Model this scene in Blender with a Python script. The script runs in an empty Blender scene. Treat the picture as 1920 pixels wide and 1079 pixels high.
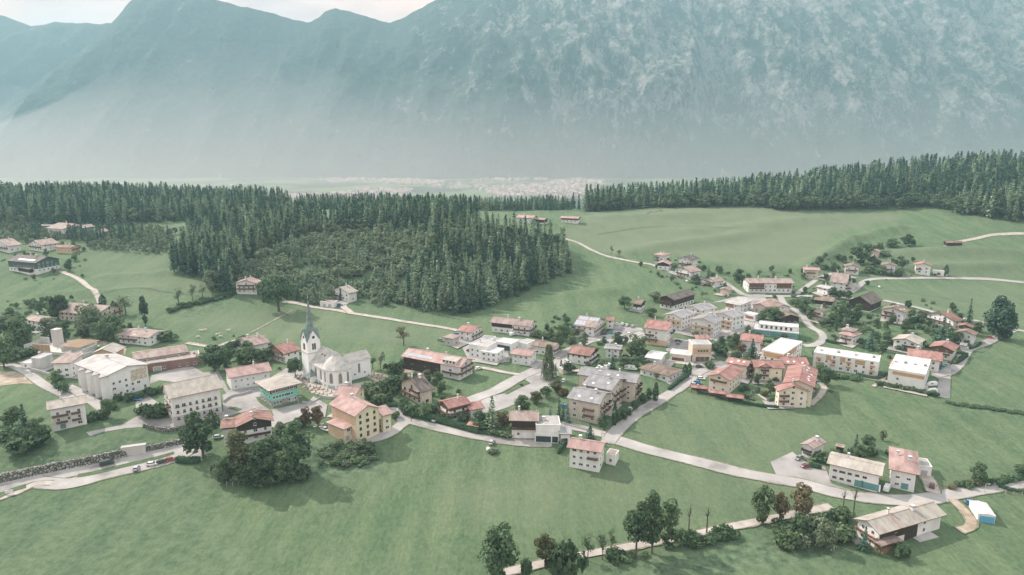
import bpy, bmesh, math, random
import numpy as np
from mathutils import Vector, Matrix
from mathutils.geometry import delaunay_2d_cdt

# ------------------------------------------------------------------ camera, sky, sun, exposure
SC = bpy.context.scene
COL = SC.collection
F = 1274.0; CU = 960.0; CV = 539.5            # focal length in photo pixels, principal point
PITCH = math.radians(12.4); ZC = 120.0
cam_d = bpy.data.cameras.new("camera"); CAM = bpy.data.objects.new("camera", cam_d); COL.objects.link(CAM)
CAM.location = (0, 0, ZC); CAM.rotation_euler = (math.pi/2 - PITCH, 0, 0)
cam_d.sensor_width = 36.0; cam_d.lens = F/1920*36; cam_d.clip_start = 1.0; cam_d.clip_end = 40000
SC.camera = CAM
SC.cycles.use_denoising = True; SC.cycles.use_adaptive_sampling = False
SC.cycles.volume_bounces = 2; SC.cycles.max_bounces = 6; SC.cycles.transparent_max_bounces = 8
SC.cycles.sample_clamp_indirect = 4.0

SUN_DIR = Vector((-0.83, 0.56, 0)).normalized(); SUN_EL = math.radians(41)
SUN_VEC = Vector((SUN_DIR.x*math.cos(SUN_EL), SUN_DIR.y*math.cos(SUN_EL), math.sin(SUN_EL)))
sd = bpy.data.lights.new("sun", 'SUN'); sun = bpy.data.objects.new("sun", sd); COL.objects.link(sun)
sd.energy = 4.3; sd.angle = math.radians(0.5); sd.color = (1.0, 0.885, 0.80)
sun.rotation_euler = SUN_VEC.to_track_quat('Z', 'Y').to_euler(); sun.location = (-300, 300, 900)

W = bpy.data.worlds.new("World"); SC.world = W; W.use_nodes = True
nt = W.node_tree; N = nt.nodes; Lk = nt.links
N.clear()
out = N.new('ShaderNodeOutputWorld'); bg = N.new('ShaderNodeBackground')
sky = N.new('ShaderNodeTexSky'); sky.sky_type = 'NISHITA'; sky.sun_disc = False
sky.sun_elevation = SUN_EL; sky.sun_rotation = math.atan2(SUN_DIR.x, SUN_DIR.y)
sky.altitude = 600; sky.air_density = 1.0; sky.dust_density = 2.5
bg.inputs['Strength'].default_value = 0.15
# thin high cloud over most of the sky
tc = N.new('ShaderNodeTexCoord'); mp = N.new('ShaderNodeMapping'); mp.inputs['Scale'].default_value = (1.6, 1.6, 6.0)
no = N.new('ShaderNodeTexNoise'); no.inputs['Scale'].default_value = 2.6; no.inputs['Detail'].default_value = 7
rp = N.new('ShaderNodeValToRGB'); rp.color_ramp.elements[0].position = .30; rp.color_ramp.elements[0].color = (.60, .60, .60, 1)
rp.color_ramp.elements[1].position = .62; rp.color_ramp.elements[1].color = (.97, .97, .97, 1)
mx = N.new('ShaderNodeMix'); mx.data_type = 'RGBA'
no2 = N.new('ShaderNodeTexNoise'); no2.inputs['Scale'].default_value = 5.0; no2.inputs['Detail'].default_value = 6
rp2 = N.new('ShaderNodeValToRGB'); rp2.color_ramp.elements[0].position = .32; rp2.color_ramp.elements[0].color = (5.8, 5.65, 5.5, 1)
rp2.color_ramp.elements[1].position = .60; rp2.color_ramp.elements[1].color = (8.3, 8.0, 7.7, 1)
Lk.new(tc.outputs['Generated'], mp.inputs['Vector']); Lk.new(mp.outputs['Vector'], no.inputs['Vector'])
Lk.new(mp.outputs['Vector'], no2.inputs['Vector']); Lk.new(no2.outputs['Fac'], rp2.inputs['Fac'])
Lk.new(no.outputs['Fac'], rp.inputs['Fac']); Lk.new(rp.outputs['Color'], mx.inputs[0])
Lk.new(sky.outputs['Color'], mx.inputs[6]); Lk.new(rp2.outputs['Color'], mx.inputs[7])
sz = N.new('ShaderNodeSeparateXYZ'); Lk.new(tc.outputs['Generated'], sz.inputs[0])
lo = N.new('ShaderNodeMapRange'); lo.inputs['From Min'].default_value = .16; lo.inputs['From Max'].default_value = .42; lo.inputs['To Min'].default_value = 1; lo.inputs['To Max'].default_value = 0
Lk.new(sz.outputs['Z'], lo.inputs['Value'])
bank = N.new('ShaderNodeMix'); bank.data_type = 'RGBA'; bank.blend_type = 'MULTIPLY'; bank.inputs[7].default_value = (.84, .575, .49, 1)
Lk.new(lo.outputs['Result'], bank.inputs[0]); Lk.new(rp2.outputs['Color'], bank.inputs[6]); Lk.new(bank.outputs[2], mx.inputs[7])
Lk.new(mx.outputs[2], bg.inputs['Color']); Lk.new(bg.outputs['Background'], out.inputs['Surface'])
SC.view_settings.view_transform = 'Standard'; SC.view_settings.look = 'None'
SC.view_settings.exposure = 0.76; SC.view_settings.gamma = 1.0

# ------------------------------------------------------------------ small helpers
RNG = random.Random(7); NR = np.random.RandomState(11)
sP, cP = math.sin(PITCH), math.cos(PITCH)
def ray(u, v):
    x = (u - CU)/F; y = -(v - CV)/F
    return Vector((x, cP + y*sP, -sP + y*cP))
def at_height(u, v, z):
    d = ray(u, v); t = (z - ZC)/d.z
    return Vector((d.x*t, d.y*t, z))
def tag(o, label=None, cat=None, group=None, kind=None):
    if label: o['label'] = label
    if cat: o['category'] = cat
    if group: o['group'] = group
    if kind: o['kind'] = kind
    return o
def empty(name, loc, rz=0.0):
    o = bpy.data.objects.new(name, None); COL.objects.link(o)
    o.location = loc; o.rotation_euler = (0, 0, rz); o.empty_display_size = 1
    return o
def link_mesh(name, me, parent=None, loc=None, rz=None):
    o = bpy.data.objects.new(name, me); COL.objects.link(o)
    if parent is not None: o.parent = parent
    if loc is not None: o.location = loc
    if rz is not None: o.rotation_euler = (0, 0, rz)
    return o
class MB:
    """collects faces of several shapes and links them as one mesh object"""
    def __init__(s): s.v = []; s.f = []; s.m = []; s.mats = []
    def mi(s, mat):
        if mat not in s.mats: s.mats.append(mat)
        return s.mats.index(mat)
    def face(s, pts, mat):
        i = len(s.v); s.v += [tuple(p) for p in pts]; s.f.append(list(range(i, i+len(pts)))); s.m.append(s.mi(mat))
    def poly(s, verts, faces, mat):
        i = len(s.v); s.v += [tuple(p) for p in verts]; k = s.mi(mat)
        for f in faces: s.f.append([i+j for j in f]); s.m.append(k)
    def box(s, x0, x1, y0, y1, z0, z1, mat, M=None):
        vs = [Vector((x, y, z)) for z in (z0, z1) for y in (y0, y1) for x in (x0, x1)]
        if M is not None: vs = [M @ p for p in vs]
        s.poly(vs, [(0,2,3,1), (4,5,7,6), (0,1,5,4), (2,6,7,3), (0,4,6,2), (1,3,7,5)], mat)
    def prism(s, ring, z0, z1, mat):
        n = len(ring)
        vs = [(x, y, z0) for x, y in ring] + [(x, y, z1) for x, y in ring]
        s.poly(vs, [tuple(range(n))[::-1], tuple(range(n, 2*n))] + [(i, (i+1) % n, n+(i+1) % n, n+i) for i in range(n)], mat)
    def tube(s, a, b, r0, r1, mat, n=7):
        a = Vector(a); b = Vector(b); d = (b-a).normalized()
        q = d.orthogonal().normalized(); w = d.cross(q)
        vs = [a + (q*math.cos(t)+w*math.sin(t))*r0 for t in [2*math.pi*i/n for i in range(n)]]
        vs += [b + (q*math.cos(t)+w*math.sin(t))*r1 for t in [2*math.pi*i/n for i in range(n)]]
        s.poly(vs, [tuple(range(n))[::-1], tuple(range(n, 2*n))] + [(i, (i+1) % n, n+(i+1) % n, n+i) for i in range(n)], mat)
    def ball(s, c, rx, ry, rz, mat, nu=10, nv=6):
        vs = [(c[0], c[1], c[2]-rz)]; fs = []
        for j in range(1, nv):
            p = -math.pi/2 + math.pi*j/nv
            for i in range(nu):
                t = 2*math.pi*i/nu
                vs.append((c[0]+rx*math.cos(p)*math.cos(t), c[1]+ry*math.cos(p)*math.sin(t), c[2]+rz*math.sin(p)))
        vs.append((c[0], c[1], c[2]+rz)); top = len(vs)-1
        for i in range(nu):
            fs.append((0, 1+(i+1) % nu, 1+i)); fs.append((top, top-nu+i, top-nu+(i+1) % nu))
            for j in range(nv-2):
                a = 1+j*nu; fs.append((a+i, a+(i+1) % nu, a+nu+(i+1) % nu, a+nu+i))
        s.poly(vs, fs, mat)
    def mesh(s, name):
        me = bpy.data.meshes.new(name); me.from_pydata(s.v, [], s.f)
        for m in s.mats: me.materials.append(m)
        me.polygons.foreach_set('material_index', s.m); me.update()
        return me
    def build(s, name, parent=None, loc=None, rz=None):
        return link_mesh(name, s.mesh(name), parent, loc, rz)

# ------------------------------------------------------------------ materials
def principled(name, col, rough=.8, spec=.3):
    m = bpy.data.materials.new(name); m.use_nodes = True
    b = m.node_tree.nodes['Principled BSDF']
    b.inputs['Base Color'].default_value = (*col, 1); b.inputs['Roughness'].default_value = rough
    b.inputs['Specular IOR Level'].default_value = spec
    return m, m.node_tree, b
def noisy(name, cols, scale, rough=.85, detail=5, coords='Object', stretch=(1, 1, 1), spec=.25, bump=0, bscale=None, pos=None, rnd=0.0):
    """a colour ramp over noise: weathering, tufts, streaks"""
    m, t, b = principled(name, cols[0], rough, spec)
    tc = t.nodes.new('ShaderNodeTexCoord'); mp = t.nodes.new('ShaderNodeMapping'); mp.inputs['Scale'].default_value = stretch
    no = t.nodes.new('ShaderNodeTexNoise'); no.inputs['Scale'].default_value = scale; no.inputs['Detail'].default_value = detail
    no.inputs['Roughness'].default_value = .62
    rp = t.nodes.new('ShaderNodeValToRGB'); e = rp.color_ramp.elements
    n = len(cols); pos = pos or [.32 + .36*i/(n-1) for i in range(n)]
    while len(e) < n: e.new(.5)
    for i in range(n): e[i].position = pos[i]; e[i].color = (*cols[i], 1)
    t.links.new(tc.outputs[coords], mp.inputs['Vector']); t.links.new(mp.outputs['Vector'], no.inputs['Vector'])
    t.links.new(no.outputs['Fac'], rp.inputs['Fac'])
    last = rp.outputs['Color']
    if rnd:
        oi = t.nodes.new('ShaderNodeObjectInfo'); hs = t.nodes.new('ShaderNodeHueSaturation')
        ma = t.nodes.new('ShaderNodeMapRange'); ma.inputs['To Min'].default_value = 1-rnd; ma.inputs['To Max'].default_value = 1+rnd
        t.links.new(oi.outputs['Random'], ma.inputs['Value']); t.links.new(ma.outputs['Result'], hs.inputs['Value'])
        t.links.new(last, hs.inputs['Color']); last = hs.outputs['Color']
    t.links.new(last, b.inputs['Base Color'])
    if bump:
        nb = t.nodes.new('ShaderNodeTexNoise'); nb.inputs['Scale'].default_value = bscale or scale*4; nb.inputs['Detail'].default_value = 4
        bp = t.nodes.new('ShaderNodeBump'); bp.inputs['Strength'].default_value = bump; bp.inputs['Distance'].default_value = .3
        t.links.new(mp.outputs['Vector'], nb.inputs['Vector'])
        t.links.new(nb.outputs['Fac'], bp.inputs['Height']); t.links.new(bp.outputs['Normal'], b.inputs['Normal'])
    return m
def mixnode(t, fac, a, b):
    n = t.nodes.new('ShaderNodeMix'); n.data_type = 'RGBA'
    for s, x in ((0, fac), (6, a), (7, b)):
        if isinstance(x, (int, float)): n.inputs[s].default_value = x
        elif isinstance(x, tuple): n.inputs[s].default_value = (*x, 1)
        else: t.links.new(x, n.inputs[s])
    return n.outputs[2]
def ramp(t, fac, a, b):
    n = t.nodes.new('ShaderNodeMapRange'); n.clamp = True
    n.inputs['From Min'].default_value = a; n.inputs['From Max'].default_value = b
    t.links.new(fac, n.inputs['Value']); return n.outputs['Result']
def noise(t, vec, scale, detail=5, rough=.6, dist=0.0):
    n = t.nodes.new('ShaderNodeTexNoise'); n.inputs['Scale'].default_value = scale; n.inputs['Detail'].default_value = detail
    n.inputs['Roughness'].default_value = rough; n.inputs['Distortion'].default_value = dist
    t.links.new(vec, n.inputs['Vector']); return n.outputs['Fac']
def mapped(t, vec, scale, rot=(0, 0, 0)):
    n = t.nodes.new('ShaderNodeMapping'); n.inputs['Scale'].default_value = scale; n.inputs['Rotation'].default_value = rot
    t.links.new(vec, n.inputs['Vector']); return n.outputs['Vector']

# ------------------------------------------------------------------ terrain heights
PTS = [  # photo pixel u, v and the height of the ground seen there
 (100,1075,-9),(500,1075,-9),(900,1075,-9),(1300,1075,-9),(1800,1075,-9.5),(100,970,-8),(400,960,-8),(700,960,-8),(1000,940,-7),(1300,960,-8),
 (0,925,-6.5),(200,875,-6),(330,845,-5),(70,815,-.5),(150,814,-.2),(250,800,0),(115,790,.3),(230,775,.5),(330,785,.3),(60,740,1.5),(200,740,1),(320,730,1),(450,770,.3),
 (520,760,0),(600,745,.3),(640,720,1),(560,905,-6.5),(430,905,-6),(500,815,-.8),(620,822,-1.6),(735,806,-1.6),(640,850,-4),(760,850,-5),
 (780,793,-1.5),(900,818,-3),(1000,828,-3),(1080,890,-5.5),(1140,830,-2.5),(1250,850,-3.5),(1400,885,-5),(1560,920,-6.5),(1700,940,-7),(1900,915,-7),(1900,1000,-9),(1600,1040,-9),
 (1300,770,-1.5),(1500,820,-4),(1700,830,-5),(1870,850,-6),(1580,770,-2),(1750,740,-1),(1880,700,0),(800,760,0),(950,760,0),(1000,700,0),(1150,700,0),(1250,690,.5),(1400,690,.5),(1550,690,0),(1700,690,0),
 (850,650,1),(1000,640,1),(1150,640,1),(1300,640,2),(1450,620,3),(1600,620,3),(1750,620,3),(1880,630,2),(700,650,1),(650,600,2),(450,620,2),(350,630,2),(250,640,2),(100,640,3),(30,680,2),
 (550,570,5),(760,580,4),(880,600,2),(1000,585,3),(1100,570,6),(1200,570,5),(450,570,6),(300,560,8),(150,590,5),(50,570,7),(200,500,15),(330,490,17),(60,520,12),(60,490,17),(150,475,20),(300,465,22),
 (250,425,30),(30,420,32),(400,420,32),(1090,520,10),(1180,530,10),(1250,520,11),(1330,530,9),(1300,560,6),(1400,560,5),(1500,560,5),(1150,490,14),(1050,450,24),(1100,462,20),(1200,492,14),(1250,470,18),
 (1400,480,16),(1540,490,14),(1200,430,29),(1350,430,28),(1500,420,33),(1650,430,31),(1300,395,40),(1500,395,42),(1150,400,37),(1700,400,42),(1900,415,41),(1790,455,27),(1900,450,27),(1700,480,19),(1880,490,17),
 (1600,490,15),(1650,525,8),(1900,527,7),(1800,570,4),(1700,560,4.5),(1060,412,35),(1000,415,34),(860,590,1),(700,560,6),(960,555,5),(1065,512,10),(880,445,40),(650,470,28),(760,440,38),(980,450,34),
 (500,450,33),(600,430,36),(700,520,14)]
WPTS = [(-500,850,40),(-200,900,30),(0,900,26),(-700,800,40),(-650,700,32),(545,780,66),(650,760,70),(370,880,51),(127,850,34),(700,700,52),(750,850,72),(500,1000,60),(200,1000,20),(-200,1050,4),(-600,1050,20),
 (-400,250,-3),(400,250,-9),(-520,400,6),(550,450,3),(650,550,10),(-650,550,18),(0,90,-9),(-220,90,-9),(220,90,-9),(450,60,-9),(-450,60,-9)]
cp = [tuple(at_height(*p)) for p in PTS] + WPTS
CP = np.array(cp); S = 100.0
def tps(r2): return np.where(r2 > 0, r2*np.log(np.maximum(r2, 1e-12))*.5, 0)
def _fit():
    X = CP[:, :2]/S; n = len(X)
    K = tps(((X[:, None]-X[None])**2).sum(2)) + np.eye(n)*.004
    P = np.hstack([np.ones((n, 1)), X]); A = np.zeros((n+3, n+3)); A[:n, :n] = K; A[:n, n:] = P; A[n:, :n] = P.T
    return np.linalg.solve(A, np.concatenate([CP[:, 2], np.zeros(3)]))
WTS = _fit()
def lattice(seed, n=256):
    return np.random.RandomState(seed).rand(n, n)
LAT = [lattice(i) for i in range(6)]
def vnoise(x, y, k=0):
    L = LAT[k]; n = L.shape[0]
    xi = np.floor(x).astype(int); yi = np.floor(y).astype(int); fx = x-xi; fy = y-yi
    fx = fx*fx*(3-2*fx); fy = fy*fy*(3-2*fy)
    a = L[xi % n, yi % n]; b = L[(xi+1) % n, yi % n]; c = L[xi % n, (yi+1) % n]; d = L[(xi+1) % n, (yi+1) % n]
    return (a*(1-fx)+b*fx)*(1-fy) + (c*(1-fx)+d*fx)*fy
def fbm(x, y, o=5, k=0, g=.5):
    r = 0; a = 1; t = 0
    for i in range(o):
        r = r + a*vnoise(x*2**i+i*17.3, y*2**i+i*9.1, (k+i) % 6); t += a; a *= g
    return r/t
def fold(u0, v0, z0, u1, v1, z1, am, wd): p, q = at_height(u0, v0, z0), at_height(u1, v1, z1); return (p.x, p.y, q.x, q.y, am, wd)
FOLDS = [fold(1500, 505, 13, 1600, 460, 20, 6.0, 9), fold(1590, 465, 19, 1700, 432, 30, 5.5, 10), fold(1650, 482, 17, 1930, 474, 21, 3.5, 10), fold(1160, 475, 17, 1440, 436, 27, 4.6, 13), fold(1250, 440, 25, 1560, 415, 34, 4.0, 16), fold(1640, 505, 13, 1930, 496, 16, 3.6, 8), fold(160, 520, 13, 420, 512, 13, 2.4, 10), fold(1030, 560, 6, 1180, 545, 8, 3.0, 10), fold(1100, 415, 32, 1330, 402, 38, 3.5, 14), fold(60, 560, 6, 300, 548, 8, 2.2, 9)]
def height_raw(x, y):
    x = np.asarray(x, float); y = np.asarray(y, float); xs = np.clip(x, -760, 800); ys = np.clip(y, 60, 1080)
    h = np.full(x.shape, WTS[-3]) + WTS[-2]*xs/S + WTS[-1]*ys/S
    for i in range(len(CP)):
        h = h + WTS[i]*tps((xs/S-CP[i, 0]/S)**2 + (ys/S-CP[i, 1]/S)**2)
    h = np.clip(h, -12, 80)
    h = h + (fbm(x/30, y/30, 3, 2)-.5)*.8*np.clip((y-150)/300, .3, 1)
    for ax, ay, bx, by, am, wd in FOLDS:       # old field banks
        dx, dy = bx-ax, by-ay; L2 = dx*dx+dy*dy; q = np.clip(((x-ax)*dx+(y-ay)*dy)/L2, 0, 1); dd = np.hypot(x-ax-q*dx, y-ay-q*dy)
        h = h + am*np.exp(-(dd/wd)**2)*np.clip(np.minimum(q, 1-q)*5, 0, 1)**.5
    t = np.clip((y-960)/520, 0, 1); t = t*t*(3-2*t)
    far = -80 + (fbm(x/400, y/400, 3, 1)-.5)*16
    return h*(1-t) + far*t
def axis(lo, hi, fine_lo, fine_hi, step, g=1.12):
    a = list(np.arange(fine_lo, fine_hi+.01, step)); d = step; v = a[-1]
    while v < hi: d *= g; v += d; a.append(v)
    d = step; v = a[0]; pre = []
    while v > lo: d *= g; v -= d; pre.append(v)
    return np.array(pre[::-1] + a)
GX = axis(-6600, 6600, -420, 460, 2.5); GY = axis(-500, 5200, 140, 820, 2.5)
HX, HY = np.meshgrid(GX, GY, indexing='ij')
HZ = height_raw(HX, HY)
def terrain(x, y):
    x = np.asarray(x, float); y = np.asarray(y, float)
    i = np.clip(np.searchsorted(GX, x)-1, 0, len(GX)-2); j = np.clip(np.searchsorted(GY, y)-1, 0, len(GY)-2)
    fx = np.clip((x-GX[i])/(GX[i+1]-GX[i]), 0, 1); fy = np.clip((y-GY[j])/(GY[j+1]-GY[j]), 0, 1)
    return (HZ[i, j]*(1-fx)+HZ[i+1, j]*fx)*(1-fy) + (HZ[i, j+1]*(1-fx)+HZ[i+1, j+1]*fx)*fy
def tz(x, y): return float(terrain(x, y))
TT = np.concatenate([np.linspace(120, 1100, 700), np.linspace(1105, 6000, 500)])
def ground(u, v):
    d = ray(u, v); k = TT/d.y
    z = ZC + d.z*k; h = terrain(d.x*k, d.y*k); below = np.nonzero(z < h)[0]
    if len(below) == 0: return at_height(u, max(v, 350), -80)
    i = below[0]; a = k[max(i-1, 0)]; b = k[i]
    for _ in range(14):
        m = (a+b)/2
        if ZC + d.z*m < tz(d.x*m, d.y*m): b = m
        else: a = m
    return Vector((d.x*b, d.y*b, tz(d.x*b, d.y*b)))
def ppm(p):
    """photo pixels per metre (upright) near a world point"""
    return F/(p - Vector((0, 0, ZC))).length

# ------------------------------------------------------------------ the ground sheet
def ground_material():
    m, t, b = principled("meadow_grass", (0.144, 0.202, 0.106), .95, .1)
    tc = t.nodes.new('ShaderNodeTexCoord'); P = tc.outputs['Object']
    n1 = noise(t, P, .011, 4); n2 = noise(t, P, .06, 5); n3 = noise(t, P, .55, 5, .7)
    n4 = noise(t, mapped(t, P, (0.144, 0.014, 0.151), (0, 0, .5)), 1.0, 4, .6)      # mowing direction
    n5 = noise(t, mapped(t, P, (.9, .25, 1), (0, 0, .2)), 1.0, 5, .75)
    c = mixnode(t, ramp(t, n1, .41, .58), (0.070, 0.124, 0.063), (0.111, 0.172, 0.087))
    c = mixnode(t, ramp(t, n2, .44, .64), c, (0.140, 0.182, 0.100))
    c2 = mixnode(t, ramp(t, n3, .38, .68), (0.041, 0.079, 0.042), (0.171, 0.222, 0.127))
    c = mixnode(t, .48, c, c2)
    c = mixnode(t, .32, c, mixnode(t, ramp(t, n4, .4, .6), (0.057, 0.101, 0.054), (0.170, 0.209, 0.117)))
    c = mixnode(t, .25, c, mixnode(t, ramp(t, n5, .4, .62), (0.041, 0.082, 0.048), (0.170, 0.215, 0.124)))
    at = t.nodes.new('ShaderNodeAttribute'); at.attribute_name = 'mown'      # cut fields are paler
    c = mixnode(t, at.outputs['Fac'], c, mixnode(t, ramp(t, n2, .3, .7), (0.138, 0.170, 0.105), (0.163, 0.188, 0.127)))
    at2 = t.nodes.new('ShaderNodeAttribute'); at2.attribute_name = 'rough'   # tall weeds and unmown banks
    w = noise(t, P, .30, 6, .72)
    c = mixnode(t, at2.outputs['Fac'], c, mixnode(t, ramp(t, w, .38, .62), (0.034, 0.068, 0.042), (0.151, 0.202, 0.122)))
    at3 = t.nodes.new('ShaderNodeAttribute'); at3.attribute_name = 'valley'
    vn = noise(t, P, .0045, 4, .55)
    c = mixnode(t, at3.outputs['Fac'], c, mixnode(t, ramp(t, vn, .48, .54), (.13, .17, .085), (.040, .065, .040)))
    t.links.new(c, b.inputs['Base Color'])
    bn = noise(t, P, .9, 6, .75); bp = t.nodes.new('ShaderNodeBump'); bp.inputs['Strength'].default_value = .75; bp.inputs['Distance'].default_value = .55
    t.links.new(bn, bp.inputs['Height']); t.links.new(bp.outputs['Normal'], b.inputs['Normal'])
    return m
M_GRASS = ground_material()
def inside(poly, x, y):
    r = np.zeros(x.shape, bool); n = len(poly); j = n-1
    for i in range(n):
        xi, yi = poly[i]; xj, yj = poly[j]
        c = ((yi > y) != (yj > y)) & (x < (xj-xi)*(y-yi)/((yj-yi) or 1e-9)+xi); r ^= c; j = i
    return r
def gpoly(pix): return [(p.x, p.y) for p in (ground(*q) for q in pix)]
nx, ny = len(GX), len(GY)
verts = np.stack([HX, HY, HZ], -1).reshape(-1, 3)
ii, jj = np.meshgrid(np.arange(nx-1), np.arange(ny-1), indexing='ij')
a = (ii*ny+jj).ravel(); quads = np.stack([a, a+ny, a+ny+1, a+1], -1)
gm = bpy.data.meshes.new("ground"); gm.vertices.add(len(verts)); gm.vertices.foreach_set('co', verts.ravel())
gm.loops.add(quads.size); gm.loops.foreach_set('vertex_index', quads.ravel().astype(np.int32))
gm.polygons.add(len(quads)); gm.polygons.foreach_set('loop_start', np.arange(0, quads.size, 4, dtype=np.int32))
gm.polygons.foreach_set('loop_total', np.full(len(quads), 4, np.int32)); gm.update(); gm.validate()
gm.polygons.foreach_set('use_smooth', np.ones(len(quads), bool))
gm.materials.append(M_GRASS)
def soft_mask(polys, soft=3.0, wob=5.0):
    w = np.zeros(HX.shape)
    wx = HX + (fbm(HX/9, HY/9, 3, 3)-.5)*wob*2; wy = HY + (fbm(HX/9+40, HY/9, 3, 4)-.5)*wob*2
    for k, poly in polys:
        w = np.maximum(w, k*inside(poly, wx, wy))
    for _ in range(int(soft)):
        w[1:-1, 1:-1] = (w[1:-1, 1:-1]*2+w[:-2, 1:-1]+w[2:, 1:-1]+w[1:-1, :-2]+w[1:-1, 2:])/6
    return w
MOWN = [(.75, gpoly([(1045,447),(1110,400),(1200,388),(1420,390),(1700,402),(1560,440),(1540,475),(1420,505),(1240,470),(1150,478)])),
        (.45, gpoly([(300,590),(560,575),(850,612),(830,650),(600,640),(420,630)])), (.35, gpoly([(160,480),(330,480),(420,545),(240,570),(200,560)])),
        (.4, gpoly([(1480,500),(1650,470),(1900,470),(1915,520),(1640,520)])), (.35, gpoly([(1660,540),(1910,535),(1910,620),(1800,610),(1600,560)])),
        (.30, gpoly([(1000,870),(1350,860),(1560,930),(1400,970),(1100,1010),(900,980),(780,900)])), (.3, gpoly([(1290,740),(1460,770),(1700,850),(1420,880),(1170,825)]))]
ROUGH = [(.9, gpoly([(560,840),(640,820),(700,850),(730,880),(620,900),(560,880)])), (.55, gpoly([(0,830),(180,820),(330,800),(345,815),(200,850),(0,890)])),
         (.8, gpoly([(1000,1079),(1500,990),(1600,975),(1640,1010),(1600,1060),(1300,1079)])), (.7, gpoly([(1780,755),(1919,765),(1919,785),(1780,768)])),
         (.55, gpoly([(330,590),(440,560),(445,570),(340,600)])), (.35, gpoly([(0,930),(100,925),(330,880),(400,900),(500,1079),(0,1079)])), (.4, gpoly([(1650,880),(1880,870),(1880,890),(1720,905)])),
         (.5, gpoly([(500,420),(900,420),(1070,510),(860,590),(560,570),(420,540),(330,500),(370,440)]))]
for nm, arr in (("mown", soft_mask(MOWN, 14)), ("rough", soft_mask(ROUGH)), ("valley", np.clip((HY-1150)/250, 0, 1))):
    A = gm.attributes.new(nm, 'FLOAT', 'POINT'); A.data.foreach_set('value', arr.ravel().astype(np.float32))
g = link_mesh("ground", gm); tag(g, "green alpine meadow sloping up behind the village", kind='structure')

# ------------------------------------------------------------------ mountains
def mountain(name, label, crest, y0, y1, z0, u0, u1, nu, nv, amp, seed, mat, power=1.0):
    us = np.linspace(u0, u1, nu); cu = [c[0] for c in crest]; cv = np.interp(us, cu, [c[1] for c in crest])
    n = fbm(us/9, us*0+3.3, 4, seed); cv = cv + (n-.5)*6.0
    elev = np.array([math.atan2(ray(960, q).z, ray(960, q).y) for q in cv]); top = ZC + y1*np.tan(elev)
    s = np.concatenate([np.linspace(0, 1, nv), [1.03, 1.10, 1.3]])
    S2, U2 = np.meshgrid(s, us, indexing='ij'); TOP = np.broadcast_to(top, S2.shape)
    sc = np.clip(S2, 0, 1)
    Y = y0 + S2*(y1-y0); X = (U2-CU)/F*Y
    Z = z0 + (TOP-z0)*sc**power - np.clip(S2-1, 0, 1)*3000
    env = np.sin(np.pi*np.clip(sc, 0, 1))**.8
    r1 = fbm(X/900, Z/2600+Y/4000, 5, seed, .55); r2 = 1-np.abs(2*fbm(X/420+5, Z/1300, 5, seed+1, .55)-1); r3 = fbm(X/110, Z/190, 4, seed+2, .6); r4 = fbm(X/30, Z/34, 3, seed+3, .65)
    d = (r1-.5)*amp*2.6 + (r2-.6)*amp*1.5 + (r3-.5)*amp*.7 + (r4-.5)*amp*.2
    Y = Y - d*env*1.2; Z = Z + d*env*.25
    V = np.stack([X, Y, Z], -1).reshape(-1, 3); R, Cn = S2.shape
    i, j = np.meshgrid(np.arange(R-1), np.arange(Cn-1), indexing='ij'); a = (i*Cn+j).ravel()
    q = np.stack([a, a+1, a+Cn+1, a+Cn], -1)
    me = bpy.data.meshes.new(name); me.from_pydata(V.tolist(), [], q.tolist()); me.materials.append(mat)
    me.polygons.foreach_set('use_smooth', np.ones(len(q), bool))
    o = link_mesh(name, me); tag(o, label, kind='structure'); return o
def mountain_material():
    m, t, b = principled("mountain_forest_and_rock", (.04, .06, .04), .95, .1)
    tc = t.nodes.new('ShaderNodeTexCoord'); P = tc.outputs['Object']; g = t.nodes.new('ShaderNodeNewGeometry')
    f1 = noise(t, P, .034, 6, .8); f2 = noise(t, P, .0035, 4, .6)
    forest = mixnode(t, ramp(t, f1, .36, .66), (.004, .012, .012), (.060, .088, .056))
    forest = mixnode(t, ramp(t, f2, .42, .62), forest, (.036, .058, .040))
    r1 = noise(t, mapped(t, P, (1, .5, .55)), .0098, 10, .80); r2 = noise(t, mapped(t, P, (1, .2, .3)), .042, 8, .82)
    sx = t.nodes.new('ShaderNodeSeparateXYZ'); t.links.new(P, sx.inputs[0])
    zone = ramp(t, sx.outputs['X'], -900, 500); zz = ramp(t, sx.outputs['Z'], -60, 330)
    mu = t.nodes.new('ShaderNodeMath'); mu.operation = 'MULTIPLY'; t.links.new(zone, mu.inputs[0]); t.links.new(zz, mu.inputs[1])
    sh = t.nodes.new('ShaderNodeMath'); sh.operation = 'MULTIPLY_ADD'; t.links.new(mu.outputs[0], sh.inputs[0]); sh.inputs[1].default_value = .135; t.links.new(r1, sh.inputs[2])
    sh2 = t.nodes.new('ShaderNodeMath'); sh2.operation = 'MULTIPLY_ADD'; t.links.new(r2, sh2.inputs[0]); sh2.inputs[1].default_value = .30; t.links.new(sh.outputs[0], sh2.inputs[2])
    mask = ramp(t, sh2.outputs[0], .75, .82)
    rock = mixnode(t, ramp(t, noise(t, mapped(t, P, (1, 1, .35)), .03, 6, .75), .35, .65), (.11, .108, .10), (.35, .315, .285))
    t.links.new(mixnode(t, mask, forest, rock), b.inputs['Base Color'])
    bp = t.nodes.new('ShaderNodeBump'); bp.inputs['Strength'].default_value = 1.0; bp.inputs['Distance'].default_value = 26
    t.links.new(noise(t, P, .022, 6, .7), bp.inputs['Height']); t.links.new(bp.outputs['Normal'], b.inputs['Normal'])
    return m
M_MOUNT = mountain_material()
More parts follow.
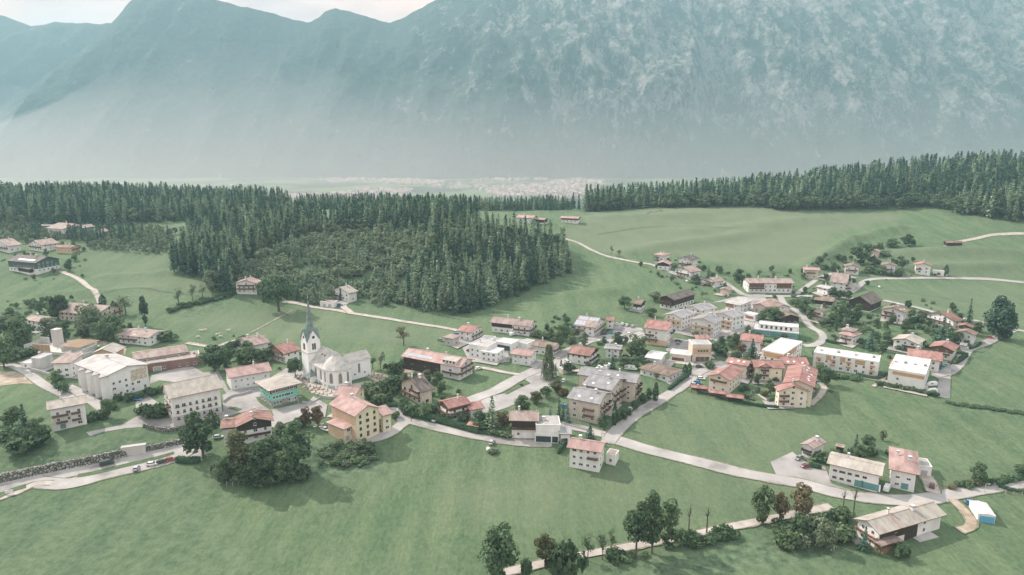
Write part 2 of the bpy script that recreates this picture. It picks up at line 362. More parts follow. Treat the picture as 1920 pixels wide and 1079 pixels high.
CREST = [(-600,420),(-300,330),(-60,262),(60,188),(120,142),(200,92),(250,46),(290,2),(330,-22),(400,-14),(430,-4),(480,11),(530,22),(560,33),(600,42),(615,36),(632,22),(650,16),(675,22),(700,31),(745,44),(790,22),(830,-2),(880,-30),(1000,-52),(1200,-58),(1500,-50),(2000,-60),(2900,-50)]
mountain("mountain", "huge hazy forested mountain with pale rock faces above the valley", CREST, 3500, 4900, -90, -600, 2520, 640, 190, 190, 1, M_MOUNT, 1.08)
FAR = [(-900,60),(-300,20),(-100,45),(0,30),(60,29),(110,50),(150,42),(190,44),(250,45),(330,60),(500,120),(900,200)]
mountain("mountain", "paler farther mountain ridge behind the left shoulder", FAR, 4900, 5750, -90, -500, 700, 240, 70, 200, 3, M_MOUNT, 1.0)

# ------------------------------------------------------------------ photo crops used for measuring: origin and scale
REG = {'A': (0,560,5.333), 'B': (0,720,4.906), 'C': (280,560,5.394), 'D': (280,700,5.394), 'E': (540,560,5.394), 'F': (560,700,5.394), 'G': (800,560,5.394), 'H': (820,700,5.333),
 'I': (1040,540,5.68), 'J': (1040,680,5.68), 'K': (1240,560,5.394), 'L': (1500,560,4.495), 'M': (1380,440,3.556), 'N': (1040,440,4.8), 'O': (1460,780,3.854), 'P': (840,880,2.909),
 'Q': (0,320,3.854), 'R': (360,340,2.595), 'S': (960,280,2.0), 'W': (340,760,5.333), 'X': (0,0,1.0)}
def px(reg, p):
    x0, y0, s = REG[reg]; return (x0+p[0]/s, y0+p[1]/s)

# ------------------------------------------------------------------ roads, yards, paths
M_ROAD = noisy("pale_asphalt", [(.225,.212,.205), (.33,.312,.30), (.35,.332,.32), (.41,.388,.37)], .09, .9, 9, pos=[.34,.46,.54,.64])
M_YARD = noisy("yard_asphalt", [(.20,.19,.186), (.29,.274,.265), (.315,.298,.288), (.38,.358,.345)], .075, .9, 9, pos=[.34,.46,.54,.64])
M_PATH = noisy("gravel_path", [(.30,.265,.235), (.39,.35,.315), (.46,.42,.385)], .3, .95, 6)
M_DIRT = noisy("bare_dirt", [(.20,.155,.11), (.33,.27,.21), (.45,.39,.33)], .16, .95, 7)
M_CONC = noisy("concrete", [(.36,.345,.34), (.46,.44,.43)], .25, .9, 6)
M_VERGE = noisy("verge_grass", [(.055,.095,.045), (.11,.15,.075)], .5, .95, 5)
M_EDGE = noisy("worn_road_edge", [(.10,.12,.07), (.17,.165,.115), (.25,.22,.18)], .9, .95, 6)
M_TRACK = noisy("pressed_grass", [(.12,.165,.10), (.15,.19,.125)], .7, .95, 5)
DZ = [0.10]; ROADPTS = []; PAVED = []
def drape(x, y): return terrain(x, y) + DZ[0]
def spline(pts, step):
    P = [Vector((p[0], p[1])) for p in pts]; P = [P[0]*2-P[1]] + P + [P[-1]*2-P[-2]]; o = []
    for i in range(1, len(P)-2):
        n = max(2, int((P[i+1]-P[i]).length/step))
        for k in range(n):
            t = k/n; a, b, c, d = P[i-1], P[i], P[i+1], P[i+2]
            o.append(.5*((2*b)+(c-a)*t+(2*a-5*b+4*c-d)*t*t+(3*b-a-3*c+d)*t**3))
    o.append(P[-2]); return o
def strip(name, label, reg, pts, w, mat, world=None):
    line = spline(world or [ground(*px(reg, p)) for p in pts], 2.0)
    ROADPTS.extend((p.x, p.y, w/2) for p in line)
    nc = max(2, int(w/1.6)); V = []; rs = np.random.RandomState(len(line)); soft = mat in (M_ROAD, M_PATH, M_DIRT) and w > 1.1
    cols = [k/nc-.5 for k in range(nc+1)]
    for i, p in enumerate(line):
        d = (line[min(i+1, len(line)-1)]-line[max(i-1, 0)]).normalized(); q = Vector((-d.y, d.x))
        ww = w*(1+.05*math.sin(i*.37)); off = [ww*c for c in cols]
        if soft: off = [-ww/2-rs.uniform(.15, .9)] + off + [ww/2+rs.uniform(.15, .9)]
        for c in off: V.append(p+q*c)
    n = nc+1+(2 if soft else 0)
    xs = np.array([v.x for v in V]); ys = np.array([v.y for v in V]); z = drape(xs, ys); DZ[0] += .004
    me = bpy.data.meshes.new(name)
    fs = [(i*n+k, i*n+k+1, (i+1)*n+k+1, (i+1)*n+k) for i in range(len(line)-1) for k in range(n-1)]
    me.from_pydata(np.stack([xs, ys, z], -1).tolist(), [], [f[::-1] for f in fs]); me.materials.append(mat)
    if soft: me.materials.append(M_EDGE); me.polygons.foreach_set('material_index', [1 if k in (0, n-2) else 0 for i in range(len(line)-1) for k in range(n-1)])
    return tag(link_mesh(name, me), label, kind='structure')
def patch(name, label, reg, pts, mat, cell=3.0):
    poly = [ground(*px(reg, p)) for p in pts]; bd = []
    if 'verge' not in name and 'lawn' not in name: PAVED.append([(p.x, p.y) for p in poly])
    for i in range(len(poly)):
        a = Vector((poly[i].x, poly[i].y)); b = Vector((poly[(i+1) % len(poly)].x, poly[(i+1) % len(poly)].y)); n = max(1, int((b-a).length/cell))
        bd += [a+(b-a)*k/n for k in range(n)]
    xs = np.array([p.x for p in bd]); ys = np.array([p.y for p in bd])
    gx, gy = np.meshgrid(np.arange(xs.min(), xs.max(), cell), np.arange(ys.min(), ys.max(), cell)); gx = gx.ravel(); gy = gy.ravel()
    m = inside([(p.x, p.y) for p in bd], gx, gy)
    pts2 = bd + [Vector((x, y)) for x, y in zip(gx[m], gy[m])]
    vo, eo, fo, *_ = delaunay_2d_cdt(pts2, [], [list(range(len(bd)))], 1, 1e-4)
    X = np.array([v.x for v in vo]); Y = np.array([v.y for v in vo]); Z = drape(X, Y); DZ[0] += .004
    me = bpy.data.meshes.new(name); me.from_pydata(np.stack([X, Y, Z], -1).tolist(), [], [tuple(f) for f in fo]); me.materials.append(mat)
    return tag(link_mesh(name, me), label, kind='structure')
patch('construction_yard', "bare gravel of the building site", 'A', [(170,640),(330,700),(500,690),(490,590),(400,470),(420,430),(560,430),(900,395),(1270,480),(1250,560),(800,530)], M_DIRT)
patch('dirt_slope', "bare brown soil beside the drive", 'A', [(-40,735),(150,730),(300,800),(385,860),(200,850),(-40,880)], M_DIRT)
patch('church_yard', "gravel paths round the church", 'E', [(120,800),(190,830),(400,900),(570,880),(790,840),(1110,850),(1070,880),(830,880),(640,975),(420,990),(240,960)], M_PATH)
patch('grave_field', "earth of the graveyard rows", 'E', [(800,740),(960,765),(1110,830),(1060,860),(900,845),(800,800)], M_DIRT)
patch('barn_yard', "reddish earth yard before the long barn", 'E', [(1090,745),(1180,650),(1500,700),(1450,790),(1200,800)], M_DIRT)
patch('plaza', "paved square before the municipal building", 'D', [(-30,215),(300,480),(750,390),(740,220),(850,190),(1040,190),(1110,300),(1220,375),(1545,305),(1726,290),(1726,420),(1500,440),(1290,520),(1240,380),(1040,370),(700,470),(690,545),(400,545),(0,545),(-250,560),(-480,600),(-600,640),(-640,600),(-260,520),(-130,440),(-140,300)], M_YARD)
patch('forecourt', "school forecourt paving", 'C', [(20,780),(300,700),(440,690),(545,750),(700,735),(800,930),(1060,900),(1330,740),(1500,640),(1560,760),(1560,850),(1100,1000),(800,1000),(740,900),(100,830),(0,870)], M_YARD)
patch('parking_lot', "parking lot along the village road", 'G', [(1100,690),(1150,735),(1230,800),(1345,830),(1320,870),(1230,925),(1110,985),(960,1045),(800,1110),(640,1160),(470,1150),(400,1110),(430,1040),(800,960),(1040,850),(940,790)], M_YARD)
patch('forecourt', "hotel forecourt", 'D', [(140,860),(275,800),(390,735),(560,760),(560,850),(300,870)], M_YARD)
patch('yard', "paved yard of the solar hotel", 'I', [(420,540),(490,510),(610,470),(640,405),(930,430),(970,520),(930,640),(780,620),(760,500),(600,560)], M_YARD)
patch('yard', "grey yard beside the fire station", 'I', [(1180,655),(1300,600),(1350,555),(1475,560),(1460,690),(1200,680)], M_YARD)
patch('street', "village street before the fire station", 'I', [(1000,830),(1240,770),(1480,800),(1700,770),(1800,800),(1740,900),(1600,960),(1430,940),(1450,880),(1500,840),(1250,830),(1100,860)], M_YARD)
patch('yard', "paved yard behind the villas", 'I', [(20,740),(140,690),(130,840),(200,870),(60,890),(-30,800)], M_YARD)
patch('yard', "farm yard before the long white workshop", 'O', [(-60,335),(100,262),(145,300),(215,350),(335,370),(380,490),(560,550),(890,575),(700,640),(480,600),(0,470)], M_YARD)
patch('parking_lot', "parking lot beside the white flats", 'L', [(1100,610),(1190,565),(1330,560),(1270,640),(1265,845),(1150,830),(1170,680),(1110,650)], M_YARD)
patch('concrete_slab', "concrete slab before the farmhouse barn", 'O', [(945,868),(1085,832),(1160,880),(1020,917)], M_CONC)
patch('terrace', "paved terrace of the farmhouse", 'O', [(490,870),(560,840),(600,930),(560,935)], M_CONC)
patch('yard', "pale yard among the upper houses", 'N', [(1400,620),(1640,560),(1760,560),(1900,570),(1900,660),(1800,640),(1560,600)], M_YARD)
patch('yard', "paved yard between the flat roofed houses", 'G', [(360,500),(430,640),(700,660),(840,640),(820,540),(1010,500),(1090,420),(600,390)], M_YARD)
patch('yard', "paved court between the apartment houses", 'K', [(0,330),(250,370),(600,440),(860,330),(1000,310),(980,240),(850,180),(950,120),(1010,100),(960,30),(550,130),(300,160)], M_YARD)
patch('forecourt', "paved court of the red roofed hotel", 'K', [(430,600),(520,570),(980,600),(1000,560),(700,540),(520,520)], M_YARD)
strip('main_road', "asphalt road past the boulder wall", 'B', [(-140,990),(0,958),(300,892),(700,802),(1100,715),(1600,603),(1766,575),(1900,540)], 6.6, M_ROAD)
strip('lay_by', "parking lane beside the road", 'B', [(330,905),(560,925),(720,905),(1000,828),(1300,762),(1560,698),(1690,650),(1740,610)], 6.4, M_ROAD)
strip('footpath', "footpath beside the road", 'B', [(-80,1085),(0,1055),(160,1000),(270,945),(360,915),(480,915)], 2.4, M_PATH)
strip('school_drive', "drive curving past the school", 'A', [(40,660),(170,690),(300,765),(450,870),(650,970),(800,1040)], 4.5, M_ROAD)
strip('school_drive', "drive beside the school wall", 'A', [(670,880),(800,945),(930,1030),(1050,1110)], 5.0, M_ROAD)
strip('lane', "lane along the hedge", 'F', [(600,700),(720,672),(850,638),(960,585),(1040,520),(1120,490),(1300,530),(1726,622),(2050,685),(2330,710),(2560,712)], 4.6, M_ROAD)
strip('lane', "lane past the yellow house", 'F', [(880,365),(980,385),(1050,430),(1070,500)], 5.5, M_ROAD)
strip('lane', "lane beside the beige apartments", 'H', [(1060,470),(1250,512),(1500,570),(1640,610),(1760,640)], 5.0, M_ROAD)
strip('main_road', "road crossing the fields to the farm", 'X', [(1128,822),(1160,827),(1220,845),(1290,862),(1400,889),(1500,907),(1560,923),(1640,936),(1720,938),(1800,925),(1870,912),(1960,902)], 6.2, M_ROAD)
strip('street', "street running up beside the apartments", 'X', [(1140,830),(1158,807),(1198,775),(1240,749),(1278,725),(1304,703),(1330,690),(1360,680)], 5.6, M_ROAD)
strip('village_road', "road into the village centre", 'G', [(1260,640),(1140,708),(960,790),(830,860),(700,935),(560,985),(430,1035),(330,1060)], 7.0, M_ROAD)
strip('village_road', "road into the village centre", 'I', [(40,700),(110,680),(420,560),(620,560),(760,540),(930,480)], 5.0, M_ROAD)
strip('field_road', "field road curving from the wood to the upper houses", 'N', [(20,20),(60,32),(200,72),(330,140),(450,190),(600,225),(730,250),(870,270)], 3.8, M_PATH)
strip('village_lane', "lane between the upper houses", 'N', [(870,270),(1000,320),(1180,380),(1320,400),(1520,430),(1640,515),(1740,552),(1900,540)], 4.0, M_ROAD)
strip('village_lane', "lane past the big farmhouse", 'M', [(-60,330),(0,372),(80,408),(250,412),(450,412),(700,405),(790,372),(850,318),(930,297),(1100,294),(1400,292),(1700,300),(1960,322)], 4.4, M_ROAD)
strip('field_road', "field road along the upper village edge", 'M', [(690,408),(780,428),(980,442),(1100,466),(1230,495),(1400,540),(1600,577),(1840,632),(1960,650)], 4.0, M_ROAD)
strip('street', "street round the village edge", 'L', [(1800,262),(1720,300),(1560,380),(1410,440),(1350,540),(1265,620),(1150,650)], 5.0, M_ROAD)
strip('village_lane', "curving lane between gardens", 'K', [(1200,-20),(1250,60),(1400,150),(1500,280),(1610,345),(1635,410),(1560,470),(1440,480)], 4.4, M_ROAD)
strip('village_lane', "short lane by the grey roofed house", 'M', [(400,398),(490,335),(560,290),(660,262),(800,292)], 3.6, M_ROAD)
strip('field_road', "field road behind the church", 'E', [(-60,40),(60,45),(240,85),(500,122),(650,152),(1100,222),(1500,285),(1760,335)], 3.4, M_PATH)
strip('drive', "drive to the house below the wood", 'E', [(640,152),(590,110),(560,80),(600,40)], 4.0, M_PATH)
strip('field_road', "farm drive curving down the meadow", 'Q', [(440,730),(560,782),(650,850),(700,900),(726,960)], 3.4, M_PATH)
strip('footpath', "path behind the school", 'C', [(380,450),(560,482),(680,492),(780,455),(900,420)], 3.0, M_PATH)
strip('ditch', "narrow bare line across the meadow", 'C', [(1000,360),(1200,255),(1330,185),(1450,120)], 1.0, M_DIRT)
strip('field_road', "gravel road on the far hill", 'S', [(1640,352),(1690,345),(1780,326),(1850,319),(1940,316)], 4.0, M_PATH)
strip('lane', "narrow tree lined lane", 'P', [(300,568),(500,522),(730,472),(950,432),(1250,376),(1500,326),(1700,286),(1920,240),(2090,205)], 3.2, M_PATH)
strip('dirt_track', "bare dirt track beside the farmhouse", 'O', [(1250,605),(1330,680),(1392,760),(1370,815),(1300,832)], 3.0, M_DIRT)
strip('drive', "gravel drive beside the red roof", 'O', [(1040,420),(1085,470),(1120,560)], 4.5, M_PATH)
strip('footpath', "curving path beside the courtyard houses", 'K', [(1590,850),(1645,900),(1610,980),(1540,1050),(1500,1079)], 2.6, M_PATH)
strip('footpath', "garden path in the courtyard", 'K', [(930,930),(1000,990),(1110,1060)], 1.2, M_PATH)
strip('footpath', "path to the row of flats", 'L', [(480,655),(640,690),(735,700)], 1.6, M_PATH)
strip('footpath', "slanting path to the field", 'L', [(735,650),(670,705),(615,745)], 1.6, M_PATH)
strip('drive', "drive beside the long farmhouse", 'G', [(490,700),(610,712),(760,745),(940,775)], 3.0, M_PATH)
strip('verge', "grass strip between road and parking lane", 'B', [(715,850),(850,828),(1100,768),(1400,698),(1600,640)], 2.2, M_VERGE)
strip('verge', "grass tongue beside the road", 'B', [(-20,1045),(120,980),(240,945)], 2.6, M_VERGE)
strip('verge', "grass strip beside the parking lot", 'G', [(800,968),(920,905),(1035,855)], 1.8, M_VERGE)
patch('verge', "planted corner beside the municipal building", 'B', [(1240,265),(1330,220),(1400,210),(1570,310),(1480,325),(1350,330)], M_VERGE)
patch('lawn', "small lawn by the fire station", 'I', [(1180,825),(1270,770),(1420,800),(1470,830),(1350,860)], M_VERGE)
patch('verge', "grass by the turquoise house", 'D', [(790,360),(870,345),(935,370),(900,385)], M_VERGE)
patch('yard', "paved approach between the chalet and the yellow inn", 'F', [(10,330),(70,330),(150,240),(292,325),(268,450),(200,470),(0,465),(-250,560),(-340,520),(-260,440)], M_YARD)

for pts in ([(1120,440),(1240,425),(1380,428)], [(1660,545),(1780,560),(1915,590)], [(150,560),(260,540),(400,560)]):
    line = [ground(*p) for p in pts]
    for k in (-1, 1):
        W_ = []
        for i, p in enumerate(line): d = (line[min(i+1, len(line)-1)]-line[max(i-1, 0)]); d.z = 0; d.normalize(); W_.append((p.x-d.y*.9*k, p.y+d.x*.9*k))
        strip('tyre_track', "faint tractor track pressed into the meadow", 'X', None, .55, M_TRACK, W_)

# ------------------------------------------------------------------ building materials
def roofm(name, cols, rough=.8):
    m = noisy(name, cols, .42, rough, 8, stretch=(1.0, .35, 1), rnd=.09, pos=[.36, .5, .62])
    t = m.node_tree; b = t.nodes['Principled BSDF']
    tc = t.nodes['Texture Coordinate']; w = t.nodes.new('ShaderNodeTexWave'); w.bands_direction = 'Y'; w.inputs['Scale'].default_value = .9; w.inputs['Distortion'].default_value = .3
    bp = t.nodes.new('ShaderNodeBump'); bp.inputs['Strength'].default_value = .5; bp.inputs['Distance'].default_value = .12
    t.links.new(tc.outputs['Object'], w.inputs['Vector']); t.links.new(w.outputs['Fac'], bp.inputs['Height']); t.links.new(bp.outputs['Normal'], b.inputs['Normal'])
    return m
RM = {
 'red': roofm("red_tiles", [(.215,.112,.098), (.30,.162,.142), (.355,.215,.192)]),
 'salmon': roofm("salmon_tiles", [(.285,.185,.168), (.365,.245,.224), (.42,.30,.275)]),
 'brownred': roofm("brown_red_tiles", [(.17,.092,.075), (.24,.138,.115), (.30,.19,.162)]),
 'brown': roofm("brown_tiles", [(.13,.095,.075), (.20,.15,.12), (.27,.21,.175)]),
 'dark': roofm("dark_brown_tiles", [(.085,.07,.062), (.13,.11,.10), (.19,.165,.15)]),
 'grey': roofm("grey_slate", [(.21,.205,.21), (.27,.262,.27), (.33,.32,.325)]),
 'taupe': roofm("taupe_sheet", [(.29,.26,.225), (.36,.325,.285), (.42,.385,.345)]),
 'pale': roofm("pale_sheet", [(.31,.295,.285), (.385,.365,.355), (.45,.43,.415)], .75),
 'white': roofm("white_membrane", [(.40,.39,.385), (.52,.505,.50), (.62,.605,.60)], .85),
 'mauve': roofm("faded_mauve_tiles", [(.225,.165,.145), (.305,.235,.21), (.365,.295,.27)]),
 'copper': roofm("grey_green_copper", [(.13,.18,.17), (.19,.245,.235), (.26,.31,.30)], .6),
}
def wallm(name, a, b): return noisy(name, [a, b], .22, .9, 6, stretch=(1, 1, .35))
WM = {
 'white': wallm("white_plaster", (.62,.60,.585), (.78,.765,.75)), 'cream': wallm("cream_plaster", (.62,.56,.46), (.74,.68,.57)), 'yellow': wallm("yellow_plaster", (.60,.54,.39), (.70,.64,.49)),
 'orange': wallm("apricot_plaster", (.58,.41,.29), (.66,.49,.36)), 'beige': wallm("beige_plaster", (.50,.43,.36), (.60,.53,.46)), 'pink': wallm("pink_plaster", (.62,.48,.43), (.72,.58,.53)),
 'turq': wallm("turquoise_plaster", (.16,.48,.40), (.24,.58,.49)), 'grey': wallm("grey_plaster", (.38,.37,.36), (.50,.49,.48)), 'conc': wallm("raw_concrete", (.42,.40,.385), (.56,.54,.52)),
 'stone': noisy("rubble_stone", [(.16,.15,.14), (.34,.32,.30), (.46,.44,.42)], 1.2, .95, 5, bump=.6), 'brick': wallm("red_brick", (.21,.115,.098), (.29,.165,.14)), 'teal': wallm("teal_plaster", (.10,.24,.25), (.16,.31,.31)),
}
def woodm(name, a, b): return noisy(name, [a, b], .9, .8, 6, stretch=(6, 6, .6))
DM = {'dark': woodm("dark_weathered_timber", (.030,.024,.020), (.075,.058,.046)), 'brown': woodm("brown_timber", (.11,.065,.042), (.20,.125,.082)), 'warm': woodm("warm_larch_timber", (.24,.155,.10), (.36,.24,.155)),
      'tan': woodm("pale_larch_timber", (.42,.30,.19), (.54,.40,.27)), 'orange': woodm("orange_panels", (.42,.25,.13), (.52,.33,.19)), 'green': woodm("teal_green_boards", (.05,.09,.09), (.10,.15,.14))}
M_GLASS = principled("window_glass", (.035,.05,.055), .12, .6)[0]
M_FRAME = principled("white_frame", (.72,.71,.70), .6)[0]
M_FRB = principled("brown_frame", (.16,.10,.07), .7)[0]
M_SHUT = principled("dark_shutter", (.09,.12,.10), .8)[0]
M_CHIM = noisy("chimney_render", [(.55,.53,.52), (.75,.73,.72)], 2, .9)
M_CAP = principled("chimney_cap", (.25,.24,.235), .7)[0]
M_FLOW = noisy("red_geraniums", [(.04,.07,.035), (.075,.085,.045), (.30,.07,.06), (.38,.10,.08)], 2.2, .9, 3, pos=[.35,.48,.56,.66])
M_SOLAR = noisy("solar_glass", [(.28,.31,.35), (.42,.44,.47)], .8, .25, 3, spec=.7)
M_SKYL = principled("rooflight", (.78,.79,.80), .2, .7)[0]
M_METAL = principled("grey_metal", (.38,.38,.38), .45, .5)[0]
M_REDC = principled("red_fabric", (.62,.07,.06), .8)[0]

def window_mesh(kind):
    """unit window, 1 x 1 in the x-z plane, facing -y"""
    b = MB(); fr = M_FRB if kind == 'brown' else M_FRAME
    b.box(-.5, .5, -.05, .03, -.5, .5, fr)
    for x0, x1 in ((-.42, -.03), (.03, .42)): b.box(x0, x1, -.062, .02, -.42, .42, M_GLASS)
    b.box(-.56, .56, -.14, .02, -.56, -.5, fr)
    if kind == 'shutter':
        b.box(-.95, -.53, -.085, .02, -.5, .5, M_SHUT); b.box(.53, .95, -.085, .02, -.5, .5, M_SHUT)
    if kind == 'flower': b.box(-.6, .6, -.36, -.05, -.62, -.40, M_FLOW)
    return b.mesh("window")
WIN = {k: window_mesh(k) for k in ('white', 'brown', 'shutter', 'flower')}
def door_mesh(mat):
    b = MB(); b.box(-.5, .5, -.06, .03, 0, 1, M_FRAME); b.box(-.42, .42, -.085, .02, .02, .93, mat); b.box(.26, .34, -.12, -.08, .43, .48, M_METAL)
    return b.mesh("door")
DOOR = {'brown': door_mesh(DM['brown']), 'grey': door_mesh(M_METAL), 'teal': door_mesh(WM['teal']), 'red': door_mesh(WM['brick'])}
def chimney_mesh(w=.8, h=1.5):
    b = MB(); b.box(-w/2, w/2, -w/2, w/2, -1.2, h, M_CHIM); b.box(-w*.65, w*.65, -w*.65, w*.65, h, h+.12, M_CAP); b.box(-w*.35, w*.35, -w*.35, w*.35, h+.12, h+.42, M_CHIM); b.box(-w*.55, w*.55, -w*.55, w*.55, h+.42, h+.5, M_CHIM)
    return b.mesh("chimney")
CHIM = [chimney_mesh(), chimney_mesh(1.1, 1.2), chimney_mesh(.6, 1.7)]

HOUSES = []
class House:
    """frame of one building: x along the ridge from p1 to p2, near eave on the hand side, gable g at p2 and h at p1"""
    def __init__(s, reg, p1, p2, p3, H):
        q1 = px(reg, p1) if not isinstance(p1, (int, float)) else None; q2 = px(reg, p2); q3 = px(reg, p3) if not isinstance(p3, (int, float)) else None
        zg = ground(*q2).z
        for _ in range(8):
            b = at_height(*q2, zg+H)
            a = at_height(*q1, zg+H) if q1 else None; c = at_height(*q3, zg+H) if q3 else None
            if a is None:      # the ridge runs away from the viewer for p1 metres
                d = (c-b); n = Vector((-d.y, d.x, 0)).normalized()
                if n.dot(Vector((b.x, b.y, 0))) < 0: n = -n
                a = b + n*p1
            if c is None:
                d = (b-a); n = Vector((-d.y, d.x, 0)).normalized()
                if n.dot(Vector((b.x, b.y, 0))) < 0: n = -n
                c = b + n*p3
            ctr = (a+c)/2; zg2 = .5*zg + .5*tz(ctr.x, ctr.y); zg = zg2
        u = (b-a); u.z = 0; s.L = u.length; u = u/s.L
        w = c-b; w.z = 0; n = Vector((-u.y, u.x, 0)); s.hand = 1 if w.dot(n) > 0 else -1; s.W = w.length
        # the two measured edges seldom meet squarely: share the difference by their lengths
        t1 = math.atan2(u.y, u.x); t2 = math.atan2(w.y, w.x) - s.hand*math.pi/2; dt = (t2-t1+math.pi) % (2*math.pi) - math.pi
        s.skew = math.degrees(dt); dt = max(-.6, min(.6, dt)); f = s.W/(s.W+s.L); ang = t1 + dt*f
        s.W *= math.cos(dt*(1-f)*.7); s.L *= math.cos(dt*f*.7)
        u = Vector((math.cos(ang), math.sin(ang), 0)); n = Vector((-u.y, u.x, 0))
        s.L = max(s.L, 2.0); s.W = max(s.W, 2.0); s.c = (a+c)/2
        s.rz = math.atan2(u.y, u.x); s.z = tz(s.c.x, s.c.y); s.H = H; s.zg = zg; s.z = zg
    def wall(s, k, L, W):
        h = s.hand
        return {'e': ((0, -h*W/2), (0, -h), L), 'k': ((0, h*W/2), (0, h), L), 'g': ((L/2, 0), (1, 0), W), 'h': ((-L/2, 0), (-1, 0), W)}[k]
    def faces(s, k):
        (ox, oy), (nx_, ny_), ln = s.wall(k, s.L, s.W); c, n = math.cos(s.rz), math.sin(s.rz)
        wn = Vector((nx_*c-ny_*n, nx_*n+ny_*c)); wp = Vector((s.c.x+ox*c-oy*n, s.c.y+ox*n+oy*c))
        return wn.dot(-wp.normalized())

def roof_mesh(kind, L, W, H, p, rm, edge):
    b = MB(); t = .24; tp = math.tan(math.radians(p)); l, w = L/2, W/2
    if kind == 'gable':
        zr = H + w*tp
        for sgn in (-1, 1):
            top = [(-l, sgn*w, H+t), (l, sgn*w, H+t), (l, 0, zr+t), (-l, 0, zr+t)]; bot = [(x, y, z-t) for x, y, z in top]
            if sgn > 0: top = top[::-1]; bot = bot[::-1]
            b.face(top, rm); b.face(bot[::-1], edge)
            for i in range(4):
                j = (i+1) % 4
                if abs(top[i][1]) < 1e-6 and abs(top[j][1]) < 1e-6: continue
                b.face([top[i], bot[i], bot[j], top[j]], edge)
        b.box(-l-.02, l+.02, -.16, .16, zr+t-.02, zr+t+.09, rm)
        nl = max(2, int(L/6))
    elif kind == 'hip':
        r = max(l-w, .3) if l > w else .3; q = min(l, w); zr = H + q*tp; ry = max(w-l, 0)
        A = [(-l, -w, H+t), (l, -w, H+t), (l, w, H+t), (-l, w, H+t)]
        if l >= w: R0, R1 = (-r, 0, zr+t), (r, 0, zr+t); fs = [[A[0], A[1], R1, R0], [A[1], A[2], R1], [A[2], A[3], R0, R1], [A[3], A[0], R0]]
        else: R0, R1 = (0, -ry, zr+t), (0, ry, zr+t); fs = [[A[0], A[1], R0], [A[1], A[2], R1, R0], [A[2], A[3], R1], [A[3], A[0], R0, R1]]
        for f in fs: b.face(f, rm)
        lo = [(x, y, z-t) for x, y, z in A]; b.face(lo[::-1], edge)
        for i in range(4): b.face([lo[i], lo[(i+1) % 4], A[(i+1) % 4], A[i]], edge)
    elif kind == 'shed':
        zr = H + W*tp
        top = [(-l, -w, H+t), (l, -w, H+t), (l, w, zr+t), (-l, w, zr+t)]; bot = [(x, y, z-t) for x, y, z in top]
        b.face(top, rm); b.face(bot[::-1], edge)
        for i in range(4): j = (i+1) % 4; b.face([top[i], bot[i], bot[j], top[j]], edge)
    else:
        b.box(-l, l, -w, w, H, H+.3, edge); b.box(-l+.3, l-.3, -w+.3, w-.3, H+.3, H+.32, rm)
        for x0, x1, y0, y1 in ((-l, l, -w, -w+.3), (-l, l, w-.3, w), (-l, -l+.3, -w+.3, w-.3), (l-.3, l, -w+.3, w-.3)): b.box(x0, x1, y0, y1, H+.3, H+.55, edge)
    return b
def wall_shape(kind, L, W, H, p, z0, z1, mat, tp_o, grow=0.0, roofless=False):
    """walls between z0 and z1, carried up under the roof when z1 is None"""
    b = MB(); l, w = L/2+grow, W/2+grow; tp = math.tan(math.radians(p))
    if z1 is not None: b.box(-l, l, -w, w, z0, z1, mat); return b
    if kind == 'gable':
        ze = H + tp_o*tp - .03 - grow*tp; zr = ze + w*tp
        ring = [(-w, z0), (w, z0), (w, ze), (0, zr), (-w, ze)]
        b.poly([(-l, y, z) for y, z in ring]+[(l, y, z) for y, z in ring], [(0,4,3,2,1), (5,6,7,8,9)]+[(i, (i+1) % 5, 5+(i+1) % 5, 5+i) for i in range(5)], mat)
    elif kind == 'shed':
        za = H + tp_o*tp - .03; zb = za + 2*w*tp
        ring = [(-w, z0), (w, z0), (w, zb), (-w, za)]
        b.poly([(-l, y, z) for y, z in ring]+[(l, y, z) for y, z in ring], [(0,3,2,1), (4,5,6,7)]+[(i, (i+1) % 4, 4+(i+1) % 4, 4+i) for i in range(4)], mat)
    else: b.box(-l, l, -w, w, z0, H-.03 if kind == 'flat' else H+.02, mat)
    return b
def balcony(root, hs, k, L, W, z, f0, f1, wood, flowers=True, depth=1.3, post=True):
    (ox, oy), (nx_, ny_), ln = hs.wall(k, L, W); a = ln*(f0-.5); c = ln*(f1-.5); ang = math.atan2(ny_, nx_)+math.pi/2
    b = MB(); b.box(a, c, -depth, 0.02, -.16, 0, M_CONC)
    b.box(a, c, -depth-.05, -depth+.02, .02, .95, wood); b.box(a, a+.07, -depth+.02, 0, .02, .95, wood); b.box(c-.07, c, -depth+.02, 0, .02, .95, wood)
    b.box(a-.03, c+.03, -depth-.1, -depth+.06, .95, 1.03, wood)
    o = b.build('balcony', root, (ox, oy, z), ang)
    if flowers:
        f = MB(); n = max(2, int((c-a)/1.2))
        for i in range(n): x = a+(c-a)*(i+.5)/n; f.box(x-.45, x+.45, -depth-.34, -depth-.11, .70, 1.02, M_FLOW)
        f.build('flower_box', o)
    return o
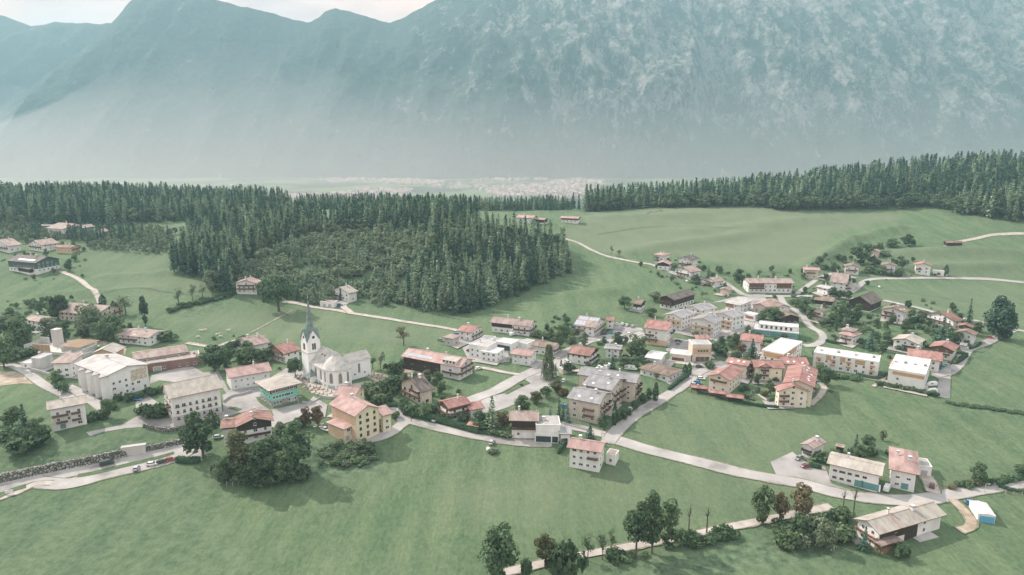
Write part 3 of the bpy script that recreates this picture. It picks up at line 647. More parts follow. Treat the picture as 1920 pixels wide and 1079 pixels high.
def H(reg, p1, p2, p3, h, pitch, rm, wm, label, name='house', cat='house', kind='gable', ov=.9, group='houses of the village', edge=None, wood=None, woodz=None, win='white', rows=None, skip='', balc=(), chim=1, door=None,
      solar=None, skyl=0, band=None, base=None, dormer=None, wsize=(1.1, 1.35), cols=None, wallz=None, open_front=False):
    hs = House(reg, p1, p2, p3, h); rmat = RM[rm]; edge = edge or (DM['brown'] if kind != 'flat' else WM['white'])
    if name == 'house' and kind == 'gable' and h > 7.5: pass
    root = empty(name, (hs.c.x, hs.c.y, hs.z), hs.rz); tag(root, label, cat, group)
    if kind == 'flat': ov = min(ov, .05)
    ov = min(ov*1.25, hs.W*.15, hs.L*.15); L, W = hs.L-2*ov, hs.W-2*ov
    wz = None
    if wood: wz = h-2.5 if woodz is None else woodz
    if wz is not None: wall_shape(kind, L, W, h, pitch, -4, wz, WM[wm], ov).build('wall', root); wall_shape(kind, L, W, h, pitch, wz, None, DM[wood], ov, .06).build('timber_wall', root)
    else: wall_shape(kind, L, W, h, pitch, -4, None, WM[wm], ov).build('wall', root)
    if base: wall_shape('box', L, W, 0, 0, -4, base[1], WM[base[0]], 0, .07).build('plinth', root)
    if band:
        for k, f0, f1, z0, z1 in band[1]:
            (ox, oy), (nx_, ny_), ln = hs.wall(k, L, W); b = MB(); b.box(ln*(f0-.5), ln*(f1-.5), -.09, .02, z0, z1, band[0]); b.build('cladding', root, (ox, oy, 0), math.atan2(ny_, nx_)+math.pi/2)
    rf = roof_mesh(kind, hs.L, hs.W, h, pitch, rmat, edge).build('roof', root)
    tp = math.tan(math.radians(pitch))
    def rz(y):
        if kind == 'gable': return h+.24+(hs.W/2-abs(y))*tp
        if kind == 'hip': return h+.24+(min(hs.W, hs.L)/2)*tp*.6
        if kind == 'shed': return h+.24+(hs.W/2+y)*tp
        return h+.32
    for i in range(chim):
        x = hs.L*(-.18+.34*i+.05*RNG.uniform(-1, 1)); y = hs.W*.06*(-1)**i
        link_mesh('chimney', CHIM[(i+int(hs.L)) % 3], rf, (x, y, rz(y)))
    sl = -hs.hand
    if solar:
        for x0, x1, y0, y1 in solar:
            b = MB(); xa, xb = hs.L*(x0-.5), hs.L*(x1-.5); nn = max(1, int((xb-xa)/1.7))
            for i in range(nn):
                q0 = xa+(xb-xa)*i/nn+.05; q1 = xa+(xb-xa)*(i+1)/nn-.05; ya, yb = sl*hs.W/2*(1-y0), sl*hs.W/2*(1-y1)
                za, zb = rz(ya)+.1, rz(yb)+.1
                vs = [(q0, ya, za), (q1, ya, za), (q1, yb, zb), (q0, yb, zb)]
                b.poly(vs+[(x, y, z-.09) for x, y, z in vs], [(0,1,2,3), (7,6,5,4), (0,4,5,1), (1,5,6,2), (2,6,7,3), (3,7,4,0)], M_SOLAR)
            b.build('solar_panel', rf)
    for i in range(skyl):
        x = hs.L*(-.38+.76*(i+.5)/skyl+RNG.uniform(-.05, .05)); y = sl*hs.W*RNG.uniform(.12, .34) if kind != 'flat' else hs.W*RNG.uniform(-.3, .3)
        b = MB(); dy = 1.0 if kind != 'flat' else .8; z = rz(y); dz = -dy*tp if kind == 'gable' else 0
        b.poly([(x-.5, y, z+.1), (x+.5, y, z+.1), (x+.5, y+sl*dy, z+dz+.1), (x-.5, y+sl*dy, z+dz+.1), (x-.5, y, z-.1), (x+.5, y, z-.1), (x+.5, y+sl*dy, z+dz-.1), (x-.5, y+sl*dy, z+dz-.1)], [(0,1,2,3), (7,6,5,4), (0,4,5,1), (1,5,6,2), (2,6,7,3), (3,7,4,0)], M_SKYL)
        b.build('skylight', rf)
    if kind == 'flat' and hs.L > 14:
        for i in range(4): b = MB(); x = hs.L*(-.4+.27*i); b.box(x-.6, x+.6, -.9+i*.4, .5+i*.4, h+.3, h+1.0+.2*(i % 2), M_CAP if i % 2 else M_CONC); b.build('roof_vent', rf)
    ns = rows if rows is not None else max(1, int((h+.3)//2.75))
    for k in 'eghk':
        if k in skip or hs.faces(k) < -.05: continue
        (ox, oy), (nx_, ny_), ln = hs.wall(k, L, W); ang = math.atan2(ny_, nx_)+math.pi/2; tx, ty = -ny_, nx_
        nc = (cols or {}).get(k, max(1, int(ln/3.6)))
        zs = [1.55+2.75*i for i in range(ns)]
        if k in 'gh' and kind == 'gable' and hs.W*tp/2 > 2.2 and ns: zs = zs + [zs[-1]+2.6]
        for j, zc in enumerate(zs):
            if zc+.7 > h and k in 'ek' and kind != 'shed': continue
            n = nc if zc < h-.3 else max(1, nc//3)
            for i in range(n):
                t = ln*((i+.5)/n-.5)*(.92 if zc < h-.3 else .4)
                if RNG.random() < .07: continue
                proud = .065 if (wz is not None and zc > wz) else 0
                if base and zc < base[1]: proud = .07
                if door and j == 0 and k == door[0] and i == nc//2: continue
                kk = win if win != 'mix' else RNG.choice(['white', 'brown', 'shutter'])
                link_mesh('window', WIN[kk], root, (ox+tx*t+nx_*proud, oy+ty*t+ny_*proud, zc), ang).scale = (wsize[0]*RNG.choice((1, 1, 1, 1.5)), 1, wsize[1])
    if door:
        k = door[0]; (ox, oy), (nx_, ny_), ln = hs.wall(k, L, W); ang = math.atan2(ny_, nx_)+math.pi/2; tx, ty = -ny_, nx_
        for f, dw, dh, mt in door[1]:
            t = ln*(f-.5); pr = .08 if base else 0
            link_mesh('door' if dw < 2 else 'garage_door', DOOR[mt], root, (ox+tx*t+nx_*pr, oy+ty*t+ny_*pr, 0), ang).scale = (dw, 1, dh)
    if not balc and kind == 'gable' and cat == 'house' and h >= 4 and chim: balc = [('g', 2.65, .05, .95, RNG.choice(['brown', 'dark', 'brown']), RNG.random() < .5)]
    for bk in balc:
        k, z, f0, f1 = bk[:4]; balcony(root, hs, k, L, W, z, f0, f1, DM[bk[4]] if len(bk) > 4 else DM['brown'], bk[5] if len(bk) > 5 else True)
    if dormer:
        for fx, wd, dh in dormer:
            x = hs.L*(fx-.5); y0 = sl*hs.W*.42; y1 = sl*hs.W*.12; b = MB(); z0 = rz(y0); zt = z0+dh
            b.box(x-wd/2, x+wd/2, min(y0, y1), max(y0, y1), z0-.6, zt, WM[wm])
            nn = max(1, int(wd/2))
            for i in range(nn): xx = x-wd/2+wd*(i+.5)/nn; b.box(xx-.5, xx+.5, min(y0, y0+sl*.05), max(y0, y0+sl*.05), z0+.35, zt-.25, M_GLASS)
            ya, yb = y0+sl*.6, sl*hs.W*.04; za, zb = zt-.05, max(zt+.3, rz(yb)+.1)
            vs = [(x-wd/2-.4, ya, za), (x+wd/2+.4, ya, za), (x+wd/2+.4, yb, zb), (x-wd/2-.4, yb, zb)]
            b.poly([(p, q, r+.15) for p, q, r in vs]+vs, [(0,1,2,3), (7,6,5,4), (0,4,5,1), (1,5,6,2), (2,6,7,3), (3,7,4,0)], RM['taupe'])
            b.build('dormer', rf)
    HOUSES.append((hs.c.x, hs.c.y, hs.rz, hs.L, hs.W)); hs.root = root; hs.roof = rf; hs.Li = L; hs.Wi = W
    return hs

# ------------------------------------------------------------------ the buildings, west to east
EG = 'larger buildings of the village'
# --- school and building site
sch = H('A', (690,662), (1085,765), (1540,660), 11.5, 12, 'pale', 'white', "large white school hall with a zigzag side wall and pale metal roof", 'school_building', 'school', rows=3, skip='eh', chim=1, group=EG, ov=.6, win='white', cols={'g': 6})
def sawtooth(hs, n=4):
    L, W = hs.Li, hs.Wi
    for i in range(n):
        x1 = L/2-.3-i*L/n*.86; x0 = x1-L/n*.62; y = -hs.hand*W/2; d = -hs.hand; zt = hs.H-.2-i*.1
        b = MB(); ring = [(x0, y), (x1, y), (x1, y+d*3.4)]
        if d < 0: ring = ring[::-1]
        b.prism(ring, -4, zt, WM['white']); o = b.build('wall_bay', hs.root)
        b = MB(); r2 = [(x0-1.0, y-d*.1), (x1+.5, y-d*.1), (x1+.5, y+d*4.2)]
        if d < 0: r2 = r2[::-1]
        b.prism(r2, zt, zt+.35, RM['pale']); b.build('bay_roof', hs.root)
sawtooth(sch)
b = MB(); b.box(.06*sch.Wi, .47*sch.Wi, -.09, .02, 5.6, 11.0, noisy("sgraffito_mural", [(.62,.58,.52), (.40,.31,.22), (.66,.62,.56)], .8, .9, 6, pos=[.4,.52,.62])); o = b.build('mural', sch.root, (sch.Li/2, 0, 0), math.pi/2)
H('A', (495,655), (712,648), 14, 8, 3, 'mauve', 'white', "low white wing behind the zigzag school wall", 'school_wing', 'school', kind='shed', rows=2, chim=0, group=EG)
H('A', (1290,640), (1830,532), (1880,448), 6, 12, 'mauve', 'white', "long school wing with grey ribbed roof and a strip of windows under its eave", 'school_wing', 'school', rows=2, chim=0, group=EG, skyl=0, cols={'e': 12})
H('C', (-70,668), (525,590), (490,538), 4.6, 0, 'mauve', 'brick', "flat roofed red brick wing beside the school forecourt", 'school_wing', 'school', kind='flat', rows=1, chim=0, group=EG, ov=.05, door=('e', [(.25, 4, 2.6, 'grey')]))
# the shell under construction
r = ground(*px('A', (560,520))); t = empty('construction_site', r, math.radians(-12)); tag(t, "unfinished concrete shell with a tall stair core behind the school", 'building site', EG)
b = MB(); b.box(-16, 26, -7, 9, -3, 1.6, WM['conc']); b.build('floor_slab', t)
b = MB(); b.box(-4, 0, 2, 6, 1.6, 11.5, WM['conc']); b.build('stair_core', t)
b = MB(); b.box(-8, 3, -6.6, -6.2, 1.6, 5.4, DM['tan']); [b.box(-8+i*1.5, -7.9+i*1.5, -6.75, -6.6, 1.6, 5.4, DM['warm']) for i in range(8)]; b.build('formwork', t)
for x0, x1, y0, y1, h_ in ((4, 24, 4, 4.4, 3.2), (10, 10.4, -6, 4, 2.6), (16, 16.4, -6, 4, 3.0), (23.6, 24, -6, 4, 2.4), (-15, -9, 5, 5.4, 4), (-15, -14.6, -6, 5, 2.6)): b = MB(); b.box(x0, x1, y0, y1, 1.6, 1.6+h_, WM['conc']); b.build('wall', t)
for i in range(9): b = MB(); b.box(9+i*1.6, 9.5+i*1.6, -6.5, 8, 4.9, 5.2, DM['tan']); b.build('beam', t)
H('A', 12, (900,560), (1150,555), 7, 22, 'taupe', 'conc', "timber framed gable house under construction behind the school roof", 'unfinished_house', 'house', wood='tan', woodz=4, rows=1, chim=0, group=EG)
H('A', (310,600), (400,605), 8, 6, 0, 'pale', 'conc', "raw concrete block at the corner of the building site", 'concrete_block', 'building', kind='flat', rows=0, chim=0, group=EG)
H('A', (205,650), (300,655), 6, 2.6, 0, 'white', 'white', "small white site cabin beside the drive", 'site_cabin', 'cabin', kind='flat', rows=1, chim=0, group=EG)
# --- houses of the west slope
H('A', (225,215), (405,240), (590,198), 5.5, 16, 'mauve', 'white', "brown roofed house with a white chimney on the west slope", balc=[('g', 2.7, .1, .9)], win='brown')
H('A', (700,125), (985,190), (1118,98), 5.0, 17, 'mauve', 'beige', "beige house half hidden behind pale bushes on the west slope", win='brown', rows=2)
H('A', (1238,357), (1488,414), (1605,338), 5.0, 13, 'mauve', 'white', "white house with one big pale roof light beside the meadow", skyl=1, chim=2, balc=[('e', 2.6, .05, .6)], rows=2)
H('B', (430,250), (805,182), 12, 9.5, 17, 'taupe', 'white', "tall white house with flower balconies above the grassy bank", balc=[('e', 2.9, .12, .45), ('e', 5.8, .02, .5), ('e', 5.8, .58, .85), ('e', 2.9, .58, .85)], rows=3, chim=1, door=('e', [(.3, 2.4, 2.5, 'teal')]))
H('D', (800,155), (235,245), (50,150), 11, 25, 'taupe', 'white', "big white municipal building with red flower windows and taupe roof", 'municipal_building', 'town hall', rows=3, win='flower', chim=0, group=EG, base=('grey', 2.4), cols={'e': 7, 'g': 5}, balc=[('g', 5.6, .55, .8)], edge=DM['warm'])
H('C', (1270,738), (820,802), (720,727), 6.5, 20, 'salmon', 'white', "long white building with salmon roof above the curved ramp", 'hall', 'hall', rows=2, chim=1, group=EG, win='white', wsize=(.8, .8), cols={'e': 6})
H('D', (1040,90), (1210,182), (1565,102), 8.5, 11, 'taupe', 'turq', "turquoise house with stone base and brown upper storey", 'turquoise_house', 'house', kind='hip', wood='brown', woodz=6.0, base=('stone', 2.6), rows=3, chim=0, group=EG, ov=1.6, door=('g', [(.8, 1.8, 2.4, 'grey')]), cols={'e': 4, 'g': 8})
ch = H('D', (1217,397), (1277,490), (885,548), 7.2, 19, 'brownred', 'white', "chalet inn with rust red roof and dark timber gable behind the trees", 'chalet', 'inn', wood='dark', woodz=4.9, rows=3, chim=2, win='white', balc=[('g', 2.4, .05, .95, 'dark')], edge=DM['brown'])
H('D', (712,568), (905,548), 11, 7.0, 15, 'brownred', 'white', "lower side wing of the chalet inn with rust red roof", 'chalet_wing', 'inn', rows=2, chim=1, wood='dark', woodz=6.2, edge=DM['brown'])
# --- yellow inn
H('F', (288,320), (572,442), (852,357), 10.5, 26, 'salmon', 'yellow', "big yellow inn with salmon roof beside the lane", 'inn', 'inn', rows=3, chim=1, group=EG, band=(WM['orange'], [('e', 0, 1, -3.5, 10.3)]), cols={'g': 3, 'e': 7}, edge=DM['brown'], ov=.7, door=('g', [(.5, 1.6, 2.6, 'brown')]), win='brown')
H('F', (345,225), (560,250), 12, 8.5, 22, 'salmon', 'yellow', "rear wing of the yellow inn under a salmon roof", 'inn_wing', 'inn', rows=2, chim=1, group=EG)
H('F', (842,442), (957,412), 7, 7.2, 14, 'salmon', 'yellow', "small yellow annexe with salmon roof at the end of the inn", 'inn_annexe', 'inn', rows=2, chim=0, group=EG, kind='shed', cols={'e': 1})
H('F', (258,500), (458,572), (582,530), 5.4, 14, 'salmon', 'yellow', "one storey inn annexe with hipped salmon roof and garage door", 'inn_annexe', 'inn', kind='hip', rows=2, chim=0, group=EG, ov=.6, band=(WM['orange'], [('e', 0, 1, -3.5, 5.3)]), door=('g', [(.3, 2.2, 2.3, 'grey')]))
# --- farm behind the church and its neighbours
fm = H('G', (-297,590), (330,690), (525,617), 7, 19, 'salmon', 'white', "long farmhouse with salmon roof, dark barn half and solar panels", 'farmhouse', 'farmhouse', rows=2, chim=2, group=EG, solar=[(.03,.5,.22,.5)], dormer=[(.8, 8, 1.7)], balc=[('g', 2.8, 0, 1), ('g', 5.4, .1, .9), ('e', 2.8, .72, 1)], skip='', cols={'e': 4}, edge=DM['warm'])
b = MB(); b.box(-fm.Li/2-.05, fm.Li*.17, -.12, .02, 1.9, 6.9, DM['dark']); b.box(-fm.Li/2, fm.Li*.17, -.10, .02, -.5, 1.9, DM['dark'])
b.build('barn_wall', fm.root, (0, -fm.hand*fm.Wi/2, 0), 0 if fm.hand > 0 else math.pi)
H('F', (1383,162), (1243,202), (1005,95), 6.5, 25, 'dark', 'beige', "beige house with dark brown roof and balconies behind the hedge", balc=[('g', 2.8, .1, .9, 'brown'), ('g', 5.2, .5, .9, 'dark')], rows=2, chim=2, win='brown')
H('H', (343,305), (112,362), (-5,285), 6.2, 18, 'red', 'white', "white house with bright red roof and flower balcony behind the long hedge", balc=[('e', 2.8, .05, .95), ('g', 2.8, 0, 1)], rows=2, win='brown', wood='brown', woodz=4.4)
H('H', (325,377), (478,352), 6, 4.6, 12, 'red', 'white', "small garage annexe with red roof behind a bush", 'garage', 'garage', rows=1, chim=0, kind='shed')
H('H', (310,520), (418,552), (440,500), 2.6, 12, 'red', 'beige', "little red roofed garden shed behind the hedge", 'garden_shed', 'shed', rows=0, chim=0, group='sheds and garages', wood='brown', woodz=.2)
H('H', (715,480), (1017,487), 11, 7.6, 22, 'mauve', 'white', "chalet with dark timber upper storey beside the lane", 'chalet', 'house', wood='dark', woodz=4.4, rows=3, balc=[('e', 3.9, 0, 1, 'dark')], chim=1, win='white')
H('H', (985,527), (1232,526), 9, 6.6, 0, 'pale', 'white', "white flat roofed house with green shutters over open garages", 'house', 'house', kind='flat', rows=0, chim=1, cols={'e': 3})
hb1 = H('H', (972,612), (1215,622), 5, 3.4, 0, 'pale', 'white', "double open garage with a grey terrace roof", 'garage', 'garage', kind='flat', rows=0, chim=0, group='sheds and garages')
b = MB(); b.box(-hb1.Li/2+.5, hb1.Li*.18, -.08, .02, .1, 2.7, M_GLASS); b.box(hb1.Li*.23, hb1.Li/2-.3, -.08, .02, .1, 2.7, M_GLASS); b.build('garage_opening_shade', hb1.root, (0, -hb1.hand*hb1.Wi/2, 0), 0 if hb1.hand > 0 else math.pi)  # dark sheets on the closed wall stand for the shaded garage insides
H('H', (1213,612), (1345,618), 6, 4.2, 6, 'grey', 'white', "small annexe with red door and grey sheet roof", 'annexe', 'garage', kind='shed', rows=1, chim=0, group='sheds and garages', door=('e', [(.2, 1.3, 2.2, 'red')]))
H('H', (1268,752), (1632,793), (1722,692), 8.0, 20, 'salmon', 'white', "white three storey house with salmon roof standing alone in the meadow", rows=3, balc=[('e', 4.6, .62, .95, 'brown', False)], chim=1, win='white', wsize=(1.2, 1.1), cols={'e': 4, 'g': 2}, ov=.9)
H('H', (1682,815), (1778,832), (1822,783), 3.6, 0, 'mauve', 'white', "flat roofed garage beside the lone salmon roofed house", 'garage', 'garage', kind='flat', rows=1, chim=0, group='sheds and garages', cols={'e': 1, 'g': 0})
# --- beige apartment terrace
for (p1, p2, p3, h_, lab) in (((100,385), (470,444), (645,325), 9.0, "beige apartment block nearest the spruces, grey roof and red flower balconies"), ((275,240), (602,303), (797,182), 9.6, "middle beige apartment block with stepped grey roof"), ((205,135), (850,215), (975,130), 9.6, "rear beige apartment block with the longest grey roof")):
    H('J', p1, p2, p3, h_, 17, 'grey', 'beige', lab, 'apartment_building', 'apartments', rows=3, chim=2, group='stepped beige apartment blocks', balc=[('g', 2.8, .2, .45), ('g', 5.6, .2, .45), ('g', 2.8, .6, .9), ('g', 5.6, .6, .9, 'dark')] + ([('e', 2.4, .52, .86), ('e', 5.2, .52, .86)] if h_ == 9.0 else []), edge=DM['dark'], ov=.8, skyl=2)
H('J', (880,62), (1217,152), (1375,85), 3.3, 13, 'brown', 'white', "low white bungalow with hipped brown roof behind a hedge", 'bungalow', 'house', kind='hip', rows=1, chim=1, ov=.8)
H('I', (120,697), (375,734), (500,655), 5.5, 18, 'brownred', 'white', "white villa with rust red roof beside the village road", rows=2, chim=1, balc=[('g', 2.6, 0, .9, 'dark', False)], wood='dark', woodz=4.6)
H('I', (500,652), (690,657), (748,610), 5.6, 6, 'grey', 'white', "white house with low grey roof behind the rust red villa", rows=2, chim=2)
H('I', (182,402), (422,426), (560,345), 5.6, 20, 'mauve', 'white', "guest house with two bright solar arrays on its roof", 'guest_house', 'hotel', rows=2, chim=1, solar=[(.08,.48,.62,.95),(.55,.97,.62,.95),(.02,.5,.1,.5)], balc=[('e', 2.7, 0, .5, 'warm'), ('g', 2.7, 0, 1, 'warm')])
H('I', (545,352), (632,357), 11, 5.0, 14, 'brownred', 'white', "rust roofed rear wing of the solar guest house", 'guest_house_wing', 'hotel', rows=2, chim=0)
H('I', (920,430), (1197,454), (1315,385), 9.5, 20, 'red', 'white', "tall white house with red roof on a beige ground floor", rows=3, chim=1, balc=[('e', 5.2, 0, .4, 'brown'), ('e', 2.6, .0, .6, 'white' if False else 'brown', False), ('g', 5.4, .55, 1, 'dark', False)], base=('orange', 3.0))
H('I', (1517,68), (1273,137), (1093,105), 6.6, 20, 'dark', 'white', "dark timber farmhouse with flower balconies at the field edge", 'farmhouse', 'farmhouse', wood='dark', woodz=2.6, rows=2, chim=0, balc=[('g', 2.6, 0, 1, 'dark'), ('g', 4.6, .1, .9, 'dark')], win='brown')
H('I', (812,172), (918,183), (988,150), 4.0, 20, 'brown', 'white', "tiny brown roofed hut alone under a tree in the field", 'hut', 'barn', wood='dark', woodz=2.0, rows=1, chim=1, group='sheds and garages')
# --- grey roofed apartment houses
for (p1, p2, p3, h_, lab) in (((652,212), (535,254), (263,216), 9.0, "apartment house with larch balconies and open timber gable, grey roof"), ((852,165), (722,206), (540,152), 8.6, "white apartment house behind the open timber gable, grey roof"), ((347,150), (215,207), (28,165), 8.2, "west apartment house with long larch balcony and grey roof"), ((527,95), (402,140), (268,85), 8.0, "rearmost apartment house with grey roof below the dark farmhouse")):
    H('K', p1, p2, p3, h_, 15, 'grey', 'white', lab, 'apartment_building', 'apartments', rows=3, chim=1, group='grey roofed apartment houses', balc=[('g', 2.8, 0, 1, 'tan', False), ('g', 5.5, 0, 1, 'tan', False)], edge=DM['tan'], ov=1.0)
fs = H('K', (318,470), (510,470), 9, 9.5, 0, 'pale', 'beige', "beige fire station block with three garage doors", 'fire_station', 'fire station', kind='flat', rows=0, chim=0, group=EG, door=('e', [(.3, 2.8, 3.0, 'brown'), (.56, 2.8, 3.0, 'brown'), (.82, 2.8, 3.0, 'brown')]), band=(DM['tan'], [('e', 0, 1, 4.4, 7.6)]))
b = MB(); [b.box(-2.2+i*1.5, -1.2+i*1.5, -.14, .02, 5.6, 6.6, M_GLASS) for i in range(4)]; b.build('window', fs.root, (0, -fs.hand*fs.Wi/2, 0), 0 if fs.hand > 0 else math.pi)
H('K', (345,412), (500,415), 6, 9.8, 6, 'red', 'beige', "red roofed tower top behind the fire station block", 'fire_station_tower', 'fire station', kind='shed', rows=0, chim=0, group=EG)
H('K', (85,562), (300,585), 9, 3.6, 0, 'white', 'beige', "long low hall with white flat roof joined to the fire station", 'hall', 'hall', kind='flat', rows=0, chim=0, group=EG, door=('e', [(.4, 8, 2.2, 'brown')]))
H('I', (945,745), (1127,765), (1215,692), 4.6, 8, 'white', 'white', "white hall with pale gabled roof beside the big broad tree", 'hall', 'hall', rows=1, chim=0, group=EG, edge=WM['white'])
# --- red roofed courtyard complex
CG = 'red roofed courtyard buildings'
H('K', 19, (455,785), (700,838), 7, 20, 'red', 'cream', "cream gabled house with timber loft at the street side of the red courtyard", 'apartment_building', 'apartments', rows=3, chim=0, group=CG, skyl=2, balc=[('g', 5.2, .1, .9, 'brown')], solar=[(.1,.35,.3,.7)], edge=DM['brown'])
H('K', (640,648), (875,692), (940,640), 7.2, 17, 'red', 'cream', "rear red roofed wing with skylights facing the fire station street", 'apartment_building', 'apartments', rows=3, chim=0, group=CG, skyl=3, balc=[('g', 2.8, .1, .9), ('g', 5.4, .1, .9)])
H('K', (935,702), (1255,712), 12, 7, 20, 'red', 'cream', "central cream courtyard wing between the two red gables", 'apartment_building', 'apartments', rows=3, chim=1, group=CG)
H('K', 9, (985,697), (1122,702), 7.4, 28, 'red', 'cream', "small red gabled bay with balcony facing the courtyard garden", 'gabled_bay', 'apartments', rows=3, chim=0, group=CG, balc=[('g', 2.8, .1, .9), ('g', 5.4, .1, .9, 'dark')])
H('K', (1600,725), (1537,902), (1210,862), 9, 19, 'red', 'cream', "long cream wing with many skylights at the east side of the courtyard", 'apartment_building', 'apartments', rows=3, chim=1, group=CG, skyl=6, balc=[('e', 2.8, .3, .6)])
H('K', 6, (1180,944), (1505,948), 7.8, 21, 'red', 'cream', "cream end house with balconies at the field end of the courtyard", 'apartment_building', 'apartments', rows=3, chim=1, group=CG, balc=[('g', 2.7, 0, .35), ('g', 5.3, 0, .35)], cols={'g': 3})
H('K', (1225,668), (1500,676), 12, 7.6, 19, 'red', 'cream', "rear corner wing joining the courtyard buildings", 'apartment_building', 'apartments', rows=3, chim=1, group=CG, skyl=3)
for i, (a, c, lab) in enumerate((((295,905), (478,925), "red roofed carport nearest the street along the field"), ((480,955), (655,978), "middle red roofed carport along the field"), ((660,1000), (835,1022), "third red roofed carport beside the garden"))):
    hs = House('K', a, c, 5.0, 2.5); t = empty('carport', (hs.c.x, hs.c.y, hs.z), hs.rz); tag(t, lab, 'carport', 'carports of the courtyard')
    roof_mesh('gable', hs.L, hs.W, 2.5, 12, RM['red'], DM['brown']).build('roof', t)
    for sx in (-1, 1):
        for sy in (-1, 1): b = MB(); b.box(-.1, .1, -.1, .1, -2, 2.5, DM['brown']); b.build('post', t, (sx*(hs.L/2-.5), sy*(hs.W/2-.5), 0))
    b = MB(); b.box(-hs.L/2+.5, hs.L/2-.5, hs.hand*(hs.W/2-.7), hs.hand*(hs.W/2-.6), -2, 2.4, DM['brown']); b.build('back_wall', t)
# --- modern flats
H('K', (990,527), (1225,562), (1450,442), 8, 0, 'white', 'white', "white modern flats with larch top storey and white roof", 'apartment_building', 'apartments', kind='flat', rows=3, chim=0, group='modern flat roofed flats', skyl=6, band=(DM['orange'], [('e', .1, .98, 5.2, 7.8), ('g', .02, .7, 5.2, 7.8)]))
H('L', (88,462), (640,532), (707,486), 7.8, 0, 'white', 'white', "long row of white flats with orange balconies", 'apartment_building', 'apartments', kind='flat', rows=3, chim=0, group='modern flat roofed flats', skyl=8, band=(DM['orange'], [('e', .2, .28, 5.2, 7.6), ('e', .42, .5, 5.2, 7.6), ('e', .65, .8, 5.2, 7.6)]), balc=[(k, z, f, f+.07, 'orange', False) for k, f in (('e', .05), ('e', .28), ('e', .52), ('e', .88)) for z in (2.6, 5.2)])
H('L', (738,597), (1052,647), (1112,522), 8.4, 0, 'white', 'white', "white corner flats with orange band at the field edge", 'apartment_building', 'apartments', kind='flat', rows=3, chim=0, group='modern flat roofed flats', skyl=5, band=(DM['orange'], [('e', .12, .98, 6.2, 7.9)]), cols={'e': 2}, balc=[('h', 2.8, .1, .5, 'orange'), ('h', 5.4, .1, .5, 'orange')])
H('L', (870,497), (1165,522), (1222,456), 6, 15, 'red', 'white', "red roofed row house behind the white corner flats", rows=2, chim=1)
H('L', (1352,402), (1298,447), (1078,410), 5.5, 19, 'red', 'white', "red roofed house with timber gable beside the edge street", rows=2, chim=1, wood='brown', woodz=3.6, balc=[('g', 2.6, .1, .9)])
H('L', (1068,350), (997,390), (763,347), 5.0, 16, 'taupe', 'white', "house with greyish roof and a red awning on its balcony", rows=2, chim=1, balc=[('g', 2.4, .4, .95, 'dark')])
H('L', (300,297), (445,322), (545,298), 5.0, 17, 'salmon', 'white', "white villa with hipped salmon roof and balcony", kind='hip', rows=2, chim=1, balc=[('e', 2.5, .1, .9)])
H('L', (318,262), (440,280), (520,262), 6.6, 16, 'mauve', 'white', "grey roofed house just behind the salmon hipped villa", kind='hip', rows=2, chim=1)
H('L', (962,102), (866,117), (640,92), 6.8, 18, 'brown', 'white', "large brown roofed house with flowery balconies and long hedge", rows=2, chim=1, skyl=2, balc=[('g', 2.7, 0, .6), ('g', 5.2, .1, .6)])
H('L', (1352,184), (1300,202), (1080,130), 5.4, 17, 'brownred', 'white', "white house with long rust roof by the upper field road", rows=2, chim=1, balc=[('g', 2.6, 0, .9)])
H('L', (1495,232), (1440,246), (1302,232), 5.0, 18, 'brownred', 'cream', "rust roofed cottage next to the huge round tree", rows=2, chim=0, wood='brown', woodz=3.4)
H('L', (1522,292), (1470,312), (1290,285), 6.0, 17, 'brown', 'white', "white house with brown roof below the rust cottage", rows=2, chim=0)
H('L', (1340,395), (1400,405), (1425,385), 3.0, 15, 'grey', 'grey', "small grey garden hut beside the edge street", 'garden_shed', 'shed', rows=0, chim=0, group='sheds and garages')
H('L', (262,102), (192,108), (75,95), 7, 19, 'brown', 'white', "white house with brown roof and red balconies in the garden curve", rows=2, chim=1, balc=[('g', 2.7, 0, 1), ('g', 5, .2, .8)])
H('M', (978,437), (905,472), (746,443), 5.2, 30, 'dark', 'white', "black timber barn with steep dark roof", 'barn', 'barn', wood='dark', woodz=.3, rows=0, chim=0)
H('K', 12, (1198,202), (1418,197), 4.6, 17, 'brown', 'white', "house with low brown roof and dark front", rows=1, chim=0, wood='dark', woodz=1.2)
tf = H('K', (938,314), (1388,360), 12, 3.6, 0, 'white', 'teal', "long terrace house with teal ground floor and white upper boxes", 'terrace_house', 'apartments', kind='flat', rows=1, chim=0, group='modern flat roofed flats', cols={'e': 8})
b = MB(); b.box(-tf.L*.40, tf.L*.48, -2.5, 5, 3.6, 6.4, WM['white']); b.box(-tf.L*.41, tf.L*.49, -2.9, 5.3, 6.4, 6.7, RM['white']); [b.box(-tf.L*.36+i*tf.L*.11, -tf.L*.31+i*tf.L*.11, -2.56, -2.4, 4.2, 5.9, M_GLASS) for i in range(7)]; b.build('upper_storey', tf.root)
H('K', (757,427), (992,442), (1085,387), 5.0, 20, 'red', 'white', "red roofed house half hidden by shrubs near the fire station", rows=1, chim=1, balc=[('g', 2.6, .1, .9)])
H('N', (1492,612), (1660,637), (1818,612), 5.6, 5, 'pale', 'white', "white building with a wide pale roof and larch corner", rows=2, chim=0, kind='shed', band=(DM['warm'], [('e', 0, .6, 2.8, 5.4)]))
H('K', (830,150), (945,175), 6, 3.2, 0, 'white', 'white', "flat white annexe with a red awning", 'annexe', 'garage', kind='flat', rows=0, chim=0, group='sheds and garages', band=(WM['brick'], [('e', .2, .9, .6, 2.4)]))
H('M', (302,457), (213,492), 12, 4.5, 20, 'salmon', 'pink', "house with broad faded rose roof below the lane", rows=1, chim=0)
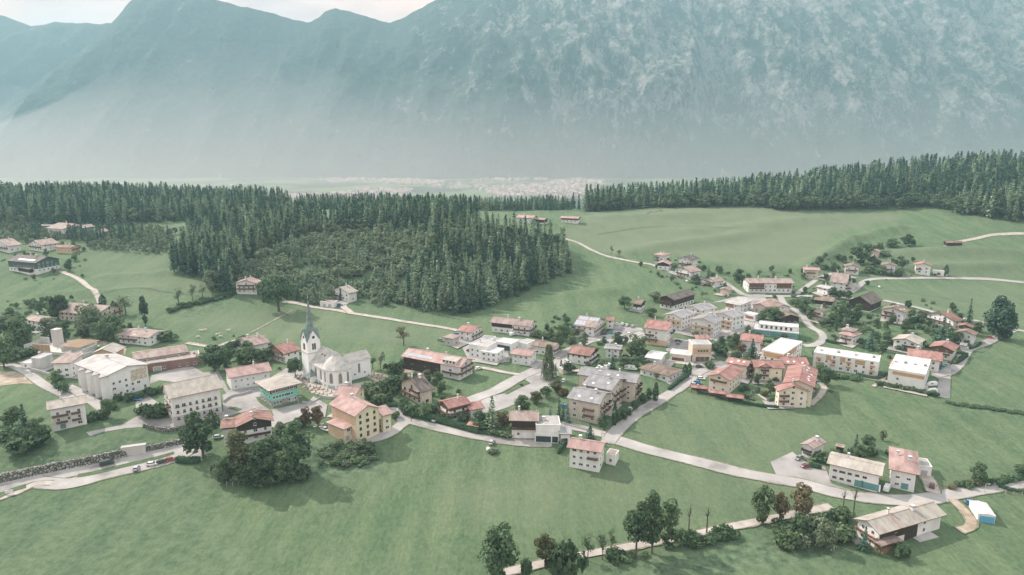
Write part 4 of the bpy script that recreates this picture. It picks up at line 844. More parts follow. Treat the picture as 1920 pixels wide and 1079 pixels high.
H('M', 11, (262,495), (375,490), 4.2, 20, 'brown', 'white', "small white gable with brown roof beside the rose roof", rows=1, chim=0)
H('M', (78,327), (392,328), 15, 7, 18, 'mauve', 'white', "broad farmhouse with rose brown roof and dark timber bays", 'farmhouse', 'farmhouse', rows=2, chim=2, group=EG, balc=[('e', 2.9, .02, .36, 'dark')], band=(DM['brown'], [('e', .64, .98, 2.9, 6.8), ('e', .02, .36, 3.9, 6.8)]))
H('M', (446,236), (562,242), 9, 7, 18, 'salmon', 'beige', "square house with salmon roof against the green hill", rows=2, chim=1, balc=[('e', 4.2, .2, .8)])
H('M', (608,320), (727,327), (780,285), 5, 19, 'mauve', 'white', "mauve roofed house beside the bend of the lane", rows=2, chim=1)
H('M', (528,347), (612,367), 11, 5, 8, 'pale', 'white', "white house with pale roof and paved terrace by the lane", rows=2, chim=1, skyl=1)
H('M', (518,437), (652,452), (668,425), 3.4, 14, 'brown', 'white', "low brown roofed shed among garden trees", 'shed', 'shed', rows=0, chim=0, wood='dark', woodz=.5, group='sheds and garages')
H('M', 11, (722,217), (832,224), 5.6, 18, 'brown', 'white', "brown roofed house below the big dark tree", rows=2, chim=1, balc=[('g', 2.6, 0, .9)])
H('M', 12, (963,208), (1072,217), 5.8, 18, 'brown', 'white', "white house with brown roof behind garden shrubs", rows=2, chim=1, balc=[('g', 2.7, .1, .9)])
H('M', 10, (1192,206), (1312,214), 6.6, 19, 'red', 'white', "white house with red roof at the end of the upper road", rows=2, chim=1, balc=[('g', 3.2, 0, .4, 'brown')])
H('M', (1318,245), (1390,250), 5, 2.8, 0, 'pale', 'white', "flat white garage beside the uppermost red roofed house", 'garage', 'garage', kind='flat', rows=0, chim=0, group='sheds and garages', door=('e', [(.5, 3, 2.1, 'brown')]))
H('M', 8, (893,112), (955,118), 5, 20, 'salmon', 'pink', "small pink house peeping out behind the dark tree", rows=1, chim=0)
H('M', (1403,57), (1520,57), 6, 2.6, 20, 'brownred', 'beige', "small brown hay barn alone on the far meadow", 'hay_barn', 'barn', rows=0, chim=0, wood='dark', woodz=0, group='sheds and garages')
H('N', (868,183), (985,191), (1065,175), 7.5, 13, 'salmon', 'white', "white house with flat salmon roof at the top of the hamlet", kind='hip', rows=3, chim=2, balc=[('e', 2.7, 0, .5), ('e', 5.2, 0, .5)])
H('N', 12, (912,265), (1035,275), 4.6, 18, 'salmon', 'white', "house with salmon roof and dark gable below the topmost house", rows=1, chim=0, wood='dark', woodz=3)
H('N', (1305,215), (1233,237), (1103,222), 6.6, 22, 'dark', 'white', "white house with dark brown roof and long balcony in the hamlet", rows=2, chim=1, balc=[('g', 2.7, 0, 1)])
H('N', (1302,327), (1225,347), (1092,310), 5.4, 18, 'mauve', 'white', "house with mauve roof half hidden by garden trees", rows=2, chim=0, balc=[('g', 2.6, .1, .9)])
H('N', (1522,417), (1442,432), (1350,402), 4, 18, 'mauve', 'white', "low house with open carport at the field corner", rows=1, chim=1)
H('N', (1602,490), (1570,507), (1470,497), 3.6, 18, 'mauve', 'pink', "small pink cottage beside the village lane", rows=1, chim=0)
H('G', (612,247), (1037,284), (1140,237), 6, 20, 'mauve', 'white', "long grey roofed farmhouse with dark barn end below the wood", 'farmhouse', 'farmhouse', rows=2, chim=2, group=EG, balc=[('g', 3, 0, 1), ('e', 3, .6, 1)], band=(DM['dark'], [('e', 0, .55, 3.4, 5.9)]))
H('G', (288,330), (452,349), (592,290), 5.6, 14, 'red', 'white', "white house with wide red roof at the end of the field road", rows=2, chim=1)
H('G', (133,396), (265,408), (375,377), 4.6, 11, 'mauve', 'grey', "grey garage house with hipped roof and dark lean-to", kind='hip', rows=1, chim=0)
H('G', (528,542), (702,557), (802,510), 5.2, 0, 'white', 'white', "white cubic house with broad roof terrace", 'modern_house', 'house', kind='flat', rows=2, chim=0, cols={'e': 3})
H('G', (408,467), (602,492), (722,447), 7, 0, 'pale', 'white', "white flat roofed house stepping up behind the terrace cube", 'modern_house', 'house', kind='flat', rows=2, chim=1)
H('G', (680,442), (852,462), (952,427), 4.8, 0, 'white', 'white', "flat white pavilion house with a big glass front", 'modern_house', 'house', kind='flat', rows=1, chim=0, band=(M_GLASS, [('e', .1, .9, .6, 3.6)]))
H('G', (535,415), (650,428), 8, 3.0, 0, 'grey', 'white', "flat grey roofed carport between the white houses", 'garage', 'garage', kind='flat', rows=0, chim=0, group='sheds and garages')
H('G', (935,450), (1010,470), (1085,430), 3.6, 0, 'pale', 'white', "flat pale garage behind the glass fronted pavilion", 'garage', 'garage', kind='flat', rows=0, chim=0, group='sheds and garages')
H('G', (828,563), (1047,589), (1140,532), 5.6, 14, 'salmon', 'white', "white block house with faded salmon roof beside the lawn", rows=2, chim=0, cols={'e': 3, 'g': 2}, wsize=(.9, 1.0))
H('G', (1018,482), (1272,502), (1402,457), 4.6, 18, 'brown', 'white', "brown roofed house hidden behind the weeping birch", rows=1, chim=1)
H('C', (1218,447), (1000,492), (888,410), 4.6, 14, 'mauve', 'white', "house with mauve roof in a flowery garden beside the meadow", rows=1, chim=2)
H('C', (1572,517), (1370,559), (1138,507), 5.6, 20, 'red', 'white', "red roofed guest house with warm timber balconies beside the church", 'guest_house', 'house', rows=2, chim=1, balc=[('g', 2.7, 0, 1, 'warm'), ('g', 5.2, .15, .85, 'warm')], wood='warm', woodz=4.8)
# --- houses at the wood and on the west hill
H('R', 11, (203,500), (317,500), 7.2, 18, 'salmon', 'white', "tall white house with salmon roof standing below the spruces", rows=2, chim=2, balc=[('g', 2.9, .05, .95), ('g', 5.4, .1, .9)])
H('R', (808,537), (762,549), (672,530), 6.2, 18, 'taupe', 'white', "white house with dark timber side tucked into the wood edge", rows=2, chim=1, balc=[('g', 2.7, 0, .5, 'dark')])
H('R', (622,590), (690,594), 6, 3, 0, 'mauve', 'white', "low garages cut into the slope at the wood edge", 'garage', 'garage', kind='flat', rows=0, chim=0, group='sheds and garages', door=('e', [(.3, 2.6, 2.2, 'grey'), (.7, 2.6, 2.2, 'grey')]))
H('Q', (15,655), (258,668), (463,638), 8, 18, 'dark', 'white', "large dark farmhouse with a white solar strip on the west hill", 'farmhouse', 'farmhouse', wood='green', woodz=3.0, rows=2, chim=2, group=EG, solar=[(.3,.85,.25,.45)], skip='')
H('Q', (125,690), (215,722), (268,700), 3.6, 12, 'mauve', 'white', "lean-to shed before the large dark farmhouse", 'shed', 'shed', kind='hip', rows=0, chim=0, wood='dark', woodz=.6, group='sheds and garages')
H('Q', (428,525), (300,543), (195,530), 5.2, 18, 'mauve', 'white', "white house with mauve roof behind the dark farmhouse", rows=2, chim=1, balc=[('g', 2.7, .1, .9)])
H('Q', (385,557), (512,560), (592,545), 4.6, 12, 'brownred', 'orange', "low house with rust roof and apricot wall on the west hill", rows=1, chim=2)
H('Q', (142,537), (50,552), (-60,532), 5, 18, 'mauve', 'white', "mauve roofed house at the hilltop lane", rows=1, chim=1)
H('Q', (432,415), (500,430), (545,405), 7, 16, 'mauve', 'white', "pale house among orchard trees under the far wood", rows=2, chim=1, group='far houses under the wood')
H('Q', 14, (532,415), (600,418), 7.5, 22, 'mauve', 'teal', "grey barn with a dark glazed gable under the far wood", 'barn', 'barn', rows=0, chim=0, group='far houses under the wood')
H('Q', 12, (683,440), (748,445), 6, 20, 'mauve', 'white', "white gabled house by the orchard under the far wood", rows=2, chim=0, group='far houses under the wood')
H('Q', (280,400), (420,402), 8, 4, 10, 'grey', 'grey', "long low grey shed under the far wood", 'shed', 'shed', rows=0, chim=0, group='far houses under the wood')
H('R', (1575,178), (1660,182), 14, 5, 18, 'salmon', 'white', "far farmhouse with salmon roof behind the hill wood", 'farmhouse', 'farmhouse', rows=1, chim=2, group='far houses under the wood')
H('R', (1655,186), (1715,190), 10, 4, 15, 'salmon', 'white', "small salmon roofed barn beside the far farmhouse", 'barn', 'barn', rows=0, chim=0, wood='dark', woodz=1, group='far houses under the wood')
H('R', (1790,180), (1880,184), 10, 4.4, 18, 'salmon', 'white', "lone white hut with salmon roof on the far meadow", 'hut', 'barn', rows=1, chim=0, wood='brown', woodz=2.6, group='far houses under the wood')
# --- the farm to the south east
H('O', (362,195), (250,240), (138,207), 4.6, 20, 'mauve', 'white', "small white house with mauve roof at the farm yard entrance", rows=1, chim=1, cols={'g': 3})
H('O', (345,347), (748,442), 12, 6.6, 13, 'taupe', 'white', "long white workshop with grey roof and blue garage doors", 'workshop', 'workshop', rows=2, chim=1, group=EG, door=('e', [(.62, 3.2, 2.8, 'teal'), (.86, 6.6, 2.8, 'teal')]), win='brown', wsize=(1.4, .8), cols={'e': 6})
H('O', (765,394), (985,415), (1034,258), 7, 17, 'salmon', 'white', "big salmon hipped roof house joined to the white workshop", 'house', 'house', kind='hip', rows=2, chim=2, group=EG, door=('e', [(.6, 2.8, 2.6, 'teal')]), wsize=(1.5, .9), cols={'e': 2})
H('O', (1003,365), (1110,378), 7, 3.4, 0, 'pale', 'white', "small flat garage with dark opening at the field edge", 'garage', 'garage', kind='flat', rows=0, chim=0, group='sheds and garages', door=('e', [(.5, 2.6, 2.2, 'grey')]))
H('O', (403,222), (470,235), (487,215), 2.7, 8, 'mauve', 'grey', "open timber shelter between the yard house and workshop", 'shelter', 'shed', rows=0, chim=0, wood='dark', woodz=0, group='sheds and garages')
fh = H('O', (1230,722), (727,858), (523,745), 5.4, 23, 'taupe', 'white', "old farmhouse with big weathered taupe roof and dark barn side", 'farmhouse', 'farmhouse', rows=2, chim=2, group=EG, balc=[('g', 2.7, 0, 1, 'warm', True)], edge=DM['brown'], band=(DM['dark'], [('e', .02, .62, 2.0, 5.2), ('e', .42, .62, -1, 2.0)]), cols={'e': 2})
b = MB(); tpz = math.tan(math.radians(23)); xq = fh.L*.18; y0_ = -fh.hand*fh.W/2
b.poly([(xq-.5, y0_, 5.66), (xq+.5, y0_, 5.66), (xq+.5, 0, 5.66+fh.W/2*tpz), (xq-.5, 0, 5.66+fh.W/2*tpz), (xq-.5, y0_, 5.80), (xq+.5, y0_, 5.80), (xq+.5, 0, 5.80+fh.W/2*tpz), (xq-.5, 0, 5.80+fh.W/2*tpz)], [(3,2,1,0), (4,5,6,7), (0,1,5,4), (1,2,6,5), (2,3,7,6), (3,0,4,7)], RM['salmon']); b.build('roof_strip', fh.roof)
po = House('O', (652,885), (742,955), (897,908), 3.2); t = empty('open_shelter', (po.c.x, po.c.y, po.z), po.rz); tag(t, "open wood store with taupe roof leaning against the old farmhouse", 'shelter', 'sheds and garages')
roof_mesh('gable', po.L, po.W, 3.2, 4, RM['mauve'], DM['brown']).build('roof', t)
for sx in (-1, 1):
    for sy in (-1, 1): b = MB(); b.box(-.12, .12, -.12, .12, -2, 3.3, DM['brown']); b.build('post', t, (sx*(po.L/2-.6), sy*(po.W/2-.6), 0))
b = MB(); b.box(-po.L/2+.8, po.L/2-.8, -po.W/2+2, po.W/2-.8, -2, 1.7, noisy("stacked_firewood", [(.12,.08,.05), (.38,.27,.17)], 4, .9)); b.build('firewood', t)
tn = H('O', 9, (1440,712), (1572,730), 2.4, 8, 'white', 'white', "white roofed field shed with a blue tarpaulin front", 'field_shed', 'shed', rows=0, chim=0, group='sheds and garages', edge=M_FRAME, ov=.1)
b = MB(); b.box(-tn.Wi*.4, tn.Wi*.45, -.25, .02, -1, 2.0, principled("blue_tarpaulin", (.12,.36,.55), .5)[0]); b.build('tarpaulin', tn.root, (tn.Li/2, 0, 0), math.pi/2)
H('I', (85,873), (190,850), 3.5, 2.6, 0, 'white', 'beige', "beige flat garage beside the white motorhome", 'garage', 'garage', kind='flat', rows=0, chim=0, group='sheds and garages')
H('J', (1095,290), (1150,300), 4, 3.0, 0, 'salmon', 'beige', "tiny beige transformer tower beside the clipped cypress", 'transformer_tower', 'tower', kind='hip', rows=0, chim=0, group='sheds and garages') if False else None

# ------------------------------------------------------------------ the church
def church():
    base = ground(*px('E', (400,905))); a = Vector((.68, -.733, 0)); ang = math.atan2(a.y, a.x)
    # frame: x along the nave towards the apse, y to the north-east side
    nl = ground(*px('E', (190,850))); w2 = 6.5; Ln = max(16, (base-nl).dot(a)); org = base - a*Ln; z = base.z
    cr = Vector((-a.y, a.x, 0)); org = org + cr*w2; org.z = z
    t = empty('church', org, ang); tag(t, "white parish church with tall green spire and polygonal apse", 'church', EG)
    Hn = 9.6; wm = wallm("church_white_plaster", (.76,.75,.745), (.86,.85,.84)); rm = roofm("church_shingles", [(.32,.30,.28), (.43,.405,.38), (.51,.485,.46)])
    ap = [(Ln, -w2), (Ln+4.0, -w2*.62), (Ln+6.2, 0), (Ln+4.0, w2*.62), (Ln, w2)]
    ring = [(0, -w2)] + ap + [(0, w2)]
    b = MB(); b.prism(ring, -3, Hn, wm); b.build('wall', t)
    b = MB(); g = [(x+(.12 if x > 0 else -.0), y*1.02) for x, y in ring]; b.prism(g, -3, 1.4, WM['grey']); b.build('plinth', t)
    zr = Hn + 7.2; o = 1.0; b = MB()
    e = [(-.3, -w2-o), (Ln, -w2-o), (Ln+4.6, -w2*.62-o*.8), (Ln+7.2, 0), (Ln+4.6, w2*.62+o*.8), (Ln, w2+o), (-.3, w2+o)]
    E3 = [(x, y, Hn-.3) for x, y in e]; R0 = (-.3, 0, zr); R1 = (Ln-1.0, 0, zr)
    b.face([E3[0], E3[1], R1, R0], rm); b.face([E3[5], E3[6], R0, R1], rm)
    for i in range(1, 5): b.face([E3[i], E3[i+1], R1], rm)
    b.face(E3[::-1], DM['brown']); b.face([E3[6], E3[0], R0], wm)
    rf = b.build('roof', t)
    for i in range(2): b = MB(); x = Ln*(.35+.18*i); b.box(x-.3, x+.3, -3.2, -2.2, Hn+3.8, Hn+4.6, DM['dark']); b.build('roof_hatch', rf)
    gl = noisy("leaded_church_glass", [(.16,.15,.13), (.30,.28,.25)], 2, .3)
    def lancet(x, y, n, w, z0, z1, name='window'):
        b = MB(); r = [(-w/2, z0), (w/2, z0), (w/2, z1-w*.8), (w*.28, z1-w*.25), (0, z1), (-w*.28, z1-w*.25), (-w/2, z1-w*.8)]
        for k, (gr, dpt, mt) in enumerate(((.22, .05, WM['beige']), (0, .09, gl))):
            rr = [(p*(1+gr/w*2), q+(gr if q > z0+.1 else -gr)) for p, q in r]; m = len(rr)
            b.poly([(p, -dpt, q) for p, q in rr]+[(p, .03, q) for p, q in rr], [tuple(range(m))]+[(i, (i+m-1+1) % m if False else (i+1) % m, m+(i+1) % m, m+i)[::-1] for i in range(m)], mt)
        b.build(name, t, (x, y, 0), math.atan2(n[1], n[0])+math.pi/2)
    for x in (Ln*.30, Ln*.62, Ln*.9): lancet(x, -w2, (0, -1), 1.3, 2.8, 7.8)
    for i in range(4):
        p, q = Vector((*ap[i], 0)), Vector((*ap[i+1], 0)); m = (p+q)/2; d = (q-p).normalized(); lancet(m.x, m.y, (d.y, -d.x), 1.5, 2.6, 7.8)
    for i, (x, y) in enumerate(ap[:5]+[(Ln*.45, -w2), (Ln*.78, -w2)]):
        b = MB(); b.box(-.35, .35, -.45, .45, -3, 7.8, wm); b.build('buttress', t, (x, y, 0), math.atan2(y, max(.1, x-Ln+3)))
    # transept wing to the right
    wl, ww = 12.2, 9.0
    M = Matrix.Translation((Ln-6.5, w2-.5, 0)) @ Matrix.Rotation(math.pi/2, 4, 'Z')
    b = MB(); b.box(0, wl, -ww/2-1.5, ww/2-1.5, -3, 10.0, wm, M); b.build('transept', t)
    b = MB(); vs = [M @ Vector(p) for p in ((-1, -ww/2-2.1, 9.9), (wl+.5, -ww/2-2.1, 9.9), (wl+.5, -1.5, 13.2), (-1, -1.5, 13.2), (wl+.5, ww/2-.9, 9.9), (-1, ww/2-.9, 9.9))]
    b.face([vs[0], vs[1], vs[2], vs[3]], rm); b.face([vs[3], vs[2], vs[4], vs[5]], rm); b.face([vs[1], vs[4], vs[2]], wm); b.face([vs[0], vs[5], vs[4], vs[1]], DM['brown']); b.build('transept_roof', t)
    xx = Ln-6.5+ww/2+1.5
    b = MB(); b.box(xx, xx+.06, w2+4.5, w2+5.7, 3.4, 8.2, gl); b.build('window', t)
    for yy in (w2+2.6, w2+8.2):
        b = MB(); b.tube((xx-.05, yy, 3.0), (xx+.06, yy, 3.0), .55, .55, gl, 12); b.build('round_window', t)
    # porch
    b = MB(); b.box(1.6, 4.6, -w2-3.2, -w2, -2, 3.4, wm); b.box(2.3, 3.9, -w2-3.28, -w2-3.1, 0, 2.6, DM['warm'])
    b.poly([(1.3, -w2-3.6, 3.4), (4.9, -w2-3.6, 3.4), (4.9, -w2, 3.4), (1.3, -w2, 3.4), (3.1, -w2-1.6, 7.0)], [(0,1,4), (1,2,4), (2,3,4), (3,0,4), (3,2,1,0)], RM['copper']); b.build('porch', t)
    # tower
    s = 3.5; tw = empty('tower', (-s+.4, -w2+s*.55, 0)); tw.parent = t
    tw2 = MB(); tw2.box(-s, s, -s, s, -3, 20.0, wm)
    gz = 25.6
    for sx, sy in ((1, 0), (-1, 0), (0, 1), (0, -1)):
        if sx: tw2.poly([(sx*s, -s, 20), (sx*s, s, 20), (sx*s, 0, gz), (0, 0, gz)], [(0,1,2), (1,3,2), (0,2,3)], wm)
        else: tw2.poly([(-s, sy*s, 20), (s, sy*s, 20), (0, sy*s, gz), (0, 0, gz)], [(0,1,2), (1,3,2), (0,2,3)], wm)
    tw2.build('tower_wall', tw)
    b = MB(); b.box(-s-.15, s+.15, -s-.15, s+.15, 13.8, 14.15, WM['grey']); b.build('cornice', tw)
    cm = RM['copper']; b = MB(); q = s+.35
    for sx, sy in ((1, 0), (-1, 0), (0, 1), (0, -1)):      # four little gable roofs meeting under the spire
        for k in (-1, 1):
            if sx: p = [(sx*q, k*q, 19.6), (sx*q, 0, gz+.35), (0, 0, gz+.35), (0, k*q, 19.6)]
            else: p = [(k*q, sy*q, 19.6), (0, sy*q, gz+.35), (0, 0, gz+.35), (k*q, 0, 19.6)]
            b.face([p[0], p[1], p[2]], cm)
    oc = [(2.35*math.cos(math.pi/8+i*math.pi/4), 2.35*math.sin(math.pi/8+i*math.pi/4)) for i in range(8)]
    b.poly([(x*1.12, y*1.12, 21.6) for x, y in oc]+[(x*.52, y*.52, 31.5) for x, y in oc]+[(0, 0, 41.6)], [(i, (i+1) % 8, 8+(i+1) % 8, 8+i) for i in range(8)]+[(8+i, 8+(i+1) % 8, 16) for i in range(8)], cm)
    sp = b.build('spire', tw)
    b = MB(); b.tube((0, 0, 41.4), (0, 0, 43.8), .10, .06, M_METAL, 6); b.ball((0, 0, 41.9), .35, .35, .35, M_METAL, 8, 5); b.box(-.6, .6, -.05, .05, 42.9, 43.1, M_METAL); b.build('cross', tw)
    for sx, sy, ag in ((0, -1, 0), (1, 0, math.pi/2), (-1, 0, -math.pi/2), (0, 1, math.pi)):
        M = Matrix.Rotation(ag, 4, 'Z')
        b = MB(); [b.box(x-.42, x+.42, -s-.06, -s+.1, 15.6, 18.8, DM['dark'], M) for x in (-.55, .55)]; b.build('belfry_window', tw)
        b = MB(); b.tube(M @ Vector((0, -s+.05, 22.0)), M @ Vector((0, -s-.07, 22.0)), .75, .75, DM['dark'], 12); b.build('round_window', tw)
church()

# ------------------------------------------------------------------ paved aprons at the houses, building material on the site
for cx, cy, rz, L, W_ in list(HOUSES):
    if not (L < 20 and 285 < cy < 545 and 5 < L) or RNG.random() < .15: continue
    c, s_ = math.cos(rz), math.sin(rz); a = [(L/2-1, -W_/2-.5), (L/2+4.5, -W_/2-2.5), (L/2+4.8, W_/2), (L/2-1, W_/2)] if RNG.random() < .5 else [(-L/2-1, -W_/2-4.4), (L/2+2, -W_/2-4.6), (L/2+1, 1), (-L/2, 1)]
    bd = [Vector((cx+x*c-y*s_, cy+x*s_+y*c)) for x, y in a]; pts2 = []
    for i in range(4): pts2 += [bd[i].lerp(bd[(i+1) % 4], k/5) for k in range(5)]
    vo, eo, fo, *_ = delaunay_2d_cdt(pts2+[sum(bd, Vector((0, 0)))/4], [], [list(range(20))], 1, 1e-4); X = np.array([v.x for v in vo]); Y = np.array([v.y for v in vo]); Z = drape(X, Y)+.02; DZ[0] += .004
    me = bpy.data.meshes.new('forecourt'); me.from_pydata(np.stack([X, Y, Z], -1).tolist(), [], [tuple(f) for f in fo]); me.materials.append(RNG.choice([M_YARD, M_PATH, M_YARD])); tag(link_mesh('forecourt', me), "pale paved apron beside a house", kind='structure')
for i in range(26):
    p = ground(*px('A', (RNG.uniform(330, 1180), RNG.uniform(440, 560)))); b = MB(); h_ = RNG.uniform(.5, 1.8); w_ = RNG.uniform(.8, 2.4)
    for k in range(3): b.box(-w_+k*.1, w_-k*.15, -.6-k*.05, .6, h_*k/3, h_*(k+1)/3-.04, RNG.choice([DM['tan'], M_CONC, WM['white'], RM['salmon']]))
    tag(b.build('material_stack', None, (p.x, p.y, p.z+.1), RNG.uniform(0, 3)), "low stack of building material on the gravel of the building site", 'material stack', 'stacks on the building site')

# ------------------------------------------------------------------ trees
def leafm(name, cols, trans=.28, pos=None):
    m = bpy.data.materials.new(name); m.use_nodes = True; t = m.node_tree; t.nodes.clear()
    o = t.nodes.new('ShaderNodeOutputMaterial'); d = t.nodes.new('ShaderNodeBsdfDiffuse'); tr = t.nodes.new('ShaderNodeBsdfTranslucent'); mixs = t.nodes.new('ShaderNodeMixShader')
    g = t.nodes.new('ShaderNodeNewGeometry'); rp = t.nodes.new('ShaderNodeValToRGB'); e = rp.color_ramp.elements
    while len(e) < len(cols): e.new(.5)
    for i, c in enumerate(cols): e[i].position = pos[i] if pos else i/(len(cols)-1); e[i].color = (*c, 1)
    t.links.new(g.outputs['Random Per Island'], rp.inputs['Fac'])
    oi = t.nodes.new('ShaderNodeObjectInfo'); hs = t.nodes.new('ShaderNodeHueSaturation'); ma = t.nodes.new('ShaderNodeMapRange'); ma.inputs['To Min'].default_value = .75; ma.inputs['To Max'].default_value = 1.28
    t.links.new(oi.outputs['Random'], ma.inputs['Value']); t.links.new(ma.outputs['Result'], hs.inputs['Value']); t.links.new(rp.outputs['Color'], hs.inputs['Color'])
    tc = t.nodes.new('ShaderNodeTexCoord'); nz = noise(t, tc.outputs['Object'], .25, 3); c = mixnode(t, ramp(t, nz, .35, .65), hs.outputs['Color'], tuple(x*1.25 for x in cols[-1]))
    mm = mixnode(t, .35, hs.outputs['Color'], c)
    t.links.new(mm, d.inputs['Color']); t.links.new(mm, tr.inputs['Color'])
    mixs.inputs[0].default_value = trans; t.links.new(d.outputs[0], mixs.inputs[1]); t.links.new(tr.outputs[0], mixs.inputs[2]); t.links.new(mixs.outputs[0], o.inputs['Surface'])
    return m
LM = {
 'young': leafm("young_leaves", [(0.140, 0.189, 0.119), (0.210, 0.259, 0.168), (0.280, 0.329, 0.217)], .35),
 'dark': leafm("dark_leaves", [(0.040, 0.077, 0.048), (0.081, 0.131, 0.075), (0.146, 0.204, 0.111)]), 'mid': leafm("green_leaves", [(0.060, 0.105, 0.060), (0.109, 0.166, 0.090), (0.184, 0.249, 0.134)]),
 'pale': leafm("pale_leaves", [(0.091, 0.133, 0.085), (0.151, 0.193, 0.123), (0.224, 0.263, 0.170)]), 'yellow': leafm("yellowing_leaves", [(.060,.080,.042), (.120,.140,.070), (.185,.195,.105)]),
 'rust': leafm("rusty_leaves", [(.09,.09,.048), (.155,.135,.078), (.21,.18,.115)]), 'purple': leafm("purple_leaves", [(0.082, 0.064, 0.048), (0.155, 0.091, 0.069), (0.182, 0.155, 0.087)]),
 'needle': leafm("spruce_needles", [(0.026, 0.062, 0.048), (0.055, 0.105, 0.075), (0.105, 0.160, 0.108)], .15), 'blue': leafm("blue_spruce_needles", [(0.105, 0.147, 0.133), (0.168, 0.224, 0.206), (0.238, 0.294, 0.267)], .12),
 'sun': leafm("light_and_sunlit_spruce_needles", [(0.091, 0.150, 0.104), (0.177, 0.245, 0.161), (0.284, 0.346, 0.221)], .18), 'hedge': leafm("hedge_leaves", [(0.026, 0.060, 0.038), (0.050, 0.092, 0.055), (0.076, 0.126, 0.070)], .15)}  # the lighter needles also stand in for sunlit sides of the wood spruces
M_BARK = noisy("bark", [(.075,.06,.05), (.15,.125,.105)], 3, .95, 5, stretch=(1, 1, .2))
M_BIRCH = noisy("birch_bark", [(.15,.14,.13), (.55,.53,.50)], 5, .9, 4, pos=[.35, .5])
def cards(P, Nn, size, jit, rs, bend=.25):
    """leaf clump cards: bent quads at P facing roughly along Nn; returns verts, faces arrays"""
    n = len(P); Nn = Nn + rs.normal(0, jit, (n, 3)); Nn /= np.linalg.norm(Nn, axis=1)[:, None]+1e-9
    a = np.cross(Nn, rs.normal(0, 1, (n, 3))); a /= np.linalg.norm(a, axis=1)[:, None]+1e-9; b = np.cross(Nn, a)
    s = (size*rs.uniform(.6, 1.35, n))[:, None]; q = s*rs.uniform(.55, 1.0, n)[:, None]
    V = np.stack([P-a*s*.5-b*q*.3-Nn*s*bend, P+b*q*-.5+a*s*.1, P+a*s*.55+b*q*.1-Nn*s*bend, P+b*q*.55-a*s*.1], 1).reshape(-1, 3)
    Fc = np.arange(n*4).reshape(n, 4); return V, Fc
def raw_mesh(name, V, Fc, mats, mi=None):
    me = bpy.data.meshes.new(name); V = np.asarray(V, np.float32); Fc = np.asarray(Fc, np.int32); k = Fc.shape[1]
    me.vertices.add(len(V)); me.vertices.foreach_set('co', V.ravel()); me.loops.add(Fc.size); me.loops.foreach_set('vertex_index', Fc.ravel())
    me.polygons.add(len(Fc)); me.polygons.foreach_set('loop_start', np.arange(0, Fc.size, k, dtype=np.int32)); me.polygons.foreach_set('loop_total', np.full(len(Fc), k, np.int32))
    for m in mats: me.materials.append(m)
    if mi is not None: me.polygons.foreach_set('material_index', np.asarray(mi, np.int32))
    me.update(); return me
def broad_crown(seed, n=1300, h=10.0, R=3.7, low=.22, lobes=15, size=.62, flat=1.0, sparse=0, taper=.0):
    rs = np.random.RandomState(seed); zc = h*(low+1)/2; hz = h*(1-low)/2*flat
    C = []; 
    while len(C) < lobes:
        p = rs.uniform(-1, 1, 3)
        if (p**2).sum() > 1: continue
        r = 1-taper*max(p[2], 0); C.append((p[0]*R*.72*r, p[1]*R*.72*r, zc-.03*h+p[2]*hz*.86, R*rs.uniform(.30, .52)*(1-.3*abs(p[2]))))
    C = np.array(C); k = rs.randint(0, lobes, n); d = rs.normal(0, 1, (n, 3)); d[:, 2] = d[:, 2]*.9+.18; d /= np.linalg.norm(d, axis=1)[:, None]
    rad = C[k, 3]*rs.uniform(.55, 1.06, n)**(.6 if not sparse else 1); P = C[k, :3] + d*rad[:, None]*np.array([1, 1, .85])
    out = P-np.array([0, 0, zc-h*.1]); out /= np.linalg.norm(out, axis=1)[:, None]
    return cards(P, d*.8+out*.5+np.array([0, 0, .35]), size, .45, rs) + (C,)
def trunk_mb(C, h, mat, r=.24, fork=.3, limbs=6):
    b = MB(); z1 = h*fork; b.tube((0, 0, -1), (.05, .03, z1), r*1.25, r*.85, mat, 8); rs = random.Random(int(h*100)+len(C))
    for c in sorted(C.tolist(), key=lambda c: c[3])[:limbs]:
        m = (c[0]*.45, c[1]*.45, z1+(c[2]-z1)*.55); b.tube((.05, .03, z1*.95), m, r*.6, r*.35, mat, 6); b.tube(m, c[:3], r*.35, r*.1, mat, 5)
    b.tube((.05, .03, z1*.97), (0, 0, h*.8), r*.8, r*.12, mat, 6)
    return b
def spruce_crown(seed, h=20.0, R=3.6, lv=26, nb=9, size=1.0, low=.06, power=.9):
    rs = np.random.RandomState(seed); P = []; Nn = []; S_ = []
    for i in range(lv):
        f = (i+rs.uniform(-.3, .3))/lv; z = h*(low+(1-low)*f); r = R*max(0, 1-f)**power*rs.uniform(.78, 1.15)+.12; m = max(3, int(nb*(1-f*.55)))
        a0 = rs.uniform(0, 6.28)
        for j in range(m):
            a = a0+6.283*j/m+rs.uniform(-.25, .25); rr = r*rs.uniform(.75, 1.12); ns = max(1, int(rr/.85))
            for q in range(ns):
                t = (q+.65)/ns; P.append((math.cos(a)*rr*t, math.sin(a)*rr*t, z-rr*t*t*.32+rs.uniform(-.15, .15))); Nn.append((math.cos(a)*.75, math.sin(a)*.75, .75)); S_.append(1.25-.45*t)
    P = np.array(P); Nn = np.array(Nn); tip = np.array([[0, 0, h*(.985-.02*i)] for i in range(5)])
    V, Fc = cards(np.vstack([P, tip]), np.vstack([Nn, rs.normal(0, 1, (5, 3))]), np.concatenate([np.array(S_)*size, np.full(5, size*.4)]), .28, rs, .30)
    return V, Fc
